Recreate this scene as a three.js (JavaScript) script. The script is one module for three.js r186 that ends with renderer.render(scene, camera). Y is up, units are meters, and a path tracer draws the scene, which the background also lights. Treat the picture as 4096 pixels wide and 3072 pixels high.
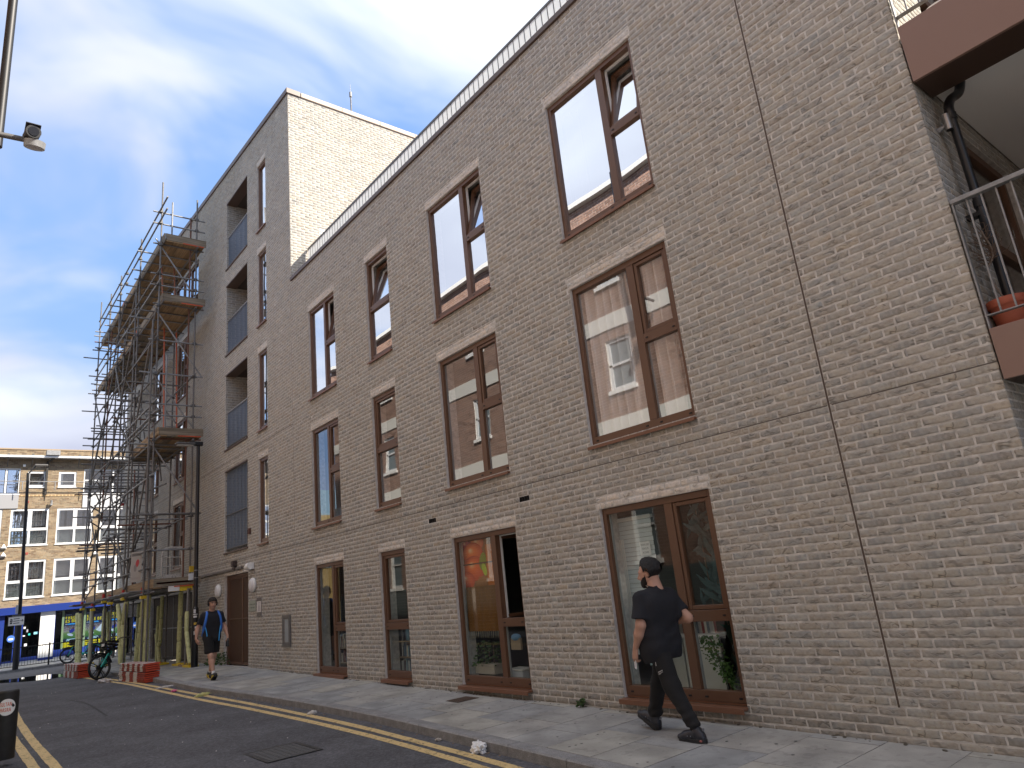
import * as THREE from 'three';
import { mergeGeometries } from 'three/addons/utils/BufferGeometryUtils.js';
import { RoundedBoxGeometry } from 'three/addons/geometries/RoundedBoxGeometry.js';

// ---------- camera, sky, sun, exposure ----------
const scene = new THREE.Scene();
const CAM = new THREE.Vector3(0, 1.403, 6.232), YAW = -0.869, PITCH = 0.271, ROLL = -0.107, FPX = 2786.86;
const camera = new THREE.PerspectiveCamera(2 * Math.atan(1536 / FPX) * 180 / Math.PI, 4 / 3, 0.05, 1500);
const fwd = new THREE.Vector3(Math.sin(YAW) * Math.cos(PITCH), Math.sin(PITCH), -Math.cos(YAW) * Math.cos(PITCH));
const rt0 = new THREE.Vector3(Math.cos(YAW), 0, Math.sin(YAW)), up0 = rt0.clone().cross(fwd);
const right = rt0.clone().multiplyScalar(Math.cos(ROLL)).addScaledVector(up0, Math.sin(ROLL));
const upv = rt0.clone().multiplyScalar(-Math.sin(ROLL)).addScaledVector(up0, Math.cos(ROLL));
camera.position.copy(CAM);
camera.quaternion.setFromRotationMatrix(new THREE.Matrix4().makeBasis(right, upv, fwd.clone().negate()));
camera.updateMatrixWorld();

const renderer = new THREE.WebGLRenderer({ antialias: true });
renderer.toneMapping = THREE.LinearToneMapping;
renderer.toneMappingExposure = 3.0;
renderer.shadowMap.enabled = true;
const SUN_TO = new THREE.Vector3(-0.60, -0.64, 0.48).normalize();   // the way sunlight travels
const sun = new THREE.DirectionalLight(0xfff4e4, 3.7);
sun.position.copy(SUN_TO).multiplyScalar(-80).add(new THREE.Vector3(-18, 0, 0));
sun.target.position.set(-18, 0, 0);
sun.castShadow = true; sun.shadow.mapSize.set(4096, 4096);
Object.assign(sun.shadow.camera, { left: -60, right: 60, top: 50, bottom: -50, near: 1, far: 220 });
sun.shadow.radius = 2;
scene.add(sun, sun.target);

// ---------- seeded noise ----------
function mulberry(a) { return () => { a |= 0; a = a + 0x6D2B79F5 | 0; let t = Math.imul(a ^ a >>> 15, 1 | a); t = t + Math.imul(t ^ t >>> 7, 61 | t) ^ t; return ((t ^ t >>> 14) >>> 0) / 4294967296; }; }
const rnd = mulberry(77);
const R = (a, b) => a + (b - a) * rnd();
function hash3(x, y, z) { let h = Math.imul(x, 374761393) ^ Math.imul(y, 668265263) ^ Math.imul(z, 1274126177); h = Math.imul(h ^ h >>> 13, 1274126177); return ((h ^ h >>> 16) >>> 0) / 4294967296; }
const sm = t => t * t * (3 - 2 * t);
function vnoise(x, y, z = 0, px = 0, py = 0) {
  const X = Math.floor(x), Y = Math.floor(y), Z = Math.floor(z), u = sm(x - X), v = sm(y - Y), w = sm(z - Z);
  const m = (n, p) => p ? ((n % p) + p) % p : n;
  const h = (i, j, k) => hash3(m(X + i, px), m(Y + j, py), Z + k), L = (a, b, t) => a + (b - a) * t;
  return L(L(L(h(0, 0, 0), h(1, 0, 0), u), L(h(0, 1, 0), h(1, 1, 0), u), v), L(L(h(0, 0, 1), h(1, 0, 1), u), L(h(0, 1, 1), h(1, 1, 1), u), v), w);
}
function fbm(x, y, z, o = 5, px = 0, py = 0) { let s = 0, a = 0.5, n = 0; for (let i = 0; i < o; i++) { s += a * vnoise(x, y, z + i * 17, px, py); n += a; x *= 2; y *= 2; px *= 2; py *= 2; a *= 0.5; } return s / n; }

// ---------- sky: thin broken cloud over blue ----------
{
  const W = 2048, H = 1024, d = new Float32Array(W * H * 4);
  const up = new THREE.Vector3(0, 1, 0), S = SUN_TO.clone().negate();
  for (let j = 0; j < H; j++) for (let i = 0; i < W; i++) {
    const el = ((j + 0.5) / H - 0.5) * Math.PI, az = ((i + 0.5) / W - 0.5) * 2 * Math.PI;
    const y = Math.sin(el), c = Math.cos(el), x = c * Math.cos(az), z = c * Math.sin(az), o = (j * W + i) * 4;
    const yy = Math.max(y, 0.0), k = 1 / (yy + 0.30);
    const px = x * k, pz = z * k;
    const wx = fbm(px * 1.7 + 3, pz * 1.7, 2, 3) - 0.5, wz = fbm(px * 1.7, pz * 1.7 + 9, 5, 3) - 0.5;
    const n = (fbm(px * 2.6 + wx * 1.5 + 7.4, pz * 2.6 + wz * 1.5 + 1.2, 1, 7) - 0.5) * 2.6, big = (fbm(px * 1.0 + 4.1, pz * 1.0 + 5.7, 40, 3) - 0.5) * 2.2;
    let cov = 0.56 + n * 0.85 + big * 0.55;
    cov += 0.62 * sm(Math.min(1, Math.max(0, (y - 0.50) / 0.24)));          // closer to overcast high up
    cov -= 0.16 * Math.exp(-((y - 0.34) ** 2) / 0.016);                    // a clearer belt lower down
    const cl = sm(Math.min(1, Math.max(0, (cov - 0.16) / 0.58)));
    const sd = Math.max(0, x * S.x + y * S.y + z * S.z), glow = Math.pow(sd, 6) * 0.5;
    const tone = (0.97 + 0.85 * (fbm(px * 2.4 + wx * 1.8 + 5, pz * 2.4 + wz * 1.8, 70, 6) - 0.5)) * (0.72 + 0.27 * yy);
    const blue = [0.075 + 0.07 * (1 - yy), 0.145 + 0.08 * (1 - yy), 0.33 + 0.02 * (1 - yy)];
    const white = [0.375 * tone, 0.397 * tone, 0.36 * tone + 0.08];
    for (let q = 0; q < 3; q++) {
      let v = blue[q] * (1 - cl) + white[q] * cl;
      v *= 1 + glow;
      d[o + q] = y < 0 ? [0.16, 0.16, 0.16][q] : v;
    }
    d[o + 3] = 1;
  }
  const t = new THREE.DataTexture(d, W, H, THREE.RGBAFormat, THREE.FloatType);
  t.mapping = THREE.EquirectangularReflectionMapping; t.magFilter = THREE.LinearFilter; t.needsUpdate = true;
  scene.background = t; scene.environment = t;
}

// ---------- pixel of the photograph (4096 wide) to a point on a plane ----------
function ray(u, v) { return right.clone().multiplyScalar((u - 2048) / FPX).addScaledVector(upv, (1536 - v) / FPX).add(fwd); }
const onX = (u, v, X) => { const d = ray(u, v); return CAM.clone().addScaledVector(d, (X - CAM.x) / d.x); };
const onY = (u, v, Y) => { const d = ray(u, v); return CAM.clone().addScaledVector(d, (Y - CAM.y) / d.y); };
const onZ = (u, v, Z) => { const d = ray(u, v); return CAM.clone().addScaledVector(d, (Z - CAM.z) / d.z); };
const V = (x, y, z) => new THREE.Vector3(x, y, z);

// ---------- naming, tagging ----------
const taken = new Map();
function numbered(n) { const k = taken.get(n) || 0; taken.set(n, k + 1); return k ? n + '_' + String(k).padStart(3, '0') : n; }
function thing(name, label, category, at = [0, 0, 0], group) {
  const o = new THREE.Group(); o.name = numbered(name); o.position.set(...at); o.userData = { label, category };
  if (group) o.userData.group = group;
  scene.add(o); return o;
}
function struct(name, at = [0, 0, 0], label) { const o = new THREE.Group(); o.name = numbered(name); o.position.set(...at); o.userData = { kind: 'structure' }; if (label) o.userData.label = label; scene.add(o); return o; }
function worldOff(p) { const v = V(0, 0, 0); for (; p && p !== scene; p = p.parent) v.add(p.position); return v; }
function planarUV(g) {
  const p = g.attributes.position, n = g.attributes.normal, uv = new Float32Array(p.count * 2);
  for (let i = 0; i < p.count; i++) {
    const ax = Math.abs(n.getX(i)), ay = Math.abs(n.getY(i)), az = Math.abs(n.getZ(i));
    let u, v;
    if (ay >= ax && ay >= az) { u = p.getX(i); v = p.getZ(i); } else if (ax >= az) { u = p.getZ(i); v = p.getY(i); } else { u = p.getX(i); v = p.getY(i); }
    uv[2 * i] = u; uv[2 * i + 1] = v;
  }
  g.setAttribute('uv', new THREE.BufferAttribute(uv, 2)); return g;
}
function joined(geos, keepUV) {
  const list = (Array.isArray(geos) ? geos : [geos]).map(g => { let k = g.index ? g.toNonIndexed() : g.clone(); for (const a of Object.keys(k.attributes)) if (!['position', 'normal', 'uv', 'color'].includes(a)) k.deleteAttribute(a); if (!k.attributes.uv) k.setAttribute('uv', new THREE.BufferAttribute(new Float32Array(k.attributes.position.count * 2), 2)); return k; });
  const g = list.length > 1 ? mergeGeometries(list) : list[0];
  if (!keepUV) planarUV(g);
  return g;
}
function mesh(name, g, mat, parent) { const m = new THREE.Mesh(g, mat); m.name = parent === scene ? numbered(name) : name; m.castShadow = m.receiveShadow = true; parent.add(m); return m; }
// part given in world coordinates, kept relative to its thing
function part(name, geos, mat, parent, keepUV) { const g = joined(geos, keepUV), o = worldOff(parent); g.translate(-o.x, -o.y, -o.z); return mesh(name, g, mat, parent); }
// part given in the thing's own coordinates
function lpart(name, geos, mat, parent, keepUV) { return mesh(name, joined(geos, keepUV), mat, parent); }
function sub(name, parent, at) { const o = new THREE.Group(); o.name = name; if (at) { const w = worldOff(parent); o.position.set(at[0] - w.x, at[1] - w.y, at[2] - w.z); } parent.add(o); return o; }
function one(name, geos, mat, label, category, at, group, keepUV) {   // a thing that is one mesh
  const g = joined(geos, keepUV); g.translate(-at[0], -at[1], -at[2]);
  const m = mesh(name, g, mat, scene); m.position.set(...at); m.userData = { label, category }; if (group) m.userData.group = group; return m;
}

// ---------- shapes ----------
function box(x0, x1, y0, y1, z0, z1) { const g = new THREE.BoxGeometry(Math.abs(x1 - x0), Math.abs(y1 - y0), Math.abs(z1 - z0)); g.translate((x0 + x1) / 2, (y0 + y1) / 2, (z0 + z1) / 2); return g; }
function rbox(x0, x1, y0, y1, z0, z1, r = 0.006) { const g = new RoundedBoxGeometry(Math.abs(x1 - x0), Math.abs(y1 - y0), Math.abs(z1 - z0), 1, Math.min(r, Math.abs(x1 - x0) / 2.1, Math.abs(y1 - y0) / 2.1, Math.abs(z1 - z0) / 2.1)); g.translate((x0 + x1) / 2, (y0 + y1) / 2, (z0 + z1) / 2); return g; }
function tube(a, b, r, r2 = r, seg = 8, open = false) {
  const d = b.clone().sub(a), g = new THREE.CylinderGeometry(r2, r, d.length(), seg, 1, open);
  g.applyQuaternion(new THREE.Quaternion().setFromUnitVectors(V(0, 1, 0), d.clone().normalize())); g.translate((a.x + b.x) / 2, (a.y + b.y) / 2, (a.z + b.z) / 2); return g;
}
function path(pts, r, seg = 24, rad = 6, closed = false) { return new THREE.TubeGeometry(new THREE.CatmullRomCurve3(pts, closed), seg, r, rad, closed); }
function ball(c, rx, ry = rx, rz = rx, s = 12) { const g = new THREE.SphereGeometry(1, s, Math.max(6, s * 0.7 | 0)); g.scale(rx, ry, rz); g.translate(c.x, c.y, c.z); return g; }
function lathe(pts, seg, m) { const g = new THREE.LatheGeometry(pts.map(p => new THREE.Vector2(...p)), seg); if (m) g.applyMatrix4(m); return g; }
function prism(poly, h0, h1) {   // polygon in x,z between two heights
  const s = new THREE.Shape(poly.map(p => new THREE.Vector2(p[0], -p[1]))), g = new THREE.ExtrudeGeometry(s, { depth: h1 - h0, bevelEnabled: false });
  g.rotateX(-Math.PI / 2); g.translate(0, h0, 0); return g;
}
function mat4(pos, rx = 0, ry = 0, rz = 0, s = 1) { return new THREE.Matrix4().compose(pos, new THREE.Quaternion().setFromEuler(new THREE.Euler(rx, ry, rz, 'YXZ')), V(s, s, s)); }

// ---------- textures ----------
function tex(w, h, f, srgb, rep) {
  const d = new Uint8Array(w * h * 4);
  for (let j = 0; j < h; j++) for (let i = 0; i < w; i++) { const v = f(i / w, j / h), o = (j * w + i) * 4, a = Array.isArray(v) ? v : [v, v, v]; for (let q = 0; q < 3; q++) d[o + q] = Math.max(0, Math.min(255, a[q] * 255)); d[o + 3] = 255; }
  const t = new THREE.DataTexture(d, w, h, THREE.RGBAFormat); t.wrapS = t.wrapT = THREE.RepeatWrapping; t.magFilter = THREE.LinearFilter; t.generateMipmaps = true; t.minFilter = THREE.LinearMipmapLinearFilter;
  if (srgb) t.colorSpace = THREE.SRGBColorSpace; if (rep) t.repeat.set(...rep); t.needsUpdate = true; return t;
}
function canvasTex(w, h, draw) { const c = document.createElement('canvas'); c.width = w; c.height = h; draw(c.getContext('2d'), w, h); const t = new THREE.CanvasTexture(c); t.colorSpace = THREE.SRGBColorSpace; return t; }
// handmade brick face: folded creases, mostly lying flat and bowed
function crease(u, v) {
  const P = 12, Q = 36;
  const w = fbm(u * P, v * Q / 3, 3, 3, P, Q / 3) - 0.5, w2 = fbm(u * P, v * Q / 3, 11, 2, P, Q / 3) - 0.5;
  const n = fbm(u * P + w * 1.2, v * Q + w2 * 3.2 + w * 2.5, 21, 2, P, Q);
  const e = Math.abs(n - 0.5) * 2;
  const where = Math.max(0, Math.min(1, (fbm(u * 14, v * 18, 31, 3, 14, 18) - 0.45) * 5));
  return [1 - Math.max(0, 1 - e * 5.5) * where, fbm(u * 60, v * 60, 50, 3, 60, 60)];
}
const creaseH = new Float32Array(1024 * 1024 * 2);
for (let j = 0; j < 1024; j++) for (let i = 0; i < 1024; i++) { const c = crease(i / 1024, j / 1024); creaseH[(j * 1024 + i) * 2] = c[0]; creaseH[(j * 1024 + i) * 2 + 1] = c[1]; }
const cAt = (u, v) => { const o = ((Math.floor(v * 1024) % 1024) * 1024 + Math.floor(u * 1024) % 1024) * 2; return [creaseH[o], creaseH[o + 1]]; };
const T = {};
T.brickBump = tex(1024, 1024, (u, v) => { const [c, g] = cAt(u, v); return c * 0.72 + g * 0.28; }, false, [1 / 1.3, 1 / 1.3]);
T.brickMap = tex(1024, 1024, (u, v) => { const [c, g] = cAt(u, v); const k = (0.70 + 0.20 * c) * (0.88 + 0.22 * g), m = fbm(u * 16, v * 30, 90, 3, 16, 30); return [k * (1.0 + 0.08 * (m - 0.5)), k, k * (1.0 - 0.10 * (m - 0.5))].map(x => x * 1.08); }, true, [1 / 1.3, 1 / 1.3]);  // creases darkened in the colour: sand and dirt, plus painted-in shade of folds
T.grain = tex(512, 512, (u, v) => 0.78 + 0.42 * (fbm(u * 24, v * 24, 4, 4, 24, 24) - 0.3) * 0.6, true, [1, 1]);
T.grainBump = tex(512, 512, (u, v) => fbm(u * 40, v * 40, 8, 4, 40, 40), false, [1, 1]);
T.asphalt = tex(1024, 1024, (u, v) => { const f = hash3(u * 1024 | 0, v * 1024 | 0, 5), g = fbm(u * 90, v * 90, 3, 2, 90, 90), b = fbm(u * 5, v * 5, 9, 4, 5, 5); const k = 0.40 + 0.20 * (f - 0.5) * g * 2 + 0.16 * (b - 0.5) + 0.16 * (g - 0.5); return [k, k, k * 1.03]; }, true, [1 / 2.2, 1 / 2.2]);
T.asphaltBump = tex(1024, 1024, (u, v) => fbm(u * 160, v * 160, 3, 2, 160, 160), false, [1 / 2.2, 1 / 2.2]);
T.stone = tex(512, 512, (u, v) => { const a = fbm(u * 6, v * 6, 2, 5, 6, 6), b = hash3(u * 512 | 0, v * 512 | 0, 8), s = fbm(u * 26, v * 26, 6, 2, 26, 26); const k = 0.86 + 0.26 * (a - 0.5) + 0.07 * (b - 0.5) - (s > 0.68 ? 0.05 : 0); return [k, k, k * 0.99]; }, true, [1 / 1.7, 1 / 1.7]);
T.granite = tex(512, 512, (u, v) => { const b = hash3(u * 400 | 0, v * 400 | 0, 8), a = fbm(u * 10, v * 10, 2, 4, 10, 10); const k = 0.80 + 0.34 * (b - 0.5) + 0.2 * (a - 0.5); return [k, k, k]; }, true, [1 / 0.8, 1 / 0.8]);
T.wood = tex(512, 512, (u, v) => { const r = fbm(u * 3, v * 60, 2, 4, 3, 60), l = fbm(u * 2, v * 7, 14, 3, 2, 7); const k = 0.7 + 0.4 * (r - 0.5) + 0.3 * (l - 0.5); return [k, k * 0.97, k * 0.92]; }, true, [1 / 1.8, 1 / 0.8]);
T.paintWear = tex(512, 512, (u, v) => { const a = fbm(u * 14, v * 14, 3, 5, 14, 14), c = fbm(u * 60, v * 60, 7, 3, 60, 60); const k = a * 0.6 + c * 0.4 < 0.365 ? 0.7 : 0.92 + 0.2 * (c - 0.5); return [k, k, k]; }, true, [1, 1]);
T.cloth = tex(256, 256, (u, v) => 0.82 + 0.2 * fbm(u * 40, v * 40, 2, 3, 40, 40), true, [2, 2]);

// ---------- materials ----------
const std = (r, g, b, rough = 0.8, o = {}) => { const m = new THREE.MeshStandardMaterial({ roughness: rough, ...o }); m.color.setRGB(r, g, b); return m; };
const phys = (r, g, b, o = {}) => { const m = new THREE.MeshPhysicalMaterial(o); m.color.setRGB(r, g, b); return m; };
const M = {
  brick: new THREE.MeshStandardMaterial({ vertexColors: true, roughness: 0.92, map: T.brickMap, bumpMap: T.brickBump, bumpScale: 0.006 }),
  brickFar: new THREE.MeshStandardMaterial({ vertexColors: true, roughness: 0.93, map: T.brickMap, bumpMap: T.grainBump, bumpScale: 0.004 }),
  mortar: std(0.84, 0.805, 0.75, 0.95, { map: T.grain, bumpMap: T.grainBump, bumpScale: 0.003 }),
  mortarYellow: std(0.42, 0.38, 0.30, 0.95, { map: T.grain }),
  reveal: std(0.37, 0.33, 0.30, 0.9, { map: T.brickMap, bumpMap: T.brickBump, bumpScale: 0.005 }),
  frame: std(0.125, 0.062, 0.034, 0.38),
  frameSill: std(0.19, 0.088, 0.05, 0.42),
  capping: std(0.10, 0.066, 0.052, 0.45),
  black: std(0.008, 0.008, 0.009, 0.5),
  blackGloss: std(0.012, 0.012, 0.014, 0.28),
  rubber: std(0.016, 0.016, 0.017, 0.8),
  dark: std(0.03, 0.028, 0.026, 0.8),
  white: std(0.78, 0.78, 0.76, 0.5),
  whitePlastic: std(0.80, 0.80, 0.78, 0.35),
  upvc: std(0.66, 0.67, 0.68, 0.4),
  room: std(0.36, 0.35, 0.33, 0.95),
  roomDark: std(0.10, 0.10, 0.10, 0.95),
  galv: std(0.40, 0.405, 0.41, 0.5, { metalness: 0.35, map: T.grain }),
  galvDark: std(0.17, 0.165, 0.16, 0.5, { metalness: 0.4, map: T.grain }),
  steel: std(0.24, 0.23, 0.22, 0.55, { metalness: 0.3, map: T.grain }),
  rust: std(0.22, 0.10, 0.065, 0.75, { map: T.grain }),
  louvre: std(0.20, 0.245, 0.32, 0.42, { metalness: 0.25 }),
  board: std(0.60, 0.44, 0.27, 0.85, { map: T.wood }),
  boardGrey: std(0.45, 0.40, 0.33, 0.9, { map: T.wood }),
  toeBoard: std(0.68, 0.51, 0.33, 0.85, { map: T.wood }),
  foam: std(0.88, 0.90, 0.46, 0.8, { map: T.grain }),
  orange: std(0.62, 0.10, 0.035, 0.6),
  red: std(0.50, 0.03, 0.025, 0.5),
  yellow: std(0.75, 0.55, 0.03, 0.5),
  asphalt: std(0.66, 0.665, 0.69, 0.9, { map: T.asphalt, bumpMap: T.asphaltBump, bumpScale: 0.006 }),
  yellowLine: std(0.78, 0.58, 0.27, 0.75, { map: T.paintWear, bumpMap: T.asphaltBump, bumpScale: 0.004 }),
  kerb: std(0.40, 0.40, 0.40, 0.85, { map: T.granite, bumpMap: T.grainBump, bumpScale: 0.003 }),
  soil: std(0.07, 0.06, 0.05, 0.95),
  leaf: phys(0.055, 0.11, 0.03, { roughness: 0.8, transmission: 0.3, side: THREE.DoubleSide }),
  leafDark: phys(0.02, 0.055, 0.035, { roughness: 0.8, transmission: 0.25, side: THREE.DoubleSide }),
  twig: std(0.16, 0.11, 0.08, 0.9),
  blue: std(0.012, 0.05, 0.42, 0.4),
  teal: std(0.03, 0.42, 0.36, 0.35),
};
M.board.side = M.leaf.side;
const slabMats = [[0.48, 0.47, 0.44], [0.42, 0.43, 0.44], [0.51, 0.495, 0.455], [0.40, 0.41, 0.42], [0.45, 0.45, 0.445], [0.49, 0.48, 0.46]].map(c => std(...c, 0.88, { map: T.stone, bumpMap: T.grainBump, bumpScale: 0.002 }));
// double glazing with a coating: part mirror, part clear
const coated = (share, tint = [0.93, 0.96, 1]) => phys(...tint, { metalness: 1, roughness: 0.004, transparent: true, opacity: share });
M.glassHigh = coated(0.84); M.glassMid = coated(0.28); M.glassFar = coated(0.62);
M.glass = phys(0.90, 0.95, 0.93, { transmission: 1, thickness: 0, roughness: 0.0, ior: 1.62 });
// ---------- brickwork ----------
const BR = mulberry(4242), br = (a, b) => a + (b - a) * BR();
const CH = 0.075, BL = 0.225, J = 0.0125;
class Batch {
  constructor() { this.p = []; this.n = []; this.uv = []; this.c = []; this.i = []; }
  vert(P, N, u, v, c) { this.p.push(P.x, P.y, P.z); this.n.push(N.x, N.y, N.z); this.uv.push(u, v); this.c.push(...c); return this.p.length / 3 - 1; }
  geo() {
    const g = new THREE.BufferGeometry();
    g.setAttribute('position', new THREE.Float32BufferAttribute(this.p, 3)); g.setAttribute('normal', new THREE.Float32BufferAttribute(this.n, 3));
    g.setAttribute('uv', new THREE.Float32BufferAttribute(this.uv, 2)); g.setAttribute('color', new THREE.Float32BufferAttribute(this.c, 3)); g.setIndex(this.i); return g;
  }
}
// one brick on the plane O + u*U + v*W, facing N = U x W. q = number of quads along the face (0: flat, plain)
function layBrick(B, O, U, W, N, u0, u1, v0, v1, proud, depth, col, q, uvMode) {
  const at = (u, v, d) => V(O.x + U.x * u + W.x * v + N.x * d, O.y + U.y * u + W.y * v + N.y * d, O.z + U.z * u + W.z * v + N.z * d);
  const ou = uvMode ? br(0, 3) : 0, ov = uvMode ? br(0, 3) : 0, fl = br(0, 1) < 0.5 ? -1 : 1;
  const nx = q ? q : 1, ny = q > 4 ? 3 : q ? 2 : 1, ch = q ? 0.004 : 0.0, jit = q ? 0.0028 : 0;
  const ids = [];
  const row = [];
  for (let j = 0; j <= ny; j++) for (let i = 0; i <= nx; i++) {
    const edge = i === 0 || j === 0 || i === nx || j === ny;
    let u = u0 + (u1 - u0) * i / nx, v = v0 + (v1 - v0) * j / ny;
    if (edge && q) { u += (i === 0 ? 1 : i === nx ? -1 : 0) * ch * 0.5 + br(-jit, jit) * 0.8; v += (j === 0 ? 1 : j === ny ? -1 : 0) * ch * 0.5 + br(-jit, jit); }
    const d = proud + (q ? (edge ? -ch * 0.6 + br(-0.0015, 0.0015) : br(-0.0028, 0.0032)) : 0);
    row.push([u, v, d]);
  }
  const nrm = (i, j) => {   // smooth normal with rounded arrises
    const t = V(0, 0, 0).add(N); if (q) { if (i === 0) t.addScaledVector(U, -0.35); if (i === nx) t.addScaledVector(U, 0.35); if (j === 0) t.addScaledVector(W, -0.35); if (j === ny) t.addScaledVector(W, 0.35); }
    return t.normalize();
  };
  for (let j = 0; j <= ny; j++) for (let i = 0; i <= nx; i++) { const [u, v, d] = row[j * (nx + 1) + i]; ids.push(B.vert(at(u, v, d), nrm(i, j), fl * (u - u0) + ou, v - v0 + ov, col)); }
  for (let j = 0; j < ny; j++) for (let i = 0; i < nx; i++) { const a = ids[j * (nx + 1) + i], b = ids[j * (nx + 1) + i + 1], c = ids[(j + 1) * (nx + 1) + i + 1], e = ids[(j + 1) * (nx + 1) + i]; B.i.push(a, b, c, a, c, e); }
  const side = (idx, S) => {
    for (let k = 0; k + 1 < idx.length; k++) {
      const a = row[idx[k]], b = row[idx[k + 1]];
      const v = [B.vert(at(a[0], a[1], a[2]), S, a[0] + ou, a[1] + ov, col), B.vert(at(b[0], b[1], b[2]), S, b[0] + ou, b[1] + ov, col), B.vert(at(b[0], b[1], -depth), S, b[0] + ou, b[1] + ov + 0.02, col), B.vert(at(a[0], a[1], -depth), S, a[0] + ou, a[1] + ov + 0.02, col)];
      B.i.push(v[0], v[2], v[1], v[0], v[3], v[2]);
    }
  };
  const neg = v => v.clone().negate(), R0 = [...Array(nx + 1).keys()];
  side(R0, neg(W)); side(R0.map(i => ny * (nx + 1) + nx - i), W);
  side([...Array(ny + 1).keys()].map(j => (ny - j) * (nx + 1)), neg(U)); side([...Array(ny + 1).keys()].map(j => j * (nx + 1) + nx), U);
}
// every brick of a wall: rectangles in (u, v), holes cut out, zones of other brick laid separately
function bond(u0, u1, v0, v1, holes, joints = [], off = 0, top) {
  const out = [];
  const k0 = Math.floor(v0 / CH + 1e-6), k1 = Math.ceil(v1 / CH - 1e-6);
  for (let k = k0; k < k1; k++) {
    const a = Math.max(v0, k * CH + J / 2), b = Math.min(v1, (k + 1) * CH - J / 2);
    if (b - a < 0.014) continue;
    const ym = (a + b) / 2, sh = ((k & 1) ? BL / 2 : 0) + off;
    let free = [[u0, u1]];
    for (const x of joints) if (!x[1] || (ym > x[1] && ym < x[2])) free = free.flatMap(([p, q]) => x[0] <= p || x[0] >= q ? [[p, q]] : [[p, x[0] - 0.011], [x[0] + 0.011, q]]);
    for (let i = Math.floor((u0 - sh) / BL) - 1; i * BL + sh < u1; i++) for (const [p, q] of free) {
      let bits = [[Math.max(p, i * BL + sh + J / 2), Math.min(q, (i + 1) * BL + sh - J / 2), a, b]];
      for (const h of holes) bits = bits.flatMap(r => h[1] <= r[0] || h[0] >= r[1] || h[3] <= r[2] || h[2] >= r[3] ? [r] : [[r[0], h[0], r[2], r[3]], [h[1], r[1], r[2], r[3]], [Math.max(r[0], h[0]), Math.min(r[1], h[1]), r[2], h[2]], [Math.max(r[0], h[0]), Math.min(r[1], h[1]), h[3], r[3]]].filter(t => t[1] - t[0] > 0.012 && t[3] - t[2] > 0.010));
      for (const r of bits) if (r[1] - r[0] > 0.016 && r[3] - r[2] > 0.010) { const t = top ? top((r[0] + r[1]) / 2) : 1e9; if (r[2] < t - 0.01) out.push([r[0], r[1], r[2], Math.min(r[3], t), r[1] - r[0] > 0.19 && r[3] - r[2] > 0.058]); }
    }
  }
  return out;
}
const tone = (c, dev = 0.07) => { const k = 1 + br(-dev, dev), w = br(-0.03, 0.03); return [c[0] * k * (1 + w), c[1] * k, c[2] * k * (1 - w)]; };
const BRICK = () => { const r = BR(); return tone(r < 0.12 ? [0.425, 0.39, 0.33] : r < 0.20 ? [0.375, 0.355, 0.32] : [0.40, 0.375, 0.33]); };
const PALE = () => tone([0.68, 0.63, 0.565], 0.06);
const YELLOW = () => { const r = BR(); return tone(r < 0.16 ? [0.20, 0.14, 0.09] : r < 0.36 ? [0.25, 0.185, 0.12] : r < 0.7 ? [0.32, 0.245, 0.16] : [0.285, 0.215, 0.135], 0.09); };
const REDB = () => { const r = BR(); return tone(r < 0.25 ? [0.24, 0.145, 0.11] : [0.31, 0.195, 0.15], 0.14); };

// ---------- the apartment building ----------
const XC = -1.585, XT = -15.36, XL = -34.6;                      // right corner, step up to the tall block, far left corner
const roofTall = x => 14.5 + 0.072 * Math.max(0, XT - x);
const flat = thing('apartment_building', 'long brown-grey brick apartment building with brown windows filling the right of the street', 'building', [-12, -0.3, 0]);
const ROWS = [[0, 2.1], [2.89, 4.995], [5.725, 7.83]];
const COLS = { A: [-5.995, -4.39], B: [-9.225, -7.635], C: [-11.575, -10.68], D: [-14.4, -13.045] };
const wins = [];
for (const c of 'ABCD') ROWS.forEach((r, k) => wins.push({ c, k, x0: COLS[c][0], x1: COLS[c][1], y0: r[0], y1: r[1] }));
[[2.89, 5.0], [5.75, 7.86], [8.63, 10.77], [11.46, 13.54]].forEach((r, k) => wins.push({ c: 'E', k: k + 1, x0: -17.71, x1: -17.055, y0: r[0], y1: r[1] }));
[[2.86, 5.0], [5.74, 7.86], [8.66, 10.8]].forEach((r, k) => { wins.push({ c: 'G', k: k + 1, x0: -26.06, x1: -24.6, y0: r[0], y1: r[1] }); wins.push({ c: 'H', k: k + 1, x0: -29.7, x1: -28.2, y0: r[0], y1: r[1] }); });
wins.push({ c: 'G', k: 4, x0: -26.6, x1: -23.5, y0: 11.6, y1: 13.26 });
const logg = [[2.9, 5.17], [5.79, 8.05], [8.67, 10.92], [11.48, 13.77]].map(r => ({ x0: -20.43, x1: -18.54, y0: r[0], y1: r[1] }));
const door = { x0: -20.40, x1: -18.50, y0: -0.02, y1: 2.27 };
const garage = { x0: -28.75, x1: -23.5, y0: -0.02, y1: 2.04 }, shopWin = { x0: -33.0, x1: -29.6, y0: 0.05, y1: 2.0 };
const holes = [...wins, ...logg, door, garage, shopWin].map(w => [w.x0, w.x1, w.y0 - (w.c && w.k === 0 ? 0.04 : 0), w.y1]);
const bats = [[-9.855, -9.63, 2.405, 2.475], [-7.49, -7.27, 2.405, 2.475]];
const lintels = wins.filter(w => w.c !== 'G' || w.k < 4).map(w => [w.x0 - 0.03, w.x1 + 0.03, w.y1 + 0.004, w.y1 + 0.158]).concat([[door.x0 - 0.05, door.x1 + 0.05, 2.275, 2.35]]);
const joints = [[-2.945, 0.06, 20], [XT - 0.06, 0.42, 9.3]];
const yBase = -0.32;

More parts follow.
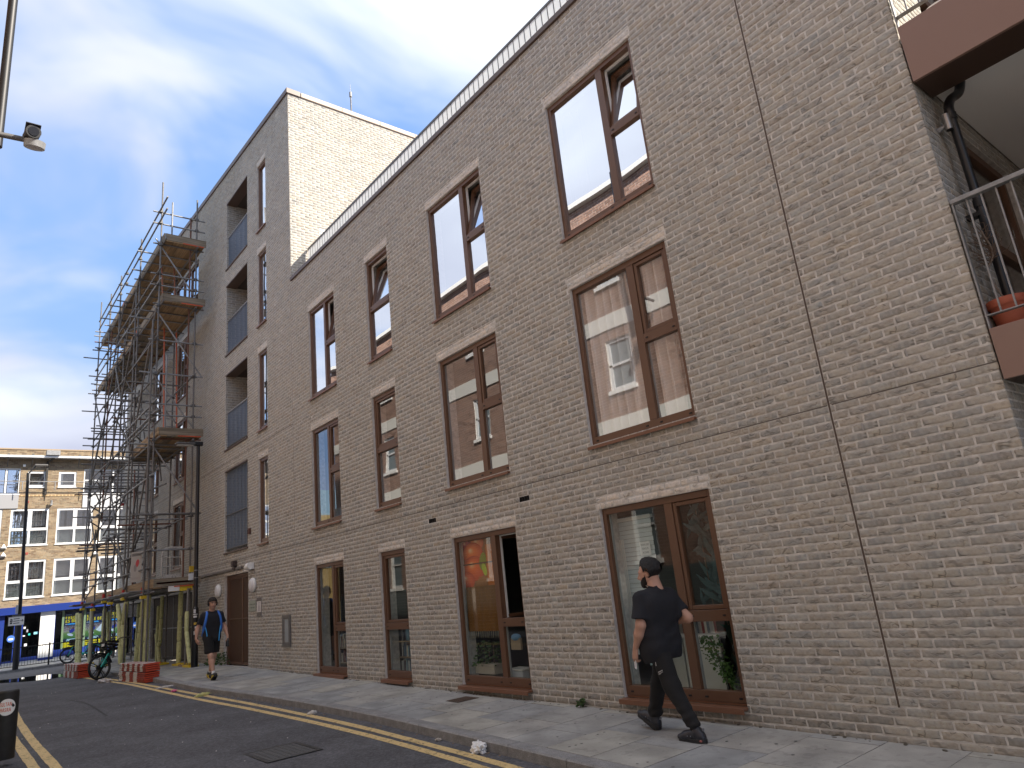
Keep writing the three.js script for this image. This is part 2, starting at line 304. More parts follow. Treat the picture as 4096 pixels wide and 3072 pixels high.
// backing wall with openings cut through
function wallSheet(name, outline, cut, z0, depth, mats, parent) {
  const s = new THREE.Shape(outline.map(p => new THREE.Vector2(...p)));
  for (const h of cut) s.holes.push(new THREE.Path([[h[0], h[2]], [h[1], h[2]], [h[1], h[3]], [h[0], h[3]]].map(p => new THREE.Vector2(...p))));
  const g = new THREE.ExtrudeGeometry(s, { depth, bevelEnabled: false }); g.translate(0, 0, z0 - depth);
  const m = part(name, g, mats, parent); return m;
}
wallSheet('mortar_wall', [[XL, yBase - 0.3], [XC - 0.008, yBase - 0.3], [XC - 0.008, 9.0], [XT - 0.008, 9.0], [XT - 0.008, roofTall(XT)], [-26.9, roofTall(-26.9)], [-26.9, 12.3], [XL, 12.3]], holes.concat(bats), -0.005, 0.30, M.mortar, flat);

const all = [];
for (const b of bond(XL, XC, yBase, 9.0, holes.concat(lintels, bats), joints, 0.03)) if (b[0] > XT || b[1] <= 20) all.push([b, BRICK]);
for (const b of bond(XL, XT, 9.0, 16, holes.concat(lintels, [[XL - 1, -26.9, 12.3, 20]]), [], 0.03, roofTall)) all.push([b, BRICK]);
for (const l of lintels) for (const b of bond(l[0] + 0.006, l[1] - 0.006, l[2], l[3], [], [], br(0, 0.2))) all.push([b, PALE]);
const OX = V(1, 0, 0), OY = V(0, 1, 0), OZ = V(0, 0, 1), O0 = V(0, 0, 0);
// the largest 300 whole bricks are parts of their own, from a dozen moulds
const camD = b => Math.hypot((b[0] + b[1]) / 2 - CAM.x, (b[2] + b[3]) / 2 - CAM.y, CAM.z);
const inView = b => { const p = V((b[0] + b[1]) / 2, (b[2] + b[3]) / 2, 0).project(camera); return Math.abs(p.x) < 1.0 && Math.abs(p.y) < 1.0; };
const whole = all.filter(a => a[0][4] && a[1] === BRICK && a[0][1] - a[0][0] > 0.2115 && a[0][3] - a[0][2] > 0.0615 && inView(a[0])).sort((a, b) => camD(a[0]) - camD(b[0])).slice(0, 300);
const single = new Set(whole);
const moulds = [...Array(14)].map(() => { const B = new Batch(); layBrick(B, O0, OX, OY, OZ, -0.10625, 0.10625, -0.03125, 0.03125, 0, 0.012, BRICK(), 7, true); return B.geo(); });
for (const a of whole) { const b = a[0], m = mesh('brick', moulds[BR() * 14 | 0], M.brick, flat); m.position.set((b[0] + b[1]) / 2 + 12, (b[2] + b[3]) / 2 + 0.3, br(-0.002, 0.002)); m.rotation.z = br(-0.006, 0.006); }
{
  const B = new Batch();
  for (const a of all) {
    if (single.has(a)) continue;
    const b = a[0], d = camD(b), hid = !inView(b) && b[0] < -33;
    const low = b[2] < -0.02 && b[0] > -30;
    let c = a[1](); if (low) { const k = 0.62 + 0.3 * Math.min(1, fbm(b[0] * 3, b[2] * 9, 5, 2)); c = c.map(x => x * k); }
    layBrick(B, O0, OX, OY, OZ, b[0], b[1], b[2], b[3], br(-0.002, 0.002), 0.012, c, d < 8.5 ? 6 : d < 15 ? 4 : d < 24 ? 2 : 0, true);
  }
  const m = part('brickwork', B.geo(), M.brick, flat, true); m.userData.kind = 'stuff';
}
// right return wall (faces +x), sunlit flank of the tall block (faces +x), and loggia linings
function sideWall(name, X, z0, z1, y0, y1, cut, matM, parent, colour, facing = 1, q = 2, thick = 0.2) {
  const B = new Batch(), O = V(X, 0, 0), U = V(0, 0, -facing), N = V(facing, 0, 0);
  for (const b of bond(z0, z1, y0, y1, cut, [], 0.05)) { layBrick(B, O, U, OY, N, b[0], b[1], b[2], b[3], br(-0.002, 0.002), 0.012, colour(), q, true); }
  const m = part(name, B.geo(), M.brick, parent, true); m.userData.kind = 'stuff';
  const s = new THREE.Shape([[z0, y0], [z1, y0], [z1, y1], [z0, y1]].map(p => new THREE.Vector2(...p)));
  for (const h of cut) s.holes.push(new THREE.Path([[h[0], h[2]], [h[1], h[2]], [h[1], h[3]], [h[0], h[3]]].map(p => new THREE.Vector2(...p))));
  const g = new THREE.ExtrudeGeometry(s, { depth: thick, bevelEnabled: false }); g.rotateY(facing * Math.PI / 2); g.translate(X - facing * (thick + 0.005), 0, 0);
  part('mortar_wall', g.toNonIndexed(), matM, parent);
}
const retDoor = [[1.0, 2.35, 2.92, 5.02], [1.0, 2.35, 5.9, 8.0], [1.0, 2.35, 0, 2.05]];
sideWall('return_brickwork', XC, 0.012, 3.0, yBase, 9.0, retDoor, M.mortar, flat, BRICK, 1, 4, 0.25);
sideWall('flank_brickwork', XT, 0.012, 8.5, 9.0, 14.5, [[0.79, 1.3, 10.2, 10.7]], M.mortar, flat, BRICK, 1, 2, 0.25);
part('vent_grille', [box(XT - 0.05, XT - 0.03, 10.2, 10.7, -1.3, -0.79), ...[0, 1, 2, 3, 4].map(k => box(XT - 0.03, XT - 0.004, 10.24 + k * 0.09, 10.28 + k * 0.09, -1.3, -0.79))], M.white, flat);
// roofs and the unseen rest of the shell
part('roof_deck', [box(XT, XC - 0.01, 8.7, 9.0, -9, -0.31), box(-26.9, XT - 0.26, 14.1, 14.3, -9, -0.31), box(XL, -26.9, 12.0, 12.3, -9, -0.31)], M.capping, flat);
part('rear_wall', [box(XL, XC, yBase, 9, -9.3, -9), box(XL, XT, 9, 12.3, -9.3, -9), box(-26.9, XT, 12.3, 14.4, -9.3, -9), box(XL, XL + 0.25, yBase, 12.3, -9, -0.31), box(-27.1, -26.9, 12.3, 15.2, -9, -0.31), box(XC - 0.26, XC - 0.01, yBase, 9, -9, -3.0)], M.reveal, flat);
// copings
part('coping', [rbox(XT + 0.01, XC + 0.02, 9.0, 9.09, -0.36, 0.035)], M.capping, flat);
{
  const s = new THREE.Shape([[XT + 0.035, 14.5], [XT + 0.035, 14.64], [-26.95, roofTall(-26.95) + 0.14], [-26.95, roofTall(-26.95)], [XT, 14.5]].map(p => new THREE.Vector2(...p)));
  const g = new THREE.ExtrudeGeometry(s, { depth: 0.38, bevelEnabled: true, bevelSize: 0.004, bevelThickness: 0.004, bevelSegments: 1 }); g.translate(0, 0, -0.345);
  part('coping', [g], M.capping, flat);
  for (let z = -0.37; z > -8.6; z -= 1.2) part('coping_stone', rbox(XT - 0.35, XT + 0.035, 14.5, 14.64, Math.max(-8.6, z - 1.192), z), std(0.48, 0.40, 0.34, 0.7), flat);
}
// movement joints and slots of shadow gap, air bricks, weep vents
part('movement_joint', [box(-2.954, -2.936, 0.06, 9.0, -0.012, -0.004)], std(0.10, 0.075, 0.06, 0.9), flat);
part('movement_joint', [box(XT - 0.068, XT - 0.054, 0.42, 9.0, -0.012, -0.005)], std(0.11, 0.08, 0.06, 0.9), flat);
for (const b of bats) { const v = sub('air_brick', flat); lpart('grille', joined([box(b[0], b[1], b[2], b[3], -0.10, -0.09), ...[0, 1, 2, 3, 4].map(k => box(b[0] + k * (b[1] - b[0]) / 4 - 0.006, b[0] + k * (b[1] - b[0]) / 4 + 0.006, b[2], b[3], -0.09, -0.012))].map(g => g.translate(12, 0.3, 0))), M.black, v); }
const weeps = [[-5.2, 5.25], [-4.1, 5.35], [-5.9, 2.5], [-4.0, 0.17], [-2.42, 0.17], [-7.2, 0.12], [-6.25, 0.12], [-3.55, 5.4], [-1.72, 2.6], [-2.2, 2.85], [-2.7, 2.33], [-2.0, 5.9], [-3.9, 5.98], [-8.2, 2.3], [-6.1, 2.32], [-4.5, 2.2]];
for (const [x, y] of weeps) { const k = Math.round((y - J / 2) / CH) * CH + J / 2; part('weep_vent', [box(x, x + 0.010, k, k + 0.065, -0.006, 0.002), box(x + 0.0025, x + 0.0075, k + 0.008, k + 0.06, 0.002, 0.003)], std(0.34, 0.33, 0.32, 0.5), flat); }
// the long slot under the first floor (a slip joint)
part('slip_joint', [box(XL, XT - 0.08, 2.619, 2.631, -0.005, -0.003), box(XT - 0.04, -2.96, 2.619, 2.631, -0.005, -0.003), box(-2.92, XC, 2.619, 2.631, -0.005, -0.003), box(XL, XT - 0.08, 5.394, 5.406, -0.005, -0.003)], std(0.14, 0.125, 0.11, 0.95), flat);

// ---------- windows ----------
const ZF = -0.045, ZP = -0.088;
function windowUnit(w) {
  const g = sub('window', flat), { x0, x1, y0, y1 } = w, W = x1 - x0, low = w.k === 0, P = (n, ge, m) => { const a = joined(ge); a.translate(12, 0.3, 0); return mesh(n, a, m, g); };
  const gl = low ? M.glass : w.c === 'E' || w.k >= 2 ? M.glassHigh : M.glassMid;
  const fs = 0.062, ft = 0.075, fb = low ? 0.105 : 0.095, fr = [], d = 0.075, zf = ZF;
  const yb = y0, bars = (a, b, c, e) => fr.push(rbox(a, b, c, e, zf - d, zf, 0.005));
  bars(x0, x0 + fs, yb, y1); bars(x1 - fs, x1, yb, y1); bars(x0 + fs, x1 - fs, y1 - ft, y1); bars(x0 + fs, x1 - fs, yb, yb + fb);
  const panes = [], sashes = [];
  const two = w.c === 'A' || w.c === 'B' || w.c === 'D' || (w.c === 'G' && w.k < 4) || w.c === 'H';
  const ty = low ? [0.77, 0.885] : [y0 + 1.015, y0 + 1.125];
  let sx0 = x0 + fs;
  if (two) {
    const mx = x0 + W * (w.c === 'D' || w.c === 'G' || w.c === 'H' ? 0.57 : 0.625), mw = w.c === 'D' ? 0.045 : 0.055;
    bars(mx - mw, mx + mw, yb + fb, y1 - ft); sx0 = mx + mw;
    panes.push([x0 + fs, mx - mw, yb + fb, y1 - ft, ZP]);
  }
  if (w.c === 'E') panes.push([x0 + fs, x1 - fs, yb + fb, y1 - ft, ZP]);
  else if (w.c === 'G' && w.k === 4) { for (let k = 0; k < 3; k++) { const a = x0 + fs + k * (W - 2 * fs) / 3, b = x0 + fs + (k + 1) * (W - 2 * fs) / 3; if (k) bars(a - 0.03, a + 0.03, yb + fb, y1 - ft); panes.push([a + (k ? 0.03 : 0), b - (k < 2 ? 0.03 : 0), yb + fb, y1 - ft, ZP]); } }
  else {
    bars(sx0, x1 - fs, ty[0], ty[1]);
    panes.push([sx0, x1 - fs, yb + fb, ty[0], ZP]);
    sashes.push([sx0, x1 - fs, ty[1], y1 - ft]);
  }
  P('frame', fr, M.frame);
  for (const p of panes) {
    const wob = new THREE.PlaneGeometry(p[1] - p[0], p[3] - p[2], 6, 6), a = wob.attributes.position, s = br(0, 50), am = w.k ? 0.0016 : 0.0010;
    for (let i = 0; i < a.count; i++) a.setZ(i, (fbm(a.getX(i) * 1.2 + s, a.getY(i) * 1.2, 3, 2) - 0.5) * am * 2); wob.computeVertexNormals();
    wob.translate((p[0] + p[1]) / 2, (p[2] + p[3]) / 2, p[4]); P('pane', wob, gl);
  }
  // pale gasket line of the inner frame, seen at the left of each pane
  P('gasket', panes.map(p => box(p[0] + 0.001, p[0] + 0.016, p[2], p[3], ZP - 0.03, ZP - 0.004)), std(0.35, 0.36, 0.36, 0.5));
  for (const s of sashes) {
    const open = (w.c === 'B' && low) ? 2 : (w.k === 2 && w.c !== 'E') ? 1 : 0, sw = 0.048, z0 = -0.058, gs = [];
    const [a, b, c, e] = s, H = e - c, cx = 0, gp = new THREE.PlaneGeometry(b - a - 2 * sw, H - 2 * sw); gp.translate((a + b) / 2, H / 2, -0.035);
    gs.push(rbox(a + 0.004, a + sw, 0.004, H - 0.004, -0.06, 0), rbox(b - sw, b - 0.004, 0.004, H - 0.004, -0.06, 0), rbox(a + sw, b - sw, 0.004, sw, -0.06, 0), rbox(a + sw, b - sw, H - sw, H - 0.004, -0.06, 0));
    const mv = open === 1 ? mat4(V(0, c, z0 - 0.012), -0.19 - (w.c === 'D' ? 0.03 : 0)) : open === 2 ? mat4(V(a, c, z0 - 0.03), 0, 1.35).multiply(mat4(V(-a, 0, 0))) : mat4(V(0, c, z0));
    for (const k of [...gs, gp]) k.applyMatrix4(mv);
    P('sash', gs, M.frame); P('pane', gp, gl);
    if (open) P('inner_frame', [box(a, a + 0.014, c, e, -0.16, -0.124), box(b - 0.014, b, c, e, -0.16, -0.124), box(a, b, e - 0.014, e, -0.16, -0.124)], M.white);
    P('drain_cap', [box(a + 0.03, a + 0.06, c - 0.065, c - 0.05, ZF - 0.002, ZF + 0.008), box(b - 0.06, b - 0.03, c - 0.065, c - 0.05, ZF - 0.002, ZF + 0.008)], M.black);
  }
  const caps = [[x0 + 0.08], [x1 - 0.1]]; if (two) caps.push([sx0 - 0.17], [sx0 + 0.04]);
  P('drain_cap', caps.map(c => box(c[0], c[0] + 0.035, yb + 0.035, yb + 0.052, ZF - 0.002, ZF + 0.009)), M.black);
  const sl = rbox(x0 - 0.012, x1 + 0.012, yb - 0.045, yb - 0.022, -0.03, low ? 0.085 : 0.045, 0.004), sd = rbox(x0 - 0.012, x1 + 0.012, yb - (low ? 0.075 : 0.062), yb - 0.0225, low ? 0.074 : 0.037, low ? 0.086 : 0.046, 0.003), nb = box(x0 + 0.004, x1 - 0.004, yb - 0.022, yb - 0.002, -0.11, -0.052);
  P('sill', [sl, sd, nb], M.frameSill);
  // room behind
  const rd = w.c === 'E' || w.c === 'C' ? 1.6 : 2.6, ra = x0 - (two ? 0.35 : 0.12), rb2 = x1 + (two ? 0.3 : 0.12), fy = y0 - (low ? 0.02 : 0.05), cy = y1 + 0.18;
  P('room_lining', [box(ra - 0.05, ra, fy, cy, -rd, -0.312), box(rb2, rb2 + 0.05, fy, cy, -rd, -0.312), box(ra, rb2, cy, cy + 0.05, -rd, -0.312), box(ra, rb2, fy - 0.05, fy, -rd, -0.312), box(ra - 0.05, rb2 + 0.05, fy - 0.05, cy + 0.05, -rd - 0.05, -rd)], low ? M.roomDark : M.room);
}
wins.forEach(windowUnit);

// ---------- loggias, louvres, doors of the tall block ----------
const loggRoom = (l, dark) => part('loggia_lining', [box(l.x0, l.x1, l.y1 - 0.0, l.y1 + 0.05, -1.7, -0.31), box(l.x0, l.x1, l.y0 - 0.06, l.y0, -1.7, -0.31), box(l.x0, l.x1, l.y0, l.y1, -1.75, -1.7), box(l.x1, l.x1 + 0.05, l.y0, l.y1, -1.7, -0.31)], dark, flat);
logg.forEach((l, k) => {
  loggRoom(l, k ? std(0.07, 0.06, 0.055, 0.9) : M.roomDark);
  sideWall('loggia_brickwork', l.x0 + 0.002, 0.02, 1.69, l.y0, l.y1, [], M.mortar, flat, BRICK, 1, 0, 0.06);
  const bal = sub(k ? 'balustrade' : 'louvre_screen', flat), top = k ? l.y0 + 1.11 : l.y1 - 0.02, P = (n, ge, m) => { const a = joined(ge); a.translate(12, 0.3, 0); return mesh(n, a, m, bal); };
  const n = 17;
  for (let i = 0; i < n; i++) { const x = l.x0 + 0.035 + (l.x1 - l.x0 - 0.07) * i / (n - 1); P('bar', box(x - 0.016, x + 0.016, l.y0 + 0.10, top - 0.02, -0.078, -0.060), M.louvre); }
  P('rail', [rbox(l.x0, l.x1, top - 0.02, top + 0.02, -0.125, -0.045)], M.galv);
  P('bottom_rail', [rbox(l.x0, l.x1, l.y0 + 0.07, l.y0 + 0.10, -0.10, -0.05)], M.galvDark);
  if (!k) P('rail', [rbox(l.x0, l.x1, l.y0 + 1.0, l.y0 + 1.03, -0.055, -0.035)], M.galvDark);
  part('sill', [rbox(l.x0 - 0.02, l.x1 + 0.02, l.y0 - 0.05, l.y0 - 0.005, -0.3, 0.03)], M.capping, flat); part('head_trim', box(l.x0, l.x1, l.y1 - 0.03, l.y1 + 0.002, -0.3, 0.008), M.capping, flat);
});
{
  const d = door, dm = std(0.075, 0.036, 0.02, 0.5), df = std(0.105, 0.052, 0.03, 0.45);
  const leaf = (x0, x1, nm) => {
    const g = sub(nm, flat), P = (n, ge, m) => { const a = joined(ge); a.translate(12, 0.3, 0); return mesh(n, a, m, g); };
    for (let x = x0 + 0.05; x < x1 - 0.04; x += 0.062) P('slat', box(x, x + 0.042, 0.06, 2.16, -0.135, -0.105), dm);
    P('panel', box(x0 + 0.04, x1 - 0.04, 0.05, 2.17, -0.17, -0.15), M.dark);
    P('leaf_frame', [rbox(x0, x0 + 0.05, 0.01, 2.2, -0.15, -0.09), rbox(x1 - 0.05, x1, 0.01, 2.2, -0.15, -0.09), rbox(x0 + 0.05, x1 - 0.05, 2.15, 2.2, -0.15, -0.09), rbox(x0 + 0.05, x1 - 0.05, 0.01, 0.07, -0.15, -0.09), rbox(x0 + 0.05, x1 - 0.05, 1.12, 1.15, -0.15, -0.085)], df);
  };
  leaf(d.x0 + 0.12, -19.20, 'entrance_gate'); leaf(-19.20, d.x1 - 0.04, 'entrance_gate');
  part('door_frame', [rbox(d.x0, d.x0 + 0.12, -0.02, 2.27, -0.17, -0.07), rbox(d.x1 - 0.04, d.x1, -0.02, 2.27, -0.17, -0.07), rbox(d.x0 + 0.12, d.x1 - 0.04, 2.2, 2.27, -0.17, -0.07), box(d.x0, d.x1, -0.02, 2.27, -0.40, -0.38)], df, flat);
  // bin store doors and shop window under the scaffold
  const g = garage, gm = std(0.04, 0.028, 0.022, 0.55);
  for (const [a, b, n] of [[g.x0, -26.0, 'store_door'], [-25.99, g.x1, 'store_door']]) {
    const k = sub(n, flat), P = (nm, ge, m) => { const q = joined(ge); q.translate(12, 0.3, 0); return mesh(nm, q, m, k); };
    for (let x = a + 0.05; x < b - 0.08; x += 0.115) P('slat', box(x, x + 0.085, 0.1, 1.97, -0.13, -0.10), gm);
    P('leaf_frame', [rbox(a, a + 0.05, 0.03, 2.02, -0.15, -0.09), rbox(b - 0.05, b, 0.03, 2.02, -0.15, -0.09), rbox(a, b, 1.97, 2.03, -0.15, -0.09), rbox(a, b, 0.03, 0.1, -0.15, -0.09), box(a + 0.02, b - 0.02, 0.05, 2.0, -0.18, -0.15)], gm);
    P('rail', [rbox(a, b, 0.98, 1.01, -0.1, -0.082), rbox(b - 0.02, b, 0.1, 1.97, -0.1, -0.08)], M.galv);
  }
  part('door_handle', path([V(-27.6, 1.1, -0.08), V(-27.6, 1.1, -0.02), V(-27.6, 1.45, -0.02), V(-27.6, 1.45, -0.08)], 0.012, 16), M.galv, flat);
  const s = shopWin; part('shop_window_frame', [rbox(s.x0, s.x0 + 0.07, s.y0, s.y1, -0.12, -0.05), rbox(s.x1 - 0.07, s.x1, s.y0, s.y1, -0.12, -0.05), rbox(s.x0, s.x1, s.y0, s.y0 + 0.1, -0.12, -0.05), rbox(-31.3, -31.22, s.y0, 1.5, -0.12, -0.05), box(s.x0, s.x1, 0.05, 2, -1.6, -1.5)], M.dark, flat);
  part('shop_pane', [box(s.x0 + 0.07, s.x1 - 0.07, s.y0 + 0.1, 1.48, -0.095, -0.09)], M.glassMid, flat);
  for (let y = 1.5; y < 1.98; y += 0.06) part('louvre_blade', box(s.x0 + 0.05, s.x1 - 0.05, y, y + 0.045, -0.12, -0.06), M.galvDark, flat);
}
// ---------- white screen behind the low parapet ----------
{
  const sc = thing('parapet_screen', 'long bright white boarded screen with dark rail standing behind the low roof parapet', 'screen', [-9, 9, -0.43]);
  const m = phys(0.88, 0.90, 0.90, { roughness: 0.95, transmission: 0.5, side: THREE.DoubleSide });
  let i = 0;
  for (let x = XT + 0.06; x < -2.6; x += 0.142, i++) { part('board', box(x, x + 0.126, 9.0, 9.95, -0.446, -0.44), m, sc); part('batten', box(x + 0.126, x + 0.139, 9.0, 9.95, -0.452, -0.4385), M.galvDark, sc); }
  part('rail', [rbox(XT + 0.03, -2.5, 9.93, 9.985, -0.475, -0.43)], M.galvDark, sc);
  part('rail', [rbox(XT + 0.03, -2.5, 9.28, 9.32, -0.475, -0.45)], M.galvDark, sc);
  for (let x = XT + 0.2; x < -2.6; x += 1.8) part('post', rbox(x, x + 0.05, 8.99, 9.5, -0.53, -0.476), M.galvDark, sc);
}
// ---------- balconies at the right corner ----------
{
  const slab = (y0, y1, nm) => {
    const b = sub(nm, flat), P = (n, ge, m) => { const a = joined(ge); a.translate(12, 0.3, 0); return mesh(n, a, m, b); };
    P('fascia', rbox(XC + 0.012, 3.2, y0, y1, -0.02, 0.012, 0.003), std(0.25, 0.16, 0.13, 0.3));
    P('soffit_trim', [box(XC + 0.012, 3.2, y0, y0 + 0.02, -0.40, -0.02)], std(0.06, 0.035, 0.025, 0.5));
    P('deck', box(XC + 0.012, 3.2, y1 - 0.16, y1 - 0.12, -2.98, -0.02), M.boardGrey);
    P('soffit', box(XC + 0.012, 3.2, y0 + 0.085, y0 + 0.1, -2.98, -0.40), std(0.88, 0.88, 0.86, 0.9));
    P('soffit_edge', box(XC + 0.012, 3.2, y0 + 0.02, y0 + 0.085, -0.42, -0.40), std(0.06, 0.035, 0.025, 0.5));
  };
  slab(2.475, 2.885, 'balcony_slab'); slab(5.17, 5.735, 'balcony_slab');
  for (const yb of [2.885, 5.735]) {
    const r = sub('balcony_railing', flat), P = (n, ge, m) => { const a = joined(ge); a.translate(12, 0.3, 0); return mesh(n, a, m, r); };
    P('top_rail', rbox(XC + 0.01, 3.2, yb + 1.085, yb + 1.125, -0.045, 0.02), M.galv);
    P('bottom_rail', rbox(XC + 0.02, 3.2, yb + 0.10, yb + 0.112, -0.04, 0.01), M.galv);
    P('end_post', box(XC + 0.014, XC + 0.026, yb - 0.02, yb + 1.085, -0.04, 0.01), M.galv);
    for (let x = -1.465; x < 3; x += 0.104) P('bar', box(x - 0.006, x + 0.006, yb + 0.112, yb + 1.085, -0.022, -0.008), M.galv);
  }
  for (const [y0, y1] of [[2.92, 5.02], [5.9, 8.0]]) {
    const g = sub('balcony_door', flat), P = (n, ge, m) => { const a = joined(ge); a.translate(12, 0.3, 0); return mesh(n, a, m, g); };
    P('frame', [rbox(XC - 0.13, XC - 0.05, y0, y1, -1.08, -1.0), rbox(XC - 0.13, XC - 0.05, y0, y1, -2.35, -2.27), rbox(XC - 0.13, XC - 0.05, y1 - 0.09, y1, -2.27, -1.08), rbox(XC - 0.13, XC - 0.05, y0, y0 + 0.12, -2.27, -1.08), rbox(XC - 0.13, XC - 0.05, y0 + 0.95, y0 + 1.05, -2.27, -1.08)], M.frame);
    P('pane', [box(XC - 0.098, XC - 0.094, y0 + 0.12, y0 + 0.95, -2.27, -1.08), box(XC - 0.098, XC - 0.094, y0 + 1.05, y1 - 0.09, -2.27, -1.08)], M.glassMid);
    P('room_lining', [box(XC - 1.2, XC - 1.1, y0, y1, -2.6, -0.8)], M.room);
  }
  part('loggia_back_wall', [box(XC, 3.3, yBase, 9, -3.25, -3.0), box(3.2, 3.4, yBase, 9, -3.0, 0)], M.reveal, flat);
}
// ---------- ground, road, pavement ----------
const gp = x => x > -20 ? -0.235 - 0.0121 * x : 0.007;          // top of the near pavement
const rdY = x => x > -20 ? gp(x) - 0.10 : x > -31 ? -0.093 : -0.093 - 0.177 * Math.min(1, (-31 - x) / 8);
{
  const g = struct('ground', [0, -0.6, 0]);
  lpart('earth', new THREE.PlaneGeometry(900, 900).rotateX(-Math.PI / 2), std(0.10, 0.10, 0.10, 0.95), g);
}
const KERB = [[4, 1.86], [-2, 1.84], [-4.7, 1.76], [-6, 1.69], [-7.7, 1.60], [-9.1, 1.545], [-11, 1.56], [-13.5, 1.66], [-16, 1.84], [-19.2, 1.86], [-24, 1.95], [-30, 1.95], [-33.2, 1.6], [-34.8, 0.6], [-35.4, -0.8], [-35.5, -14]];
function kerbZ(x) { for (let i = 0; i + 1 < KERB.length; i++) { const [a, za] = KERB[i], [b, zb] = KERB[i + 1]; if (x <= a && x >= b) return za + (zb - za) * (x - a) / (b - a); } return 1.86; }
const road = struct('road', [0, 0, 0]);
{
  const xs = [9, 4, 0, -4, -8, -12, -16, -20, -25, -31, -33, -35, -37, -39.1], G = [];
  for (let i = 0; i + 1 < xs.length; i++) {
    const a = xs[i], b = xs[i + 1], z0 = i > 9 ? -16 : 0.0, z1 = i > 8 ? 30 : 7, n = 10;
    const g = new THREE.PlaneGeometry(a - b, z1 - z0, 1, n); g.rotateX(-Math.PI / 2); g.translate((a + b) / 2, 0, (z0 + z1) / 2);
    const p = g.attributes.position; for (let k = 0; k < p.count; k++) p.setY(k, rdY(p.getX(k))); g.computeVertexNormals(); G.push(g);
  }
  part('asphalt', G, M.asphalt, road);
}
// painted lines follow the kerbs
function lineStrip(pts, w, mat, name, parent) {
  const g = new THREE.BufferGeometry(), p = [], idx = [], c = new THREE.CatmullRomCurve3(pts.map(q => V(q[0], 0, q[1]))), N = 90;
  for (let i = 0; i <= N; i++) { const q = c.getPoint(i / N), t = c.getTangent(i / N), n = V(-t.z, 0, t.x), ww = w / 2; for (const s of [-1, 1]) { const k = ww + (fbm(i * 1.7 + s * 40, 3, 5, 2) - 0.5) * 0.014; const x = q.x + n.x * s * k, z = q.z + n.z * s * k; p.push(x, rdY(x) + 0.004, z); } if (i) { const k = 2 * i; idx.push(k - 2, k - 1, k, k, k - 1, k + 1); } }
  g.setAttribute('position', new THREE.Float32BufferAttribute(p, 3)); g.setIndex(idx); g.computeVertexNormals(); if (g.attributes.normal.getY(0) < 0) { g.setIndex(idx.map((_, i) => idx[i - i % 3 + (2 - i % 3)])); g.computeVertexNormals(); }
  part(name, g, mat, parent);
}
lineStrip([[2, 2.1], [-4.7, 2.0], [-5.6, 1.92], [-7.4, 1.83], [-9.3, 1.775], [-12.7, 1.83], [-15.7, 1.96], [-19.3, 2.11], [-22, 2.2], [-26, 2.3]], 0.105, M.yellowLine, 'yellow_line', road);
lineStrip([[2, 2.3], [-4.7, 2.19], [-5.6, 2.11], [-7.1, 2.01], [-9.3, 1.965], [-12.2, 2.03], [-14.9, 2.16], [-20.3, 2.31], [-23, 2.42], [-26, 2.52]], 0.105, M.yellowLine, 'yellow_line', road);
lineStrip([[-2, 4.93], [-10.6, 4.875], [-14, 4.85], [-17.2, 4.76], [-19.5, 4.66], [-24, 4.62]], 0.115, M.yellowLine, 'yellow_line', road);
lineStrip([[-2, 5.12], [-11, 5.065], [-15, 5.03], [-18, 4.97], [-22, 4.9], [-24, 4.88]], 0.115, M.yellowLine, 'yellow_line', road);
{   // a tarred crack and an oily patch in the asphalt
  const cr = [[600, 1118], [690, 1128], [770, 1152], [840, 1190], [920, 1238]].map(p => onY(p[0] * 1024 / 2201, 2300 + p[1] * 1024 / 2201, -0.2));
  lineStrip(cr.map(p => [p.x, p.z]), 0.035, std(0.02, 0.02, 0.021, 0.7), 'tar_crack', road);
}
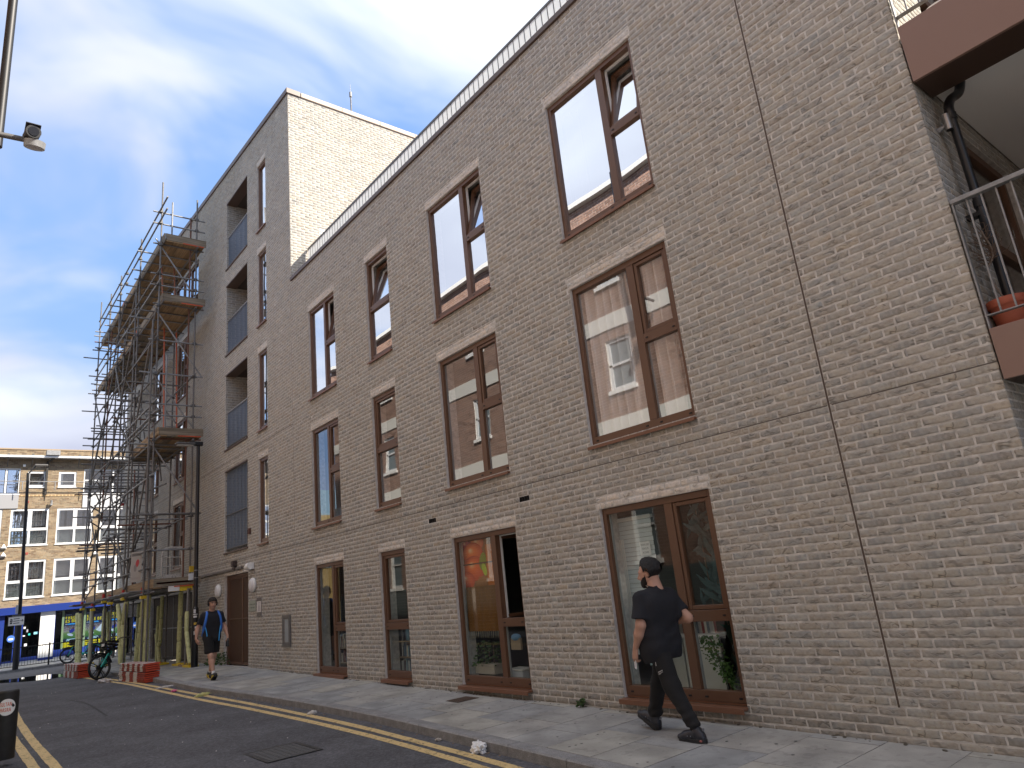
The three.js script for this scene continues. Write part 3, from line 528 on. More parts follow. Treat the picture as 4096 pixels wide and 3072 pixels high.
// near pavement: bed, flags, kerb stones
const pave = struct('pavement', [-15, 0, 0]);
{
  const G = [];
  for (let x = 4; x > -34.4; x -= 1.2) { const b = Math.max(-34.5, x - 1.2), z = Math.min(kerbZ(x), kerbZ(b)) - 0.16, g = box(b, x, -0.55, 0, 0.0, Math.max(0.2, z)); const p = g.attributes.position; for (let k = 0; k < p.count; k++) if (p.getY(k) > -0.2) p.setY(k, gp(p.getX(k)) - 0.006); G.push(g); }
  part('joint_bed', G, std(0.12, 0.115, 0.105, 0.95, { map: T.grain }), pave);
  const PR = mulberry(91), pr = (a, b) => a + (b - a) * PR();
  const slab = (x0, x1, za, zb0, zb1) => {
    // flag with a sloping outer end where it meets the kerb
    const y = x => gp(x), g = prism([[x0, za], [x1, za], [x1, zb1], [x0, zb0]], -0.05, 0), p = g.attributes.position, t = pr(-0.0018, 0.0018);
    for (let k = 0; k < p.count; k++) p.setY(k, p.getY(k) + y(p.getX(k)) + t); g.computeVertexNormals();
    part('paving_slab', g, slabMats[PR() * slabMats.length | 0], pave);
  };
  let i = 0;
  for (let x = 3.2; x > -33.5; i++) {
    const w = x > -20 ? 0.63 : 0.62, x0 = x - w + 0.008, x1 = x, inner = X => kerbZ(X) - 0.165;
    const cut = i % 2 ? [0.0, 0.76] : [0.0, 0.14, 1.0];
    const zs = cut.filter(z => z < inner(x) - 0.2);
    zs.forEach((z, k) => { const end = k + 1 < zs.length; slab(x0, x1, z + 0.008, end ? zs[k + 1] : inner(x0), end ? zs[k + 1] : inner(x1)); });
    x -= w;
  }
  // kerb stones
  const c = new THREE.CatmullRomCurve3(KERB.map(q => V(q[0], 0, q[1])), false, 'catmullrom', 0.2), len = c.getLength(), n = Math.round(len / 0.91);
  const cp = c.getSpacedPoints(n);
  for (let k = 0; k < n; k++) {
    const a = cp[k], b = cp[k + 1], t = b.clone().sub(a).normalize(), nrm = V(-t.z, 0, t.x);      // nrm points to the pavement
    if (nrm.z > 0 && a.x > -32) nrm.negate();
    const e = 0.004, A = a.clone().addScaledVector(t, e), Bp = b.clone().addScaledVector(t, -e), A2 = A.clone().addScaledVector(nrm, 0.158), B2 = Bp.clone().addScaledVector(nrm, 0.158);
    const inn = nrm;
    const s = new THREE.Shape([[0, -0.3], [0.158, -0.3], [0.158, 0], [0.014, 0], [0, -0.014]].map(q => new THREE.Vector2(...q)));
    const L = A.distanceTo(Bp), g = new THREE.ExtrudeGeometry(s, { depth: L, bevelEnabled: false });
    g.applyMatrix4(new THREE.Matrix4().makeBasis(inn, V(0, 1, 0), inn.clone().cross(V(0, 1, 0)).normalize().multiplyScalar(1)));
    const d0 = g.boundingBox || g.computeBoundingBox(); const dir = inn.clone().cross(V(0, 1, 0)).normalize();
    const start = dir.dot(t) > 0 ? A : Bp; g.translate(start.x, 0, start.z);
    const p = g.attributes.position; for (let q = 0; q < p.count; q++) p.setY(q, p.getY(q) + gp(p.getX(q)) + 0.001); g.computeVertexNormals();
    const m = part('kerb_stone', g, M.kerb, pave);
  }
}
// pavement across the road, behind the camera
{
  const o = struct('pavement', [-12, 0, 6]); o.name = numbered('opposite_pavement');
  const G = []; for (let x = 8; x > -27; x -= 5) { const g = box(x - 5, x, -0.5, 0, 5.62, 6.56), p = g.attributes.position; for (let k = 0; k < p.count; k++) if (p.getY(k) > -0.2) p.setY(k, gp(p.getX(k))); G.push(g); }
  part('flagging', G, slabMats[1], o);
  const f = struct('far_pavement', [-42, 0, 5]);
  part('flagging', [box(-46, -39.28, -0.6, -0.165, -16, 30)], slabMats[4], f);
  for (let z = -8; z < 12; z += 0.95) part('kerb_stone', rbox(-39.28, -39.1, -0.5, -0.16, z, z + 0.94, 0.012), M.kerb, f);
  for (let z = -1; z < 6; z += 1.2) for (let x = -45.9; x < -39.4; x += 0.82) part('paving_slab', box(x, x + 0.81, -0.166, -0.155, z, z + 1.19), slabMats[(Math.abs(x * 7 + z * 3) | 0) % 6], f);
}
// ---------- the yellow brick block across the junction ----------
const XF = -46;
const FC = (u, v) => onX(u, v, XF);                               // pixel on that front
const G1 = (x, y) => [x * 1024 / 2212, 1700 + y * 1024 / 2212], G2 = (x, y) => [x * 480 / 2212, 2380 + y * 480 / 2212];
const yb = thing('corner_block', 'yellow brick flats with white windows over a blue-fronted shop across the junction', 'building', [XF, -0.2, 3]);
{
  const U = V(0, 0, -1), N = V(1, 0, 0), O = V(XF, 0, 0), zz = z => -z;                  // u runs to -z (to the right)
  const q = (a, b) => { const A = FC(...G1(...a)), B = FC(...G1(...b)); return [-A.z, -B.z, Math.min(A.y, B.y), Math.max(A.y, B.y)]; };
  const W2 = [q([98, 715], [406, 1032]), q([497, 717], [795, 1024])], W1 = [q([60, 1168], [375, 1502]), q([468, 1160], [768, 1476])];
  const pitch = W2[1][0] - W2[0][0];
  // more bays to the left (out of frame) and right (behind the scaffold)
  const rows = [];
  for (const [set, y0, y1] of [[W2, 5.8, 7.75], [W1, 3.08, 5.02]]) for (let k = -4; k < 4; k++) { const b = set[0], x0 = b[0] + k * pitch; rows.push({ x0, x1: x0 + (b[1] - b[0]), y0, y1, two: true, k, low: y0 < 4 }); }
  const T3 = [[q([248, 350], [398, 497]), 1], [q([515, 358], [658, 500]), 1], [q([-120, 310], [172, 497]), 2], [q([733, 340], [1090, 500]), 3], [q([1120, 340], [1420, 500]), 3]];
  for (const [r, n] of T3) rows.push({ x0: r[0], x1: r[1], y0: n === 1 ? 8.93 : 8.55, y1: n === 1 ? 9.8 : 9.95, n });
  const cut = rows.map(w => [w.x0, w.x1, w.y0, w.y1]);
  const x0 = -13, x1 = 7.5, top = 11.0;
  const B = new Batch();
  for (const b of bond(x0, x1, 2.62, top, cut, [], 0.02)) layBrick(B, O, U, V(0, 1, 0), N, b[0], b[1], b[2], b[3], br(-0.002, 0.002), 0.01, YELLOW(), 0, true);
  const m = part('brickwork', B.geo(), M.brickFar, yb, true); m.userData.kind = 'stuff';
  const s = new THREE.Shape([[x0, 2.6], [x1, 2.6], [x1, top], [x0, top]].map(p => new THREE.Vector2(...p)));
  for (const h of cut) s.holes.push(new THREE.Path([[h[0], h[2]], [h[1], h[2]], [h[1], h[3]], [h[0], h[3]]].map(p => new THREE.Vector2(...p))));
  const g = new THREE.ExtrudeGeometry(s, { depth: 0.3, bevelEnabled: false }); g.rotateY(Math.PI / 2); g.translate(XF - 0.308, 0, 0);
  part('mortar_wall', g, M.mortarYellow, yb);
  part('rear_wall', [box(XF - 9, XF - 0.31, 10.5, 10.8, -x1, -x0), box(XF - 9.2, XF - 9, -0.5, 11, -x1, -x0), box(XF - 9, XF - 0.31, -0.5, 10.5, -x1 - 0.01, -x1 + 0.3), box(XF - 9, XF - 0.31, -0.5, 10.5, -x0 - 0.3, -x0 + 0.01)], M.mortarYellow, yb);
  part('parapet_coping', rbox(XF - 0.35, XF + 0.03, top, top + 0.07, -x1, -x0), std(0.32, 0.24, 0.16, 0.9), yb);
  for (let u = x0; u < x1; u += 0.085) if (u > -4.2 && u < 2) part('soldier_brick', box(XF + 0.001, XF + 0.02, 8.42, 8.5, -u - 0.07, -u), [M.sol0 ??= std(0.5, 0.37, 0.2, 0.9), M.sol1 ??= std(0.36, 0.24, 0.13, 0.9)][(Math.abs(u) * 12 | 0) % 2], yb);
  // eaves: projecting white-edged canopy along the top storey
  const cy = FC(...G1(600, 292)).y;
  part('canopy', [box(XF, XF + 0.55, cy - 0.05, cy - 0.02, -x1, -x0)], std(0.22, 0.21, 0.2, 0.8), yb);
  part('canopy_edge', [rbox(XF + 0.5, XF + 0.58, cy - 0.07, cy + 0.04, -x1, -x0)], M.upvc, yb);
  for (const px of [70, 280, 680, 868, 1055]) { const z = FC(...G1(px, 270)).z; part('canopy_bracket', [rbox(XF + 0.2, XF + 0.48, cy - 0.02, cy + 0.14, z - 0.05, z + 0.05), tube(V(XF, cy - 0.5, z), V(XF + 0.5, cy - 0.06, z), 0.02)], M.galvDark, yb); }
  { const z = FC(...G1(450, 255)).z; part('roof_light', [rbox(XF + 0.2, XF + 0.7, cy + 0.06, cy + 0.32, z - 0.32, z + 0.32)], M.galv, yb); }
  { const z = FC(...G1(412, 320)).z; part('rainwater_pipe', [rbox(XF + 0.02, XF + 0.12, 8.5, cy - 0.2, z - 0.05, z + 0.05), tube(V(XF + 0.08, cy - 0.22, z), V(XF + 0.45, cy - 0.08, z - 0.25), 0.05)], M.dark, yb); }
  // balcony rail along the terrace
  const r0 = 8.95;
  part('terrace_rail', [tube(V(XF + 0.5, 9.17, 4.2), V(XF + 0.5, 9.12, -1.0), 0.022)], M.galv, yb);
  for (const z of [2.9, 1.42, -0.2]) part('terrace_post', tube(V(XF + 0.5, 8.7, z), V(XF + 0.5, 9.15, z), 0.022), M.galv, yb);
  const wo = (u0, u1, y0, y1, d0, d1) => box(XF + d0, XF + d1, y0, y1, -u1, -u0);
  const shade = std(0.55, 0.56, 0.55, 0.9);
  rows.forEach((w, i) => {
    const W = sub('window', yb), P = (n, ge, m) => { const a = joined(ge); const o = worldOff(W); a.translate(-o.x, -o.y, -o.z); return mesh(n, a, m, W); };
    const f = 0.055, { x0: a, x1: b, y0: c, y1: e } = w, F = (u0, u1, y0, y1) => wo(u0, u1, y0, y1, -0.10, -0.03);
    const fr = [F(a, a + f, c, e), F(b - f, b, c, e), F(a + f, b - f, e - f, e), F(a + f, b - f, c, c + f)];
    let cells;
    if (w.two) { const mx = (a + b) / 2, ty = c + (e - c) * 0.42; fr.push(F(mx - 0.05, mx + 0.05, c + f, e - f), F(a + f, mx - 0.05, ty - 0.04, ty + 0.04), F(mx + 0.05, b - f, ty - 0.04, ty + 0.04)); cells = [[a + f, mx - 0.05, ty + 0.04, e - f, 1], [mx + 0.05, b - f, ty + 0.04, e - f, 1], [a + f, mx - 0.05, c + f, ty - 0.04], [mx + 0.05, b - f, c + f, ty - 0.04]]; }
    else if (w.n === 1) cells = [[a + f, b - f, c + f, e - f, 1]];
    else if (w.n === 2) { const mx = a + (b - a) * 0.6; fr.push(F(mx - 0.04, mx + 0.04, c + f, e - f)); cells = [[a + f, mx - 0.04, c + f, e - f], [mx + 0.04, b - f, c + f, e - f]]; }
    else { const mx = a + (b - a) * 0.68; fr.push(F(mx - 0.05, mx + 0.05, c + f, e - f), F(a + f, mx - 0.05, c + 0.75, c + 0.8)); cells = [[a + f, mx - 0.05, c + f, e - f], [mx + 0.05, b - f, c + f, e - f]]; }
    P('frame', fr, M.upvc);
    cells.forEach((k, n) => {
      if (k[4]) P('sash', [wo(k[0] + 0.008, k[0] + 0.045, k[2], k[3], -0.09, -0.02), wo(k[1] - 0.045, k[1] - 0.008, k[2], k[3], -0.09, -0.02), wo(k[0] + 0.055, k[1] - 0.055, k[3] - 0.055, k[3] - 0.008, -0.09, -0.02), wo(k[0] + 0.055, k[1] - 0.055, k[2] + 0.008, k[2] + 0.055, -0.09, -0.02)], M.upvc);
      P('pane', wo(k[0] + 0.03, k[1] - 0.03, k[2] + 0.03, k[3] - 0.03, -0.075, -0.07), M.glassFar);
      const lower = !k[4];
      if (w.two && w.k === 1 && !w.low && k[4]) for (let y = k[2] + 0.08; y < k[3] - 0.06; y += 0.07) P('shutter_slat', wo(k[0] + 0.06, (k[0] + k[1]) / 2 - 0.06, y, y + 0.04, -0.2, -0.17), M.upvc), P('shutter_slat', wo((k[0] + k[1]) / 2 + 0.06, k[1] - 0.06, y, y + 0.04, -0.2, -0.17), M.upvc);
      if (w.two && lower) P('blind', wo(k[0], k[1], k[2], k[3], -0.24, -0.22), std(0.66, 0.74, 0.72, 0.8));
      if (w.two && k[4] && !(w.k === 1 && !w.low) && (i * 7 + n) % 3) P('blind', wo(k[0], k[1], k[2] + (k[3] - k[2]) * ((i * 5 + n) % 4) * 0.16, k[3], -0.26, -0.24), std(0.7, 0.73, 0.75, 0.8));
      if (w.n === 1) P('blind', wo(k[0], k[1], k[2], k[3], -0.2, -0.18), shade);
    });
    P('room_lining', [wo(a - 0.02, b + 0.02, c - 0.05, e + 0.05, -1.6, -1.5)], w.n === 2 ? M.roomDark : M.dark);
    P('sill', wo(a - 0.03, b + 0.03, c - 0.05, c - 0.004, -0.05, 0.05), M.upvc);
    if (w.n >= 2) P('spandrel', wo(a, b, c - 0.78, c - 0.06, 0.002, 0.05), w.n === 2 ? std(0.28, 0.28, 0.29, 0.5) : std(0.50, 0.51, 0.52, 0.5));
  });
  // small vents and hoods on the brick
  for (const [px, py] of [[32, 1047], [28, 1117], [830, 1010], [823, 1097]]) { const p = FC(...G1(px, py)); part('vent_hood', [new THREE.ConeGeometry(0.16, 0.2, 4).rotateY(Math.PI / 4).translate(XF + 0.08, p.y, p.z), box(XF, XF + 0.13, p.y - 0.15, p.y - 0.1, p.z - 0.12, p.z + 0.12)], M.whitePlastic, yb); }
  for (const [px, py] of [[240, 665], [232, 1110], [970, 672]]) { const p = FC(...G1(px, py)); part('red_air_brick', box(XF + 0.003, XF + 0.02, p.y - 0.06, p.y + 0.06, p.z - 0.06, p.z + 0.06), std(0.26, 0.06, 0.04, 0.8), yb); }
  { const p = FC(...G1(440, 690)); part('boiler_flue', [tube(V(XF, p.y, p.z), V(XF + 0.25, p.y, p.z), 0.06, 0.06, 10), tube(V(XF + 0.2, p.y, p.z), V(XF + 0.22, p.y + 0.22, p.z), 0.05, 0.05, 10)], M.galv, yb); }
  { const p = FC(...G1(210, 352)); part('wall_sensor', [rbox(XF, XF + 0.08, p.y - 0.06, p.y + 0.06, p.z - 0.06, p.z + 0.06)], M.whitePlastic, yb); }

  // --- shop front ---
  const S = (x, y) => FC(...G2(x, y)), rect = (xa, ya, xb, ybm) => { const a = S(xa, ya), b = S(xb, ybm); return [-a.z, -b.z, Math.min(a.y, b.y), Math.max(a.y, b.y)]; };
  const endZ = -7.4, gnd = -0.17, fy0 = 2.27, fy1 = 2.64;
  const shopBlue = std(0.009, 0.03, 0.19, 0.4);
  part('shop_fascia', [rbox(XF, XF + 0.28, fy0, fy1, endZ, 13)], std(0.006, 0.026, 0.18, 0.4), yb);
  part('shop_backing', [box(XF - 3, XF - 2.9, gnd, 2.6, endZ, 13), box(XF - 3, XF, 2.25, 2.27, endZ, 13), box(XF - 3, XF, gnd - 0.1, gnd, endZ, 13)], M.dark, yb);
  const pil = rect(752, 330, 965, 1105), post = (u0, u1, m, d = 0.06, nm = 'shop_pillar', y0 = gnd, y1 = fy0) => part(nm, wo(u0, u1, y0, y1, -0.1, d), m, yb);
  post(pil[0], pil[1], std(0.72, 0.72, 0.70, 0.7), 0.08); post(pil[0], pil[1], shopBlue, 0.085, 'shop_plinth', gnd, -0.02);
  const zOf = px => -S(px, 900).z;
  post(zOf(735), pil[0], shopBlue); post(pil[1], zOf(990), shopBlue);
  post(zOf(345), zOf(385), shopBlue); post(zOf(-60), zOf(45), shopBlue); post(zOf(-400), zOf(-340), shopBlue);
  part('shop_stallriser', [wo(zOf(385), zOf(735), gnd, 0.10, -0.08, 0.02), wo(zOf(990), -endZ, gnd, 0.28, -0.08, 0.03)], shopBlue, yb);
  part('shop_kickplate', [wo(-13, zOf(-400), gnd, 0.25, -0.08, 0.03), wo(zOf(45), zOf(345), gnd, 0.0, -0.08, 0.0)], shopBlue, yb);
  part('shop_base', [wo(-13, -endZ, gnd - 0.02, gnd + 0.09, 0.03, 0.05)], std(0.5, 0.49, 0.46, 0.8), yb);
  part('shop_pane', [wo(zOf(45), zOf(345), 0.0, fy0, -0.05, -0.045), wo(zOf(385), zOf(735), 0.1, fy0, -0.05, -0.045), wo(zOf(990), -endZ, 0.28, fy0, -0.05, -0.045), wo(-12.9, zOf(-60), 0.25, fy0, -0.05, -0.045)], phys(0.7, 0.75, 0.8, { transmission: 1, thickness: 0, roughness: 0, ior: 1.5 }), yb);
  const green = std(0.55, 0.62, 0.30, 0.7);
  for (const [a, b] of [[1118, 1158], [1500, 1560], [1870, 1905]]) part('window_mullion', wo(zOf(a), zOf(b), 0.28, fy0, -0.12, -0.06), green, yb);
  // posters in the window
  const posterTex = (big, small, hue) => canvasTex(256, 512, (c, w, h) => {
    c.fillStyle = '#0c1c44'; c.fillRect(0, 0, w, h);
    const g = c.createLinearGradient(0, 190, 0, 420); g.addColorStop(0, '#5b5a66'); g.addColorStop(.35, '#a79c94'); g.addColorStop(.55, '#6e8f46'); g.addColorStop(1, '#2f6b2c'); c.fillStyle = g; c.fillRect(0, 195, w, 190);
    const r2 = mulberry(hue); for (let i = 0; i < 240; i++) { c.fillStyle = ['#d8cfc8', '#5a4d4d', '#a33', '#31406e', '#222'][r2() * 5 | 0]; c.fillRect(r2() * w, 200 + r2() * 70, 6, 6); }
    c.fillStyle = '#e8ecee'; c.beginPath(); c.moveTo(w, 200); c.lineTo(w * .62, 300); c.lineTo(w * .85, 330); c.lineTo(w, 330); c.fill();
    c.fillStyle = '#1c2f9a'; c.beginPath(); c.ellipse(w * .45, 275, 40, 26, -.5, 0, 7); c.fill(); c.fillStyle = '#d9dee6'; c.beginPath(); c.ellipse(w * .36, 330, 44, 18, .3, 0, 7); c.fill(); c.fillStyle = '#5b3a2c'; c.beginPath(); c.arc(w * .52, 236, 15, 0, 7); c.fill();
    c.fillStyle = '#ffe21a'; c.font = 'bold 62px sans-serif'; c.fillText(big, 12, 96); c.fillText(small, 12, 150);
    c.fillStyle = '#fff'; c.font = 'bold 20px sans-serif'; c.fillText(hue === 3 ? 'SPEND A' : 'SPEND', 14, 40); c.fillText('ON', 14, 180); c.fillStyle = '#39b4ff'; c.fillRect(48, 164, 150, 17);
    c.fillStyle = '#ffe21a'; c.fillRect(0, 436, w, 76); c.fillStyle = '#1a1a1a'; c.beginPath(); c.arc(34, 474, 14, 0, 7); c.stroke(); c.fillRect(62, 466, 150, 12);
    c.fillStyle = '#dff'; c.fillRect(50, 392, 150, 10); c.fillRect(40, 410, 170, 10);
  });
  const pTex = [posterTex('FREE', '\u00a35 BET', 3), posterTex('\u00a310', 'FREE BET', 8)];
  const pMat = pTex.map(t => { const m = new THREE.MeshStandardMaterial({ map: t, roughness: 0.5 }); return m; });
  [[1162, 1500, 0, 'leftmost'], [1560, 1872, 1, 'middle'], [1955, 2260, 0, 'rightmost']].forEach(([a, b, k, which]) => {
    const u0 = zOf(a), u1 = zOf(b), g = new THREE.PlaneGeometry(u1 - u0, 1.78); g.rotateY(Math.PI / 2); const bk = box(-0.02, -0.003, -0.89, 0.89, -(u1 - u0) / 2, (u1 - u0) / 2);
    const t = thing('window_poster', ['dark blue betting poster reading free five pound bet, ' + which + ' in the shop window', 'dark blue poster reading ten pound free bet in the middle of the shop window'][k === 1 ? 1 : 0], 'poster', [XF - 0.07, 1.22, -(u0 + u1) / 2]);
    lpart('print', g, pMat[k], t, true); lpart('backing', bk, M.white, t);
  });
  { const p = S(200, 810); const g = new THREE.CylinderGeometry(0.17, 0.17, 0.004, 24).rotateZ(Math.PI / 2).translate(XF - 0.03, p.y, p.z); part('door_decal', g, std(0.05, 0.15, 0.55, 0.5), yb); part('door_decal', box(XF - 0.028, XF - 0.024, p.y - 0.06, p.y + 0.02, p.z - 0.1, p.z + 0.1), M.white, yb); }
  for (const [px, py, w, h, m] of [[440, 755, .1, .06, M.upvc], [540, 725, .09, .1, M.teal], [665, 700, .2, .12, std(.2, .5, .6, .6)], [470, 920, .12, .13, M.upvc], [455, 605, .09, .1, M.upvc], [505, 660, .07, .14, std(.3, .3, .35, .6)]]) { const p = S(px, py); part('door_sticker', box(XF - 0.04, XF - 0.036, p.y - h / 2, p.y + h / 2, p.z - w / 2, p.z + w / 2), m, yb); }
  part('door_frame', [wo(zOf(385), zOf(400), 0.1, fy0, -0.06, -0.03), wo(zOf(720), zOf(735), 0.1, fy0, -0.06, -0.03), wo(zOf(345), zOf(352), 0, fy0, -0.06, -0.03), wo(zOf(235), zOf(250), 0, fy0, -0.06, -0.03)], shopBlue, yb);
  const ah = onX(1083 * 1024 / 2212, 1700 + 650 * 1024 / 2212, -34.55);
}
// ---------- the terrace on the camera's side (only seen mirrored in the glass) ----------
{
  const ZO = 6.56, X0 = -27.6, X1 = 7, TOP = 11.0;
  const op = thing('brick_terrace', 'red brick terrace with white stone bands, seen reflected in the upper windows', 'building', [-10, -0.2, ZO]);
  const U = V(-1, 0, 0), N = V(0, 0, -1), O = V(0, 0, ZO), rows = [];
  for (const [y0, y1] of [[1.45, 3.1], [5.7, 7.0], [8.5, 9.9]]) for (let x = -26.2; x < 6; x += 2.95) rows.push([-x - 0.75, -x, y0 < 2 ? 1.5 : y0, y1]);
  const bands = [[-X1, -X0, 7.25, 7.66], [-X1, -X0, 4.6, 5.0], [-X1, -X0, -0.3, 1.24]];
  const B = new Batch();
  for (const b of bond(-X1, -X0, 0, TOP, rows.concat(bands))) layBrick(B, O, U, V(0, 1, 0), N, b[0], b[1], b[2], b[3], 0, 0.008, REDB(), 0, true);
  const m = part('brickwork', B.geo(), M.brickFar, op, true); m.userData.kind = 'stuff';
  const s = new THREE.Shape([[X0, -0.4], [X1, -0.4], [X1, TOP], [X0, TOP]].map(p => new THREE.Vector2(...p)));
  for (const h of rows) s.holes.push(new THREE.Path([[-h[0], h[2]], [-h[1], h[2]], [-h[1], h[3]], [-h[0], h[3]]].map(p => new THREE.Vector2(...p))));
  const g = new THREE.ExtrudeGeometry(s, { depth: 0.3, bevelEnabled: false }); g.translate(0, 0, ZO + 0.007); part('mortar_wall', g, M.mortar, op);
  for (const b of bands.slice(0, 2)) part('stone_band', rbox(X0, X1, b[2], b[3], ZO - 0.03, ZO + 0.006), std(0.62, 0.61, 0.57, 0.8), op);
  for (let x = X0 + 0.2; x < X1; x += 3.1) part('roller_shutter', [...Array(14)].map((_, k) => rbox(x, Math.min(X1, x + 2.9), gp(x) + 0.02 + k * 0.1, gp(x) + 0.11 + k * 0.1, ZO - 0.02, ZO + 0.005)), std(0.10, 0.12, 0.12, 0.5), op);
  for (const r of rows) {
    const W = sub('window', op), P = (n, ge, mm) => { const a = joined(ge), o = worldOff(W); a.translate(-o.x, -o.y, -o.z); mesh(n, a, mm, W); }, [u0, u1, y0, y1] = r, a = -u1, b = -u0;
    P('frame', [box(a, a + 0.08, y0, y1, ZO + 0.05, ZO + 0.12), box(b - 0.08, b, y0, y1, ZO + 0.05, ZO + 0.12), box(a + 0.08, b - 0.08, y1 - 0.08, y1, ZO + 0.05, ZO + 0.12), box(a + 0.08, b - 0.08, y0, y0 + 0.08, ZO + 0.05, ZO + 0.12), box(a, b, (y0 + y1) / 2 - 0.03, (y0 + y1) / 2 + 0.03, ZO + 0.05, ZO + 0.12)], M.upvc);
    P('pane', box(a, b, y0, y1, ZO + 0.09, ZO + 0.1), std(0.16, 0.2, 0.22, 0.15));
    P('sill', box(a - 0.06, b + 0.06, y0 - 0.1, y0 - 0.002, ZO - 0.06, ZO + 0.1), M.white);
  }
  part('gutter', [rbox(X0 - 0.1, X1, TOP, TOP + 0.14, ZO - 0.16, ZO - 0.02), box(X0 - 0.1, X1, TOP + 0.0, TOP + 0.03, ZO - 0.02, ZO + 0.3)], std(0.6, 0.6, 0.58, 0.6), op);
  const rf = new THREE.BufferGeometry(); const e = TOP + 0.13, r2 = TOP + 1.7;
  rf.setAttribute('position', new THREE.Float32BufferAttribute([X1, e, ZO - 0.1, X0 - 0.1, e, ZO - 0.1, X0 + 3, r2, ZO + 4.2, X1, e, ZO - 0.1, X0 + 3, r2, ZO + 4.2, X1, r2, ZO + 4.2, X0 - 0.1, e, ZO - 0.1, X0 - 0.1, e, ZO + 8, X0 + 3, r2, ZO + 4.2], 3)); rf.computeVertexNormals(); 
  part('roof', rf, std(0.075, 0.082, 0.08, 0.8, { side: THREE.DoubleSide, map: T.grain }), op);
  part('end_wall', [box(X0, X0 + 0.25, -0.4, TOP, ZO + 0.31, ZO + 8), box(X0, X1, -0.4, TOP, ZO + 8, ZO + 8.2)], M.reveal, op);
  // downpipe dropping from the gutter, at the left edge of the picture, and the camera on its bracket
  const dz = onX(9, 400, -10).z, top = onX(9, 400, -10);
  const pipe = [-10, 10.4, dz];
  const dp = thing('rainwater_downpipe', 'black downpipe hanging at the far left edge against the sky', 'pipe', [-10, 7.6, dz]);
  const A = onX(12, -60, -10).setZ(dz), Bq = onX(6, 590, -10);
  part('pipe', tube(V(-10, A.y + 1, A.z), V(-10, Bq.y, A.z), 0.055, 0.055, 12), M.black, dp);
  for (const v of [70, 150, 260, 360]) { const p = onX(14, v + 20, -10); part('collar', tube(V(-10, p.y - 0.03, A.z), V(-10, p.y + 0.03, A.z), 0.053, 0.053, 12), M.black, dp); }
  part('shoe', tube(V(-10, Bq.y + 0.02, A.z), V(-10, Bq.y - 0.2, ZO), 0.045, 0.045, 12), M.black, dp);
  const c = onX(128, 562, -9.6), cc = thing('security_camera', 'small black security camera on a grey bracket arm at the upper left', 'security camera', [c.x, c.y, c.z]);
  const arm = onX(-20, 538, -9.6);
  part('arm', tube(arm.clone().add(V(0, 0, 0.25)), V(c.x, c.y - 0.01, c.z + 0.02), 0.035, 0.035, 12), M.galvDark, cc);
  part('base', tube(V(c.x, c.y - 0.10, c.z - 0.03), V(c.x + 0.02, c.y - 0.02, c.z - 0.03), 0.115, 0.12, 20), M.galv, cc);
  part('housing', tube(V(c.x - 0.06, c.y + 0.07, c.z + 0.02), V(c.x + 0.17, c.y + 0.03, c.z), 0.085, 0.085, 16), M.black, cc);
  part('lens', tube(V(c.x + 0.17, c.y + 0.03, c.z), V(c.x + 0.18, c.y + 0.028, c.z), 0.06, 0.06, 16), M.blackGloss, cc);
  part('hood', rbox(c.x - 0.08, c.x + 0.2, c.y + 0.115, c.y + 0.13, c.z - 0.075, c.z + 0.09), M.black, cc);
}
// low buildings further along the side street, for the mirrored view
{
  const t = thing('side_street_block', 'low yellow building with blue hoarding down the side street, seen reflected in glass', 'building', [-50, 0, 22]);
  part('wall', box(-56, -46.2, -0.5, 7.0, 13.2, 30), std(0.5, 0.36, 0.14, 0.9, { map: T.grain }), t);
  part('hoarding', box(-55, -46.5, 7.0, 8.8, 13.4, 30), std(0.22, 0.36, 0.48, 0.6), t);
  for (let z = 14; z < 29; z += 2.6) part('window', box(-46.25, -46.15, 3.4, 5.2, z, z + 1.5), std(0.2, 0.24, 0.27, 0.2), t);
}
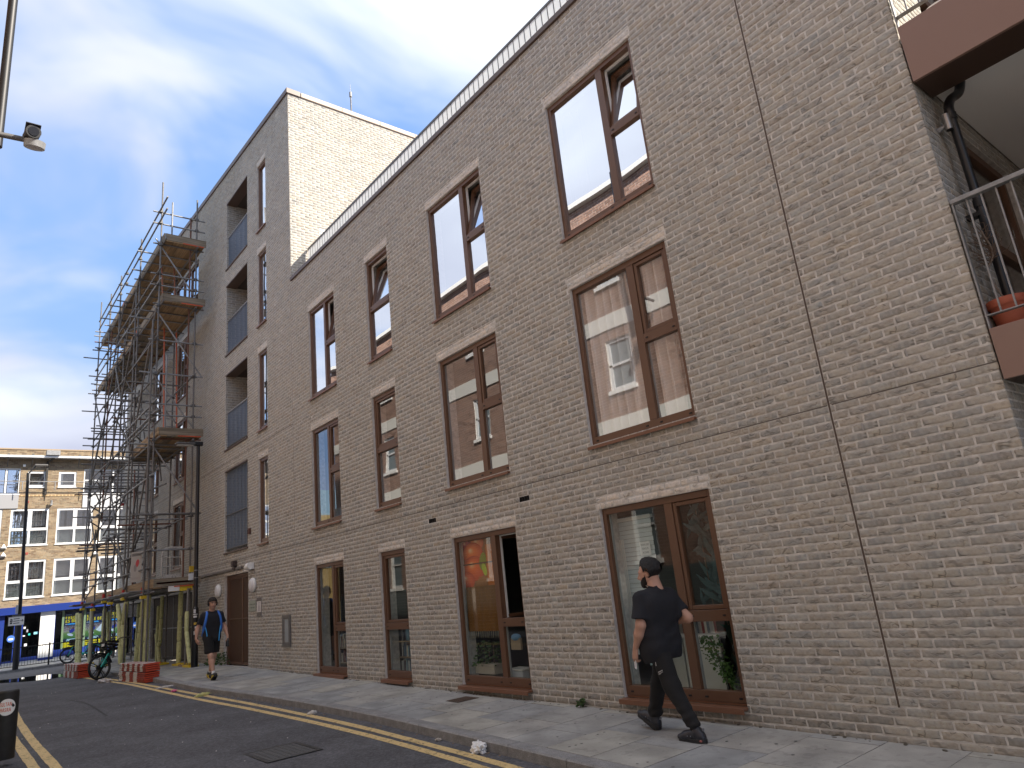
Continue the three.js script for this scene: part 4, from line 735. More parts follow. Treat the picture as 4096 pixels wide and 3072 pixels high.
// ---------- scaffold over the far end of the building ----------
const SR = mulberry(515), sr = (a, b) => a + (b - a) * SR();
{
  const sc = thing('scaffold', 'tube scaffold with timber platforms and yellow foam sleeves at the far end', 'scaffold', [-27, 0, 1]);
  const r = 0.0255, zi = 0.5, zo = 1.57, tm = () => SR() < 0.07 ? M.rust : SR() < 0.5 ? M.galv : M.steel;
  const tb = (n, a, b, m) => part(n, tube(a, b, r, r, 8), m || tm(), sc);
  const coup = (p) => part('coupler', [rbox(p.x - 0.05, p.x + 0.05, p.y - 0.04, p.y + 0.04, p.z - 0.05, p.z + 0.05, 0.012), tube(V(p.x, p.y - 0.015, p.z - 0.085), V(p.x, p.y - 0.015, p.z + 0.085), 0.011, 0.011, 5)], M.galvDark, sc);
  const xo = [-21.9, -24.75, -27.0, -28.1, -30.25, -32.5], xi = [-21.9, -24.4, -26.9, -29.2, -32.4];
  const tops = [14.9, 14.2, 11.6, 14.2, 14.3, 14.8];
  xo.forEach((x, k) => { tb('standard', V(x, 0.05, zo), V(x, tops[k], zo + sr(-0.02, 0.02)), M.steel); });
  // doubled lower lengths beside the main standards
  for (const [x, z, y0, y1] of [[-21.9, 1.70, 2.0, 10.1], [-24.95, 1.62, 2.0, 12.4], [-22.25, 1.62, 0.05, 2.4], [-32.6, 1.62, 2.2, 7.5], [-30.05, 1.5, 5, 12.6]]) tb('standard', V(x, y0, z), V(x, y1, z));
  const tin = [14.55, 13.5, 12.7, 12.7, 12.9];
  xi.forEach((x, k) => tb('standard', V(x, 0.05, zi), V(x, tin[k], zi), M.steel));
  for (const [x, z, y0, y1] of [[-21.9, 1.25, 12.9, 14.25], [-21.9, 1.28, 6.5, 9.0], [-22.0, 0.66, 2.2, 13.9], [-24.4, 1.15, 2.2, 6.4], [-24.6, 0.95, 2.2, 6.4]]) tb('standard', V(x, y0, z), V(x, y1, z));
  const lifts = [2.12, 4.2, 6.42, 8.45, 10.66, 12.72];
  // ledgers run along the building; transoms cross it
  lifts.forEach((y, k) => {
    const xr = -21.45 + sr(-0.1, 0.1), xl = -32.9 + sr(-0.3, 0.2);
    tb('ledger', V(xr, y - 0.06, zo - 0.05), V(xl, y - 0.06, zo - 0.05), M.steel); tb('ledger', V(xr - 0.2, y - 0.06, zi + 0.05), V(xl, y - 0.06, zi + 0.05), M.steel);
    for (const x of xo) { coup(V(x, y - 0.06, zo)); }
    for (const x of xi) coup(V(x, y - 0.06, zi));
    const n = k === 1 || k === 3 ? 9 : 15;
    for (let i = 0; i <= n; i++) { const x = -21.95 - i * (10.7 / n) + sr(-0.12, 0.12), ov = sr(0.12, 0.55); tb('transom', V(x, y, zo + ov), V(x, y + sr(-0.01, 0.01), sr(0.2, 0.32))); }
  });
  // guard rails
  for (const [y, xl] of [[13.83, -32.4], [13.43, -32.3], [11.68, -32.6], [11.3, -32.4], [7.48, -26.0], [7.13, -26.2], [3.2, -32.7], [2.72, -32.6], [9.5, -32.3], [5.3, -31], [6.95, -32.7]]) {
    const right = y > 13 ? -20.9 : -21.6 + sr(0, 0.3); tb('guard_rail', V(right, y, zo + 0.055), V(xl, y + sr(-0.03, 0.03), zo + 0.055)); for (const x of xo) if (x > xl) coup(V(x, y, zo + 0.02));
  }
  for (const y of [13.83, 13.43, 11.68, 11.3, 9.49, 8.42, 7.48, 7.13, 4.2, 3.2]) { const g = y > 3.5 ? [1.8, 0.23] : [1.6, 0.4]; tb('end_rail', V(-21.96, y, g[0]), V(-21.96, y, g[1]), M.galv); coup(V(-21.93, y, zo)); coup(V(-21.93, y, zi)); }
  // left end and mid frames of tubes crossing the bays
  for (let k = 0; k < 26; k++) { const x = [-30.25, -32.5, -28.1][k % 3] + sr(-0.05, 0.05), y = 2.9 + k * 0.37 + sr(-0.1, 0.1); tb('transom', V(x, y, zo + sr(0.15, 0.75)), V(x, y, sr(-0.02, 0.3) + 0.25)); }
  for (const y of [4.55, 5.0, 5.6, 5.9, 6.3, 6.6, 7.3]) { const x = sr(-30, -28.5); tb('tie_tube', V(x, y, 1.9), V(x - sr(2, 3.4), y + sr(-0.02, 0.02), sr(0.9, 1.5))); }
  // braces
  for (const [x0, y0, x1, y1, z] of [[-21.95, 6.2, -24.6, 2.3, zo + 0.06], [-24.8, 2.3, -28.2, 6.3, zo + 0.06], [-28.1, 6.4, -32.4, 2.4, zo + 0.06], [-24.7, 6.5, -21.9, 10.5, zo + 0.06], [-28.1, 10.5, -24.8, 6.5, zo + 0.06], [-32.5, 6.6, -28.2, 10.5, zo + 0.06], [-24.9, 10.6, -28.1, 6.8, zo + 0.1], [-32.5, 10.6, -30.2, 8.4, zo + 0.06], [-30.3, 8.5, -32.4, 6.4, zo + 0.06], [-27, 12.6, -28.6, 10.7, zo + 0.06], [-24.5, 12.7, -26.4, 10.8, zo + 0.06], [-30.2, 4.2, -32.5, 6.3, zo + 0.08], [-27.8, 2.4, -30.2, 4.2, zo + 0.08]]) tb('brace', V(x0, y0, z), V(x1, y1, z), M.steel);
  for (const [y0, y1] of [[12.9, 10.75], [10.6, 8.45], [8.5, 6.5], [6.4, 4.2]]) tb('brace', V(-22.0, y0, zo + 0.12), V(-22.0, y1, zi - 0.25), M.galv);
  for (const [y0, y1] of [[2.3, 4.3], [4.3, 6.4], [6.6, 8.6], [8.6, 10.6]]) { tb('brace', V(-32.55, y0, zo), V(-32.55, y1, zi - 0.1)); tb('brace', V(-28.15, y1, zo), V(-28.15, y0, zi)); }
  for (let k = 0; k < 30; k++) { const x = sr(-32.3, -22.4), y = sr(2.6, 12), l = sr(1.6, 2.6), s = SR() < 0.5 ? -1 : 1; tb(k % 2 ? 'brace' : 'ledger', V(x, y, zo + sr(-0.9, 0.1)), V(Math.max(-32.8, x - l), y + (k % 2 ? s * l * 0.85 : 0), zo + sr(-0.9, 0.1)), M.steel); }
  // boarded lifts
  const plat = (y, xa, xb, n, grey) => {
    for (let z = 0.32, i = 0; i < 5; i++, z += 0.233) for (let x = xa; x > xb + 0.4;) { const l = Math.min(sr(3.2, 3.95), x - xb); part('scaffold_board', box(x - l, x - 0.012, y + 0.03, y + 0.066, z, z + 0.222), SR() < (grey || 0.2) ? M.boardGrey : M.board, sc); x -= l; }
    for (let x = xa; x > xb + 0.4;) { const l = Math.min(3.9, x - xb); part('toe_board', box(x - l, x - 0.01, y + 0.07, y + 0.29, zo - 0.1, zo - 0.062), SR() < 0.3 ? M.boardGrey : M.toeBoard, sc); x -= l; }
    part('toe_board', box(xa - 0.04, xa, y + 0.07, y + 0.29, 0.25, zo - 0.11), M.boardGrey, sc);
    part('board_end_band', box(xa - 0.004, xa + 0.006, y + 0.034, y + 0.062, 0.32, 0.95), M.orange, sc);
  };
  plat(12.72, -21.72, -32.4, 5, 0.15); plat(10.66, -21.72, -32.6, 5, 0.3); plat(6.42, -21.72, -25.7, 5, 0.4); plat(2.12, -21.75, -32.6, 5, 0.5);
  part('board_end_band', box(-25.3, -25.24, 10.75, 10.95, zo - 0.06, zo - 0.05), M.orange, sc);
  part('board_end_band', box(-27.9, -27.8, 12.82, 13.0, zo - 0.06, zo - 0.05), M.orange, sc);
  // foam sleeves, base plates and sole boards at street level
  const Q = (x, y) => [450 + x * 370 / 839, 2300 + y * 370 / 839];
  const sleeve = (pts, rad = 0.062, m = M.foam) => {
    for (let i = 0; i + 1 < pts.length; i++) { const a = pts[i], b = pts[i + 1], d = b.clone().sub(a), n = Math.max(1, Math.round(d.length() / 0.55)); for (let k = 0; k < n; k++) { const p = a.clone().addScaledVector(d, k / n), q = a.clone().addScaledVector(d, (k + 1) / n - 0.012); part('foam_sleeve', [tube(p, p.clone().lerp(q, 0.12), rad * 0.84, rad, 12), tube(p.clone().lerp(q, 0.12), p.clone().lerp(q, 0.88), rad, rad, 12), tube(p.clone().lerp(q, 0.88), q, rad, rad * 0.84, 12)], m, sc); } }
  };
  const S1 = (pix, z, rad) => sleeve(pix.map(p => onZ(...Q(...p), z)), rad);
  // beside the lamp post
  S1([[622, 140], [612, 400], [597, 805]], 0.5, 0.066); S1([[676, 330], [671, 515], [703, 805]], 0.62, 0.058); tb('standard', onZ(...Q(686, 120), 0.6), onZ(...Q(656, 808), 0.6), M.galv);
  S1([[418, 280], [404, 600], [398, 808]], 0.42, 0.052); S1([[452, 190], [432, 600], [415, 650], [428, 806]], 0.5, 0.058); S1([[392, 535], [404, 640]], 0.42, 0.04);
  S1([[330, 180], [312, 400], [296, 812]], 1.2, 0.075); S1([[283, 232], [252, 520], [210, 812]], 1.3, 0.072); S1([[262, 430], [262, 600], [252, 812]], 1.25, 0.062);
  S1([[128, 240], [100, 450], [104, 660], [88, 812]], 1.55, 0.075); S1([[50, 270], [66, 420], [72, 812]], 1.57, 0.066); S1([[240, 260], [215, 640], [212, 800]], 0.6, 0.055); S1([[105, 305], [85, 400], [100, 560]], 1.3, 0.05);
  const Z2 = (x, y) => [x * 1024 / 2201, 2300 + y * 1024 / 2201];
  const S2 = (pix, z, rad, m) => sleeve(pix.map(p => onZ(...Z2(...p), z)), rad, m);
  S2([[665, 330], [665, 560], [658, 775]], 1.66, 0.07); S2([[690, 335], [688, 560], [677, 778]], 1.62, 0.07); S2([[790, 290], [778, 560], [765, 760]], 1.57, 0.06, std(0.55, 0.55, 0.38, 0.8)); S2([[902, 290], [885, 520], [875, 690]], 1.3, 0.066); S2([[948, 310], [940, 620]], 0.8, 0.055); S2([[928, 320], [926, 600]], 0.9, 0.05);
  for (const [x, z] of [[-21.45, 0.55], [-22.1, 0.5], [-22.75, 0.5], [-24.35, 0.6], [-31.0, 1.9], [-31.2, 1.5], [-28.2, 1.57], [-25.2, 1.25]]) { part('base_plate', rbox(x - 0.11, x + 0.11, gp(-21) + 0.045, gp(-21) + 0.06, z - 0.11, z + 0.11), M.yellow, sc); part('sole_board', box(x - 0.34, x + 0.3, gp(-21) + 0.001, gp(-21) + 0.045, z - 0.13, z + 0.13), SR() < 0.6 ? M.yellow : M.board, sc); }
  // red and yellow plastic caps at the low lift
  for (const [x, y, s] of [[-24.9, 2.35, 1], [-27.0, 2.3, 1], [-28.1, 2.4, 1], [-30.2, 2.2, 1], [-32.5, 2.3, 1], [-22.3, 2.28, 1]]) { part('warning_cap', tube(V(x + 0.1, y - 0.2, zo + 0.08), V(x + 0.1, y - 0.06, zo + 0.08), 0.045, 0.045, 10), M.red, sc); part('clamp', rbox(x - 0.06, x + 0.14, y - 0.36, y - 0.28, zo - 0.02, zo + 0.12), M.yellow, sc); }
  // white peeling gate leaf at the loading bay
  const K = (x, y) => onX(300 + x * 800 / 2212, 1750 + y * 800 / 2212, -22.6);
  const gt = sub('loading_gate', sc), P = (n, ge, m) => { const a = joined(ge), o = worldOff(gt); a.translate(-o.x, -o.y, -o.z); mesh(n, a, m, gt); };
  const gw = std(0.62, 0.60, 0.56, 0.7, { map: T.paintWear });
  P('frame', path([K(1195, 1215), K(1010, 1228), K(975, 1270), K(970, 1580), K(1000, 1618), K(1195, 1610)], 0.028, 60, 8), gw); P('frame', [tube(K(1175, 1215), K(1195, 1615), 0.026), tube(K(985, 1328), K(1170, 1322), 0.016), tube(K(960, 1430), K(1180, 1420), 0.016)], gw);
  const a = K(985, 1520), b = K(1170, 1515), c = K(1180, 1605), d = K(985, 1605); const pn = new THREE.BufferGeometry(); pn.setAttribute('position', new THREE.Float32BufferAttribute([a, d, c, a, c, b].flatMap(p => [-22.6, p.y, p.z]), 3)); pn.computeVertexNormals(); P('panel', box(-22.62, -22.6, c.y, a.y, b.z, a.z), gw);
  part('mesh_wire', [0, 1, 2, 3, 4, 5].map(k => tube(K(1000 + k * 32, 1330).add(V(0, 0, 0)), K(1000 + k * 32, 1515), 0.004, 0.004, 4)), M.galv, sc);
  // yellow and red bits on the end transom
  const tgp = onX(300 + 800 * 530 / 1009, 1950 + 763 * 530 / 1009, -21.8); part('inspection_tag', [rbox(-21.8, -21.78, tgp.y - 0.09, tgp.y + 0.08, tgp.z - 0.33, tgp.z + 0.3)], M.yellow, sc);
  const tg2 = onX(300 + 748 * 530 / 1009, 1950 + 768 * 530 / 1009, -21.79); part('inspection_tag', [rbox(-21.785, -21.76, tg2.y - 0.08, tg2.y + 0.08, tg2.z - 0.16, tg2.z + 0.14, 0.01)], M.whitePlastic, sc);
  part('warning_tape', box(-21.76, -21.75, 2.26, 2.31, 0.45, 1.4), M.red, sc);
  // ladders stand inside the scaffold
  const ladder = (label, x, z, y0, y1, m) => {
    const l = thing('ladder', label, 'ladder', [x, y0, z]), w = 0.19, lean = 0.45;
    for (const s of [-1, 1]) part('stile', tube(V(x - lean, y1, z + s * w), V(x, y0, z + s * w), 0.024, 0.024, 6), m, l);
    for (let y = y0 + 0.2, n = (y1 - y0); y < y1; y += 0.26) { const t = (y - y0) / n; part('rung', tube(V(x - lean * t, y, z - w), V(x - lean * t, y, z + w), 0.013, 0.013, 6), M.galv, l); }
  };
  ladder('rusty orange ladder rising to the topmost scaffold platform', -23.2, 0.95, 10.75, 13.0, std(0.36, 0.15, 0.09, 0.7));
  ladder('orange ladder between the middle and the long upper scaffold platform', -23.6, 0.72, 6.5, 10.9, std(0.55, 0.14, 0.07, 0.6));
  ladder('slim rusty ladder from the lowest scaffold platform up to the short middle platform', -27.4, 0.7, 2.2, 6.6, std(0.22, 0.09, 0.065, 0.7));
  // the safety sign wired to the guard rail
  const sp = onZ(300 + 675 * 800 / 2212, 1750 + 1430 * 800 / 2212, zo + 0.12);
  const sg = thing('site_sign', 'white site safety sign with red print hung on the lower scaffold guard rail', 'sign', [sp.x, sp.y, sp.z]);
  const st = canvasTex(128, 256, (c, w, h) => { c.fillStyle = '#a9a6a3'; c.fillRect(0, 0, w, h); c.fillStyle = '#7c7a78'; c.fillRect(10, 12, 108, 26); c.fillStyle = '#b8474d'; c.beginPath(); c.ellipse(78, 100, 20, 34, 0.3, 0, 7); c.fill(); c.fillStyle = '#8a8686'; c.beginPath(); c.ellipse(54, 140, 18, 30, 0, 0, 7); c.fill(); c.fillStyle = '#555'; c.font = 'bold 22px sans-serif'; c.fillText('DANGER', 16, 33); c.fillStyle = '#a39c9a'; c.fillRect(12, 216, 100, 18); });
  const pl = new THREE.PlaneGeometry(0.42, 0.85); pl.rotateY(0.5); lpart('print', pl, new THREE.MeshStandardMaterial({ map: st, roughness: 0.5 }), sg, true); const bk = box(-0.21, 0.21, -0.425, 0.425, -0.008, -0.002); bk.rotateY(0.5); lpart('backing', bk, M.white, sg);
}
// ---------- street furniture and things on the wall ----------
const PX = (ox, oy, w, W = 2212) => (x, y) => [ox + x * w / W, oy + y * w / W];
{
  // lamp post against the wall
  const x = -21.1, z = 0.55, l = thing('street_lamp', 'black street lamp post with flat grey head standing by the wall beside the scaffold', 'street lamp', [x, 0, z]);
  part('post', [tube(V(x, 0.005, z), V(x, 1.5, z), 0.088, 0.086, 20), tube(V(x, 1.5, z), V(x, 1.56, z), 0.086, 0.06, 20), tube(V(x, 1.56, z), V(x, 6.1, z), 0.06, 0.05, 16)], M.blackGloss, l);
  part('head_bracket', [rbox(x - 0.07, x + 0.07, 6.05, 6.17, z - 0.12, z + 0.12, 0.02)], M.black, l);
  part('lamp_head', [rbox(x - 0.12, x + 0.12, 6.06, 6.13, z + 0.1, z + 0.62, 0.03)], M.galvDark, l);
  part('lens', rbox(x - 0.09, x + 0.09, 6.045, 6.062, z + 0.15, z + 0.58, 0.006), std(0.6, 0.6, 0.58, 0.3), l);
  part('clip_band', [tube(V(x, 2.52, z), V(x, 2.54, z), 0.062, 0.062, 16), tube(V(x, 2.32, z), V(x, 2.34, z), 0.062, 0.062, 16)], M.galv, l);
  const f = CAM.clone().sub(V(x, 1.4, z)).setY(0).normalize(), ang = Math.atan2(f.x, f.z);
  const stick = (y, w, h, m, off = 0) => { const g = new THREE.CylinderGeometry(0.0885, 0.0885, h, 6, 1, true, ang - w / 0.088 / 2 + off, w / 0.088); g.translate(x, y, z); part('sticker', g, m, l); };
  stick(1.30, 0.09, 0.05, M.white); stick(1.12, 0.07, 0.06, std(0.6, 0.4, 0.05, 0.6)); stick(1.02, 0.05, 0.05, M.white, 0.2); stick(0.88, 0.07, 0.09, std(0.5, 0.5, 0.48, 0.6)); stick(1.44, 0.06, 0.10, std(0.6, 0.6, 0.6, 0.6), -0.2); stick(1.36, 0.12, 0.02, M.white);
  part('sign_plate', rbox(x - 0.16, x - 0.10, 2.28, 2.46, z + 0.03, z + 0.16), M.upvc, l); part('sign_plate', rbox(x - 0.19, x - 0.11, 2.5, 2.66, z + 0.02, z + 0.14), std(0.55, 0.36, 0.02, 0.6), l);
}
{
  const b = onX(130 * 1024 / 2201, 2300 + 815 * 1024 / 2201, -38.5), x = -38.5, z = b.z, y0 = b.y, hd = onX(330 * 1024 / 2212, 1700 + 350 * 1024 / 2212, x);
  const l = thing('street_lamp', 'tall dark street lamp post with white arrow sign in front of the blue shop', 'street lamp', [x, y0, z]);
  part('post', [tube(V(x, y0, z), V(x, 2.0, z), 0.11, 0.11, 16), tube(V(x, 2.0, z), V(x, 8.35, z + 0.12), 0.075, 0.06, 14)], M.black, l);
  part('arm', tube(V(x, 8.3, z + 0.12), V(x, hd.y - 0.05, hd.z + 0.1), 0.03, 0.03, 8), M.black, l);
  part('lamp_head', rbox(x - 0.12, x + 0.12, hd.y - 0.04, hd.y + 0.05, hd.z - 0.38, hd.z + 0.14, 0.03), M.galvDark, l);
  const st = canvasTex(256, 160, (c, w, h) => { c.fillStyle = '#eceae4'; c.fillRect(0, 0, w, h); c.fillStyle = '#111'; c.fillRect(8, 8, w - 16, 3); c.fillRect(24, 60, 44, 26); c.beginPath(); c.arc(46, 52, 20, Math.PI, 0); c.fill(); c.fillRect(28, 96, 36, 30); c.font = 'bold 22px sans-serif'; for (const y of [44, 84, 124]) c.fillRect(80, y - 12, 100, 13); c.lineWidth = 8; c.strokeStyle = '#111'; c.beginPath(); c.moveTo(190, 78); c.lineTo(240, 78); c.moveTo(220, 58); c.lineTo(241, 78); c.lineTo(220, 98); c.stroke(); });
  const P = onX(...[300 * 480 / 2212, 2380 + 480 * 480 / 2212], x + 0.14);
  const g = new THREE.PlaneGeometry(0.56, 0.36); g.rotateY(Math.PI / 2 - 0.12); g.translate(P.x, P.y, P.z);
  part('sign_print', g, new THREE.MeshStandardMaterial({ map: st, roughness: 0.6 }), l, true);
  const bk = box(-0.28, 0.28, -0.18, 0.18, -0.014, -0.003); bk.rotateY(Math.PI / 2 - 0.12); bk.translate(P.x, P.y, P.z); part('sign_plate', bk, M.galv, l);
  const p2 = onX(...[310 * 480 / 2212, 2380 + 385 * 480 / 2212], x + 0.1), p3 = onX(...[312 * 480 / 2212, 2380 + 270 * 480 / 2212], x + 0.1);
  part('sign_plate', [rbox(p2.x - 0.2, p2.x, p2.y - 0.06, p2.y + 0.05, p2.z - 0.15, p2.z + 0.14)], M.galvDark, l); part('sign_plate', [rbox(p3.x - 0.12, p3.x, p3.y - 0.17, p3.y + 0.19, p3.z - 0.05, p3.z + 0.04)], std(0.45, 0.47, 0.5, 0.5), l);
}
// pedestrian railing along the far kerb
{
  const x = -39.35, y0 = -0.18, f = thing('guard_railing', 'black steel pedestrian railing along the far kerb before the blue shop', 'railing', [x, y0, 2]);
  const zs = [3.68, 1.83, -0.05, -1.95];
  for (const z of zs) part('post', rbox(x - 0.03, x + 0.03, y0, y0 + 0.98, z - 0.03, z + 0.03), M.black, f);
  for (let i = 0; i + 1 < zs.length; i++) {
    part('top_rail', rbox(x - 0.02, x + 0.02, y0 + 0.88, y0 + 0.925, zs[i + 1] + 0.03, zs[i] - 0.03), M.black, f); part('bottom_rail', rbox(x - 0.02, x + 0.02, y0 + 0.12, y0 + 0.15, zs[i + 1] + 0.03, zs[i] - 0.03), M.black, f);
    for (let z = zs[i] - 0.12; z > zs[i + 1] + 0.06; z -= 0.105) part('bar', tube(V(x, y0 + 0.15, z), V(x, y0 + 0.88, z), 0.008, 0.008, 5), M.black, f);
  }
  part('finial', tube(V(x, y0 + 0.9, 3.68), V(x, y0 + 0.98, 3.68), 0.03, 0.03, 8), M.black, f);
}
{
  const p = onX(449, 2660, -37.6), y0 = -0.2, b = thing('bollard', 'black ball-topped bollard beyond the bicycle at the corner', 'bollard', [p.x, y0, p.z]);
  lpart('shaft', lathe([[0, 0], [0.11, 0], [0.11, 0.1], [0.075, 0.14], [0.07, 0.8], [0.09, 0.83], [0.09, 0.9], [0.05, 0.93], [0.03, 0.97], [0, 0.97]], 14), M.black, b); lpart('ball', ball(V(0, 1.05, 0), 0.09), M.black, b);
}
// bollard with a round sticker, close at the left
{
  const x = -11.7, z = 5.33, top = 0.70, g0 = gp(x) - 0.02, b = thing('bollard', 'dark grey bollard with round white sticker at the bottom left corner', 'bollard', [x, g0, z]);
  const h = top - g0, rr = 0.115;
  lpart('shaft', lathe([[0, 0], [rr, 0], [rr, h - 0.03], [rr * 0.93, h - 0.008], [rr * 0.7, h], [0, h + 0.005]], 28), std(0.035, 0.033, 0.03, 0.55, { map: T.grain }), b);
  const st = canvasTex(256, 256, (c, w) => { c.fillStyle = '#efece6'; c.fillRect(0, 0, w, w); c.fillStyle = '#d2603a'; c.font = 'bold 66px sans-serif'; c.save(); c.translate(22, 112); c.scale(0.72, 1.25); c.fillText('SULTAN', 0, 0); c.restore(); c.save(); c.translate(30, 196); c.scale(0.76, 1.2); c.fillText('HASRA', 0, 0); c.restore(); c.fillStyle = '#1a1a1a'; c.beginPath(); c.moveTo(205, 70); c.lineTo(248, 118); c.lineTo(216, 140); c.lineTo(196, 112); c.fill(); });
  const f = CAM.clone().sub(V(x, 0, z)).normalize(), a = Math.atan2(f.x, f.z);
  const disc = new THREE.RingGeometry(0.0005, 0.098, 32, 10), p = disc.attributes.position; for (let i = 0; i < p.count; i++) { const t = p.getX(i) / (rr + 0.002) + a - 0.1; p.setXYZ(i, Math.sin(t) * (rr + 0.002), p.getY(i) + h - 0.2, Math.cos(t) * (rr + 0.002)); } disc.computeVertexNormals();
  lpart('sticker', disc, new THREE.MeshStandardMaterial({ map: st, roughness: 0.5 }), b, true);
}
// wall lights, detector, conduits, signs, meter cabinet
const D6 = PX(850, 2000, 400, 830);
function bulkhead(px, py, label) {
  const p = onZ(...D6(px, py), 0.05), t = thing('wall_light', label, 'wall light', [p.x, p.y, 0]);
  const m = new THREE.Matrix4().makeRotationX(Math.PI / 2);
  lpart('base', lathe([[0, 0], [0.165, 0], [0.172, 0.02], [0.172, 0.055], [0.15, 0.075], [0, 0.075]], 32, m), M.whitePlastic, t); lpart('diffuser', lathe([[0.148, 0.07], [0.14, 0.09], [0.10, 0.105], [0, 0.11]], 32, m), std(0.72, 0.73, 0.76, 0.3), t);
}
bulkhead(328, 705, 'round white bulkhead light on the brick right of the brown gate'); bulkhead(43, 755, 'round white bulkhead light on the brick left of the brown gate');
{
  const p = onZ(...D6(298, 552), 0.1), t = thing('security_light', 'white cylindrical security light on the conduit end above the gate corner', 'light', [p.x, p.y, 0]);
  lpart('body', [tube(V(-0.20, -0.02, 0.09), V(-0.02, 0.0, 0.1), 0.055, 0.09, 18), tube(V(-0.02, 0, 0.1), V(0.12, 0.01, 0.09), 0.09, 0.085, 18), ball(V(-0.2, -0.02, 0.09), 0.055, 0.055, 0.055)], M.whitePlastic, t); lpart('mount', rbox(0.02, 0.13, -0.07, 0.09, 0, 0.08), M.whitePlastic, t);
  const q = onZ(...D6(180, 525), 0.05), u = thing('detector', 'small dark brown detector box on the brick above the gate', 'detector', [q.x, q.y, 0]); lpart('body', [rbox(-0.08, 0.08, -0.09, 0.06, 0, 0.12, 0.02), rbox(-0.07, 0.09, -0.17, -0.10, 0.02, 0.09)], std(0.05, 0.03, 0.025, 0.5), u);
  const c = thing('cable_conduit', 'grey metal cable trunking running along the brick above the gate', 'conduit', [-20, 2.4, 0]); part('trunking', rbox(-22.9, -18.85, 2.375, 2.43, 0.002, 0.06), std(0.16, 0.14, 0.13, 0.45, { metalness: 0.3 }), c);
  const rb = onZ(1920 * 800 / 2212 + 300, 1750 + 1040 * 800 / 2212, 0.04), k = thing('wall_bracket', 'rusty brown bracket stub on the brick beside the louvred screen', 'bracket', [rb.x, rb.y, 0]); lpart('stub', [rbox(-0.14, 0.05, -0.05, 0.05, 0, 0.02), rbox(0, 0.06, -0.07, 0.08, 0.0, 0.06)], std(0.12, 0.06, 0.045, 0.8), k);
}
{
  const S = PX(960, 2230, 160, 1062), A = onZ(...S(245, 1160), 0.006), B = onZ(...S(430, 1410), 0.006), cx = (A.x + B.x) / 2, cy = (A.y + B.y) / 2, w = B.x - A.x, h = 0.255;
  const st = canvasTex(256, 140, (c, W, H) => { c.fillStyle = '#9aa094'; c.fillRect(0, 0, W, H); c.fillStyle = '#2d332e'; c.font = 'bold 27px sans-serif'; c.textAlign = 'center'; c.fillText('STEPHEN COURT', W / 2, 60, 236); c.fillText('5 TREE STREET', W / 2, 104, 200); });
  const t = thing('name_plate', 'grey metal name plate with dark lettering on the brick right of the gate', 'sign', [cx, cy, 0]);
  lpart('plate', rbox(-w / 2, w / 2, -h / 2, h / 2, 0.002, 0.012), M.galv, t); const g = new THREE.PlaneGeometry(w - 0.01, h - 0.01); g.translate(0, 0, 0.0145); lpart('print', g, new THREE.MeshStandardMaterial({ map: st, roughness: 0.55 }), t, true);
  const C = onZ(...S(445, 1050), 0.006), D = onZ(...S(570, 1545), 0.006), nx = (C.x + D.x) / 2, ny = 1.38, nw = D.x - C.x, nh = 0.44;
  const nt = canvasTex(128, 180, (c, W, H) => { c.fillStyle = '#cfccc9'; c.fillRect(0, 0, W, H); c.fillStyle = '#6d6763'; c.fillRect(0, 0, W, 34); c.fillRect(0, 142, W, 38); c.fillStyle = '#9a94a0'; c.fillRect(20, 46, 90, 5); c.fillRect(20, 60, 90, 4); c.fillStyle = '#b4b0b2'; c.fillRect(34, 74, 60, 58); });
  const n = thing('paper_notice', 'narrow paper notice in a clear holder beside the grey name plate', 'notice', [nx, ny, 0]);
  lpart('holder', rbox(-nw / 2, nw / 2, -nh / 2, nh / 2, 0.001, 0.008, 0.002), M.galv, n); const ng = new THREE.PlaneGeometry(nw - 0.02, nh - 0.02); ng.translate(0, 0, 0.0105); lpart('print', ng, new THREE.MeshStandardMaterial({ map: nt, roughness: 0.6 }), n, true);
  const E = onZ(...D6(587, 955), 0), F = onZ(...D6(655, 1218), 0), m = thing('meter_cabinet', 'grey steel meter cabinet with pale panel set in the brick near the joint', 'cabinet', [(E.x + F.x) / 2, (E.y + F.y) / 2, 0]), W = (F.x - E.x) / 2, H = (E.y - F.y) / 2;
  lpart('frame', [rbox(-W, -W + 0.07, -H, H, 0, 0.035), rbox(W - 0.07, W, -H, H, 0, 0.035), rbox(-W + 0.07, W - 0.07, H - 0.07, H, 0, 0.035), rbox(-W + 0.07, W - 0.07, -H, -H + 0.07, 0, 0.035)], std(0.17, 0.165, 0.16, 0.5, { metalness: 0.4 }), m);
  lpart('door', rbox(-W + 0.075, W - 0.075, -H + 0.075, H - 0.075, 0.002, 0.026), std(0.24, 0.235, 0.23, 0.5, { metalness: 0.3 }), m); lpart('panel', rbox(-W + 0.17, W - 0.10, -H + 0.1, H - 0.1, 0.02, 0.032), std(0.30, 0.34, 0.36, 0.5), m); lpart('lock', [tube(V(-W + 0.12, 0.0, 0.026), V(-W + 0.12, 0, 0.04), 0.012, 0.012, 10), tube(V(-W + 0.12, -0.09, 0.026), V(-W + 0.12, -0.09, 0.036), 0.014, 0.014, 10)], M.galv, m);
}
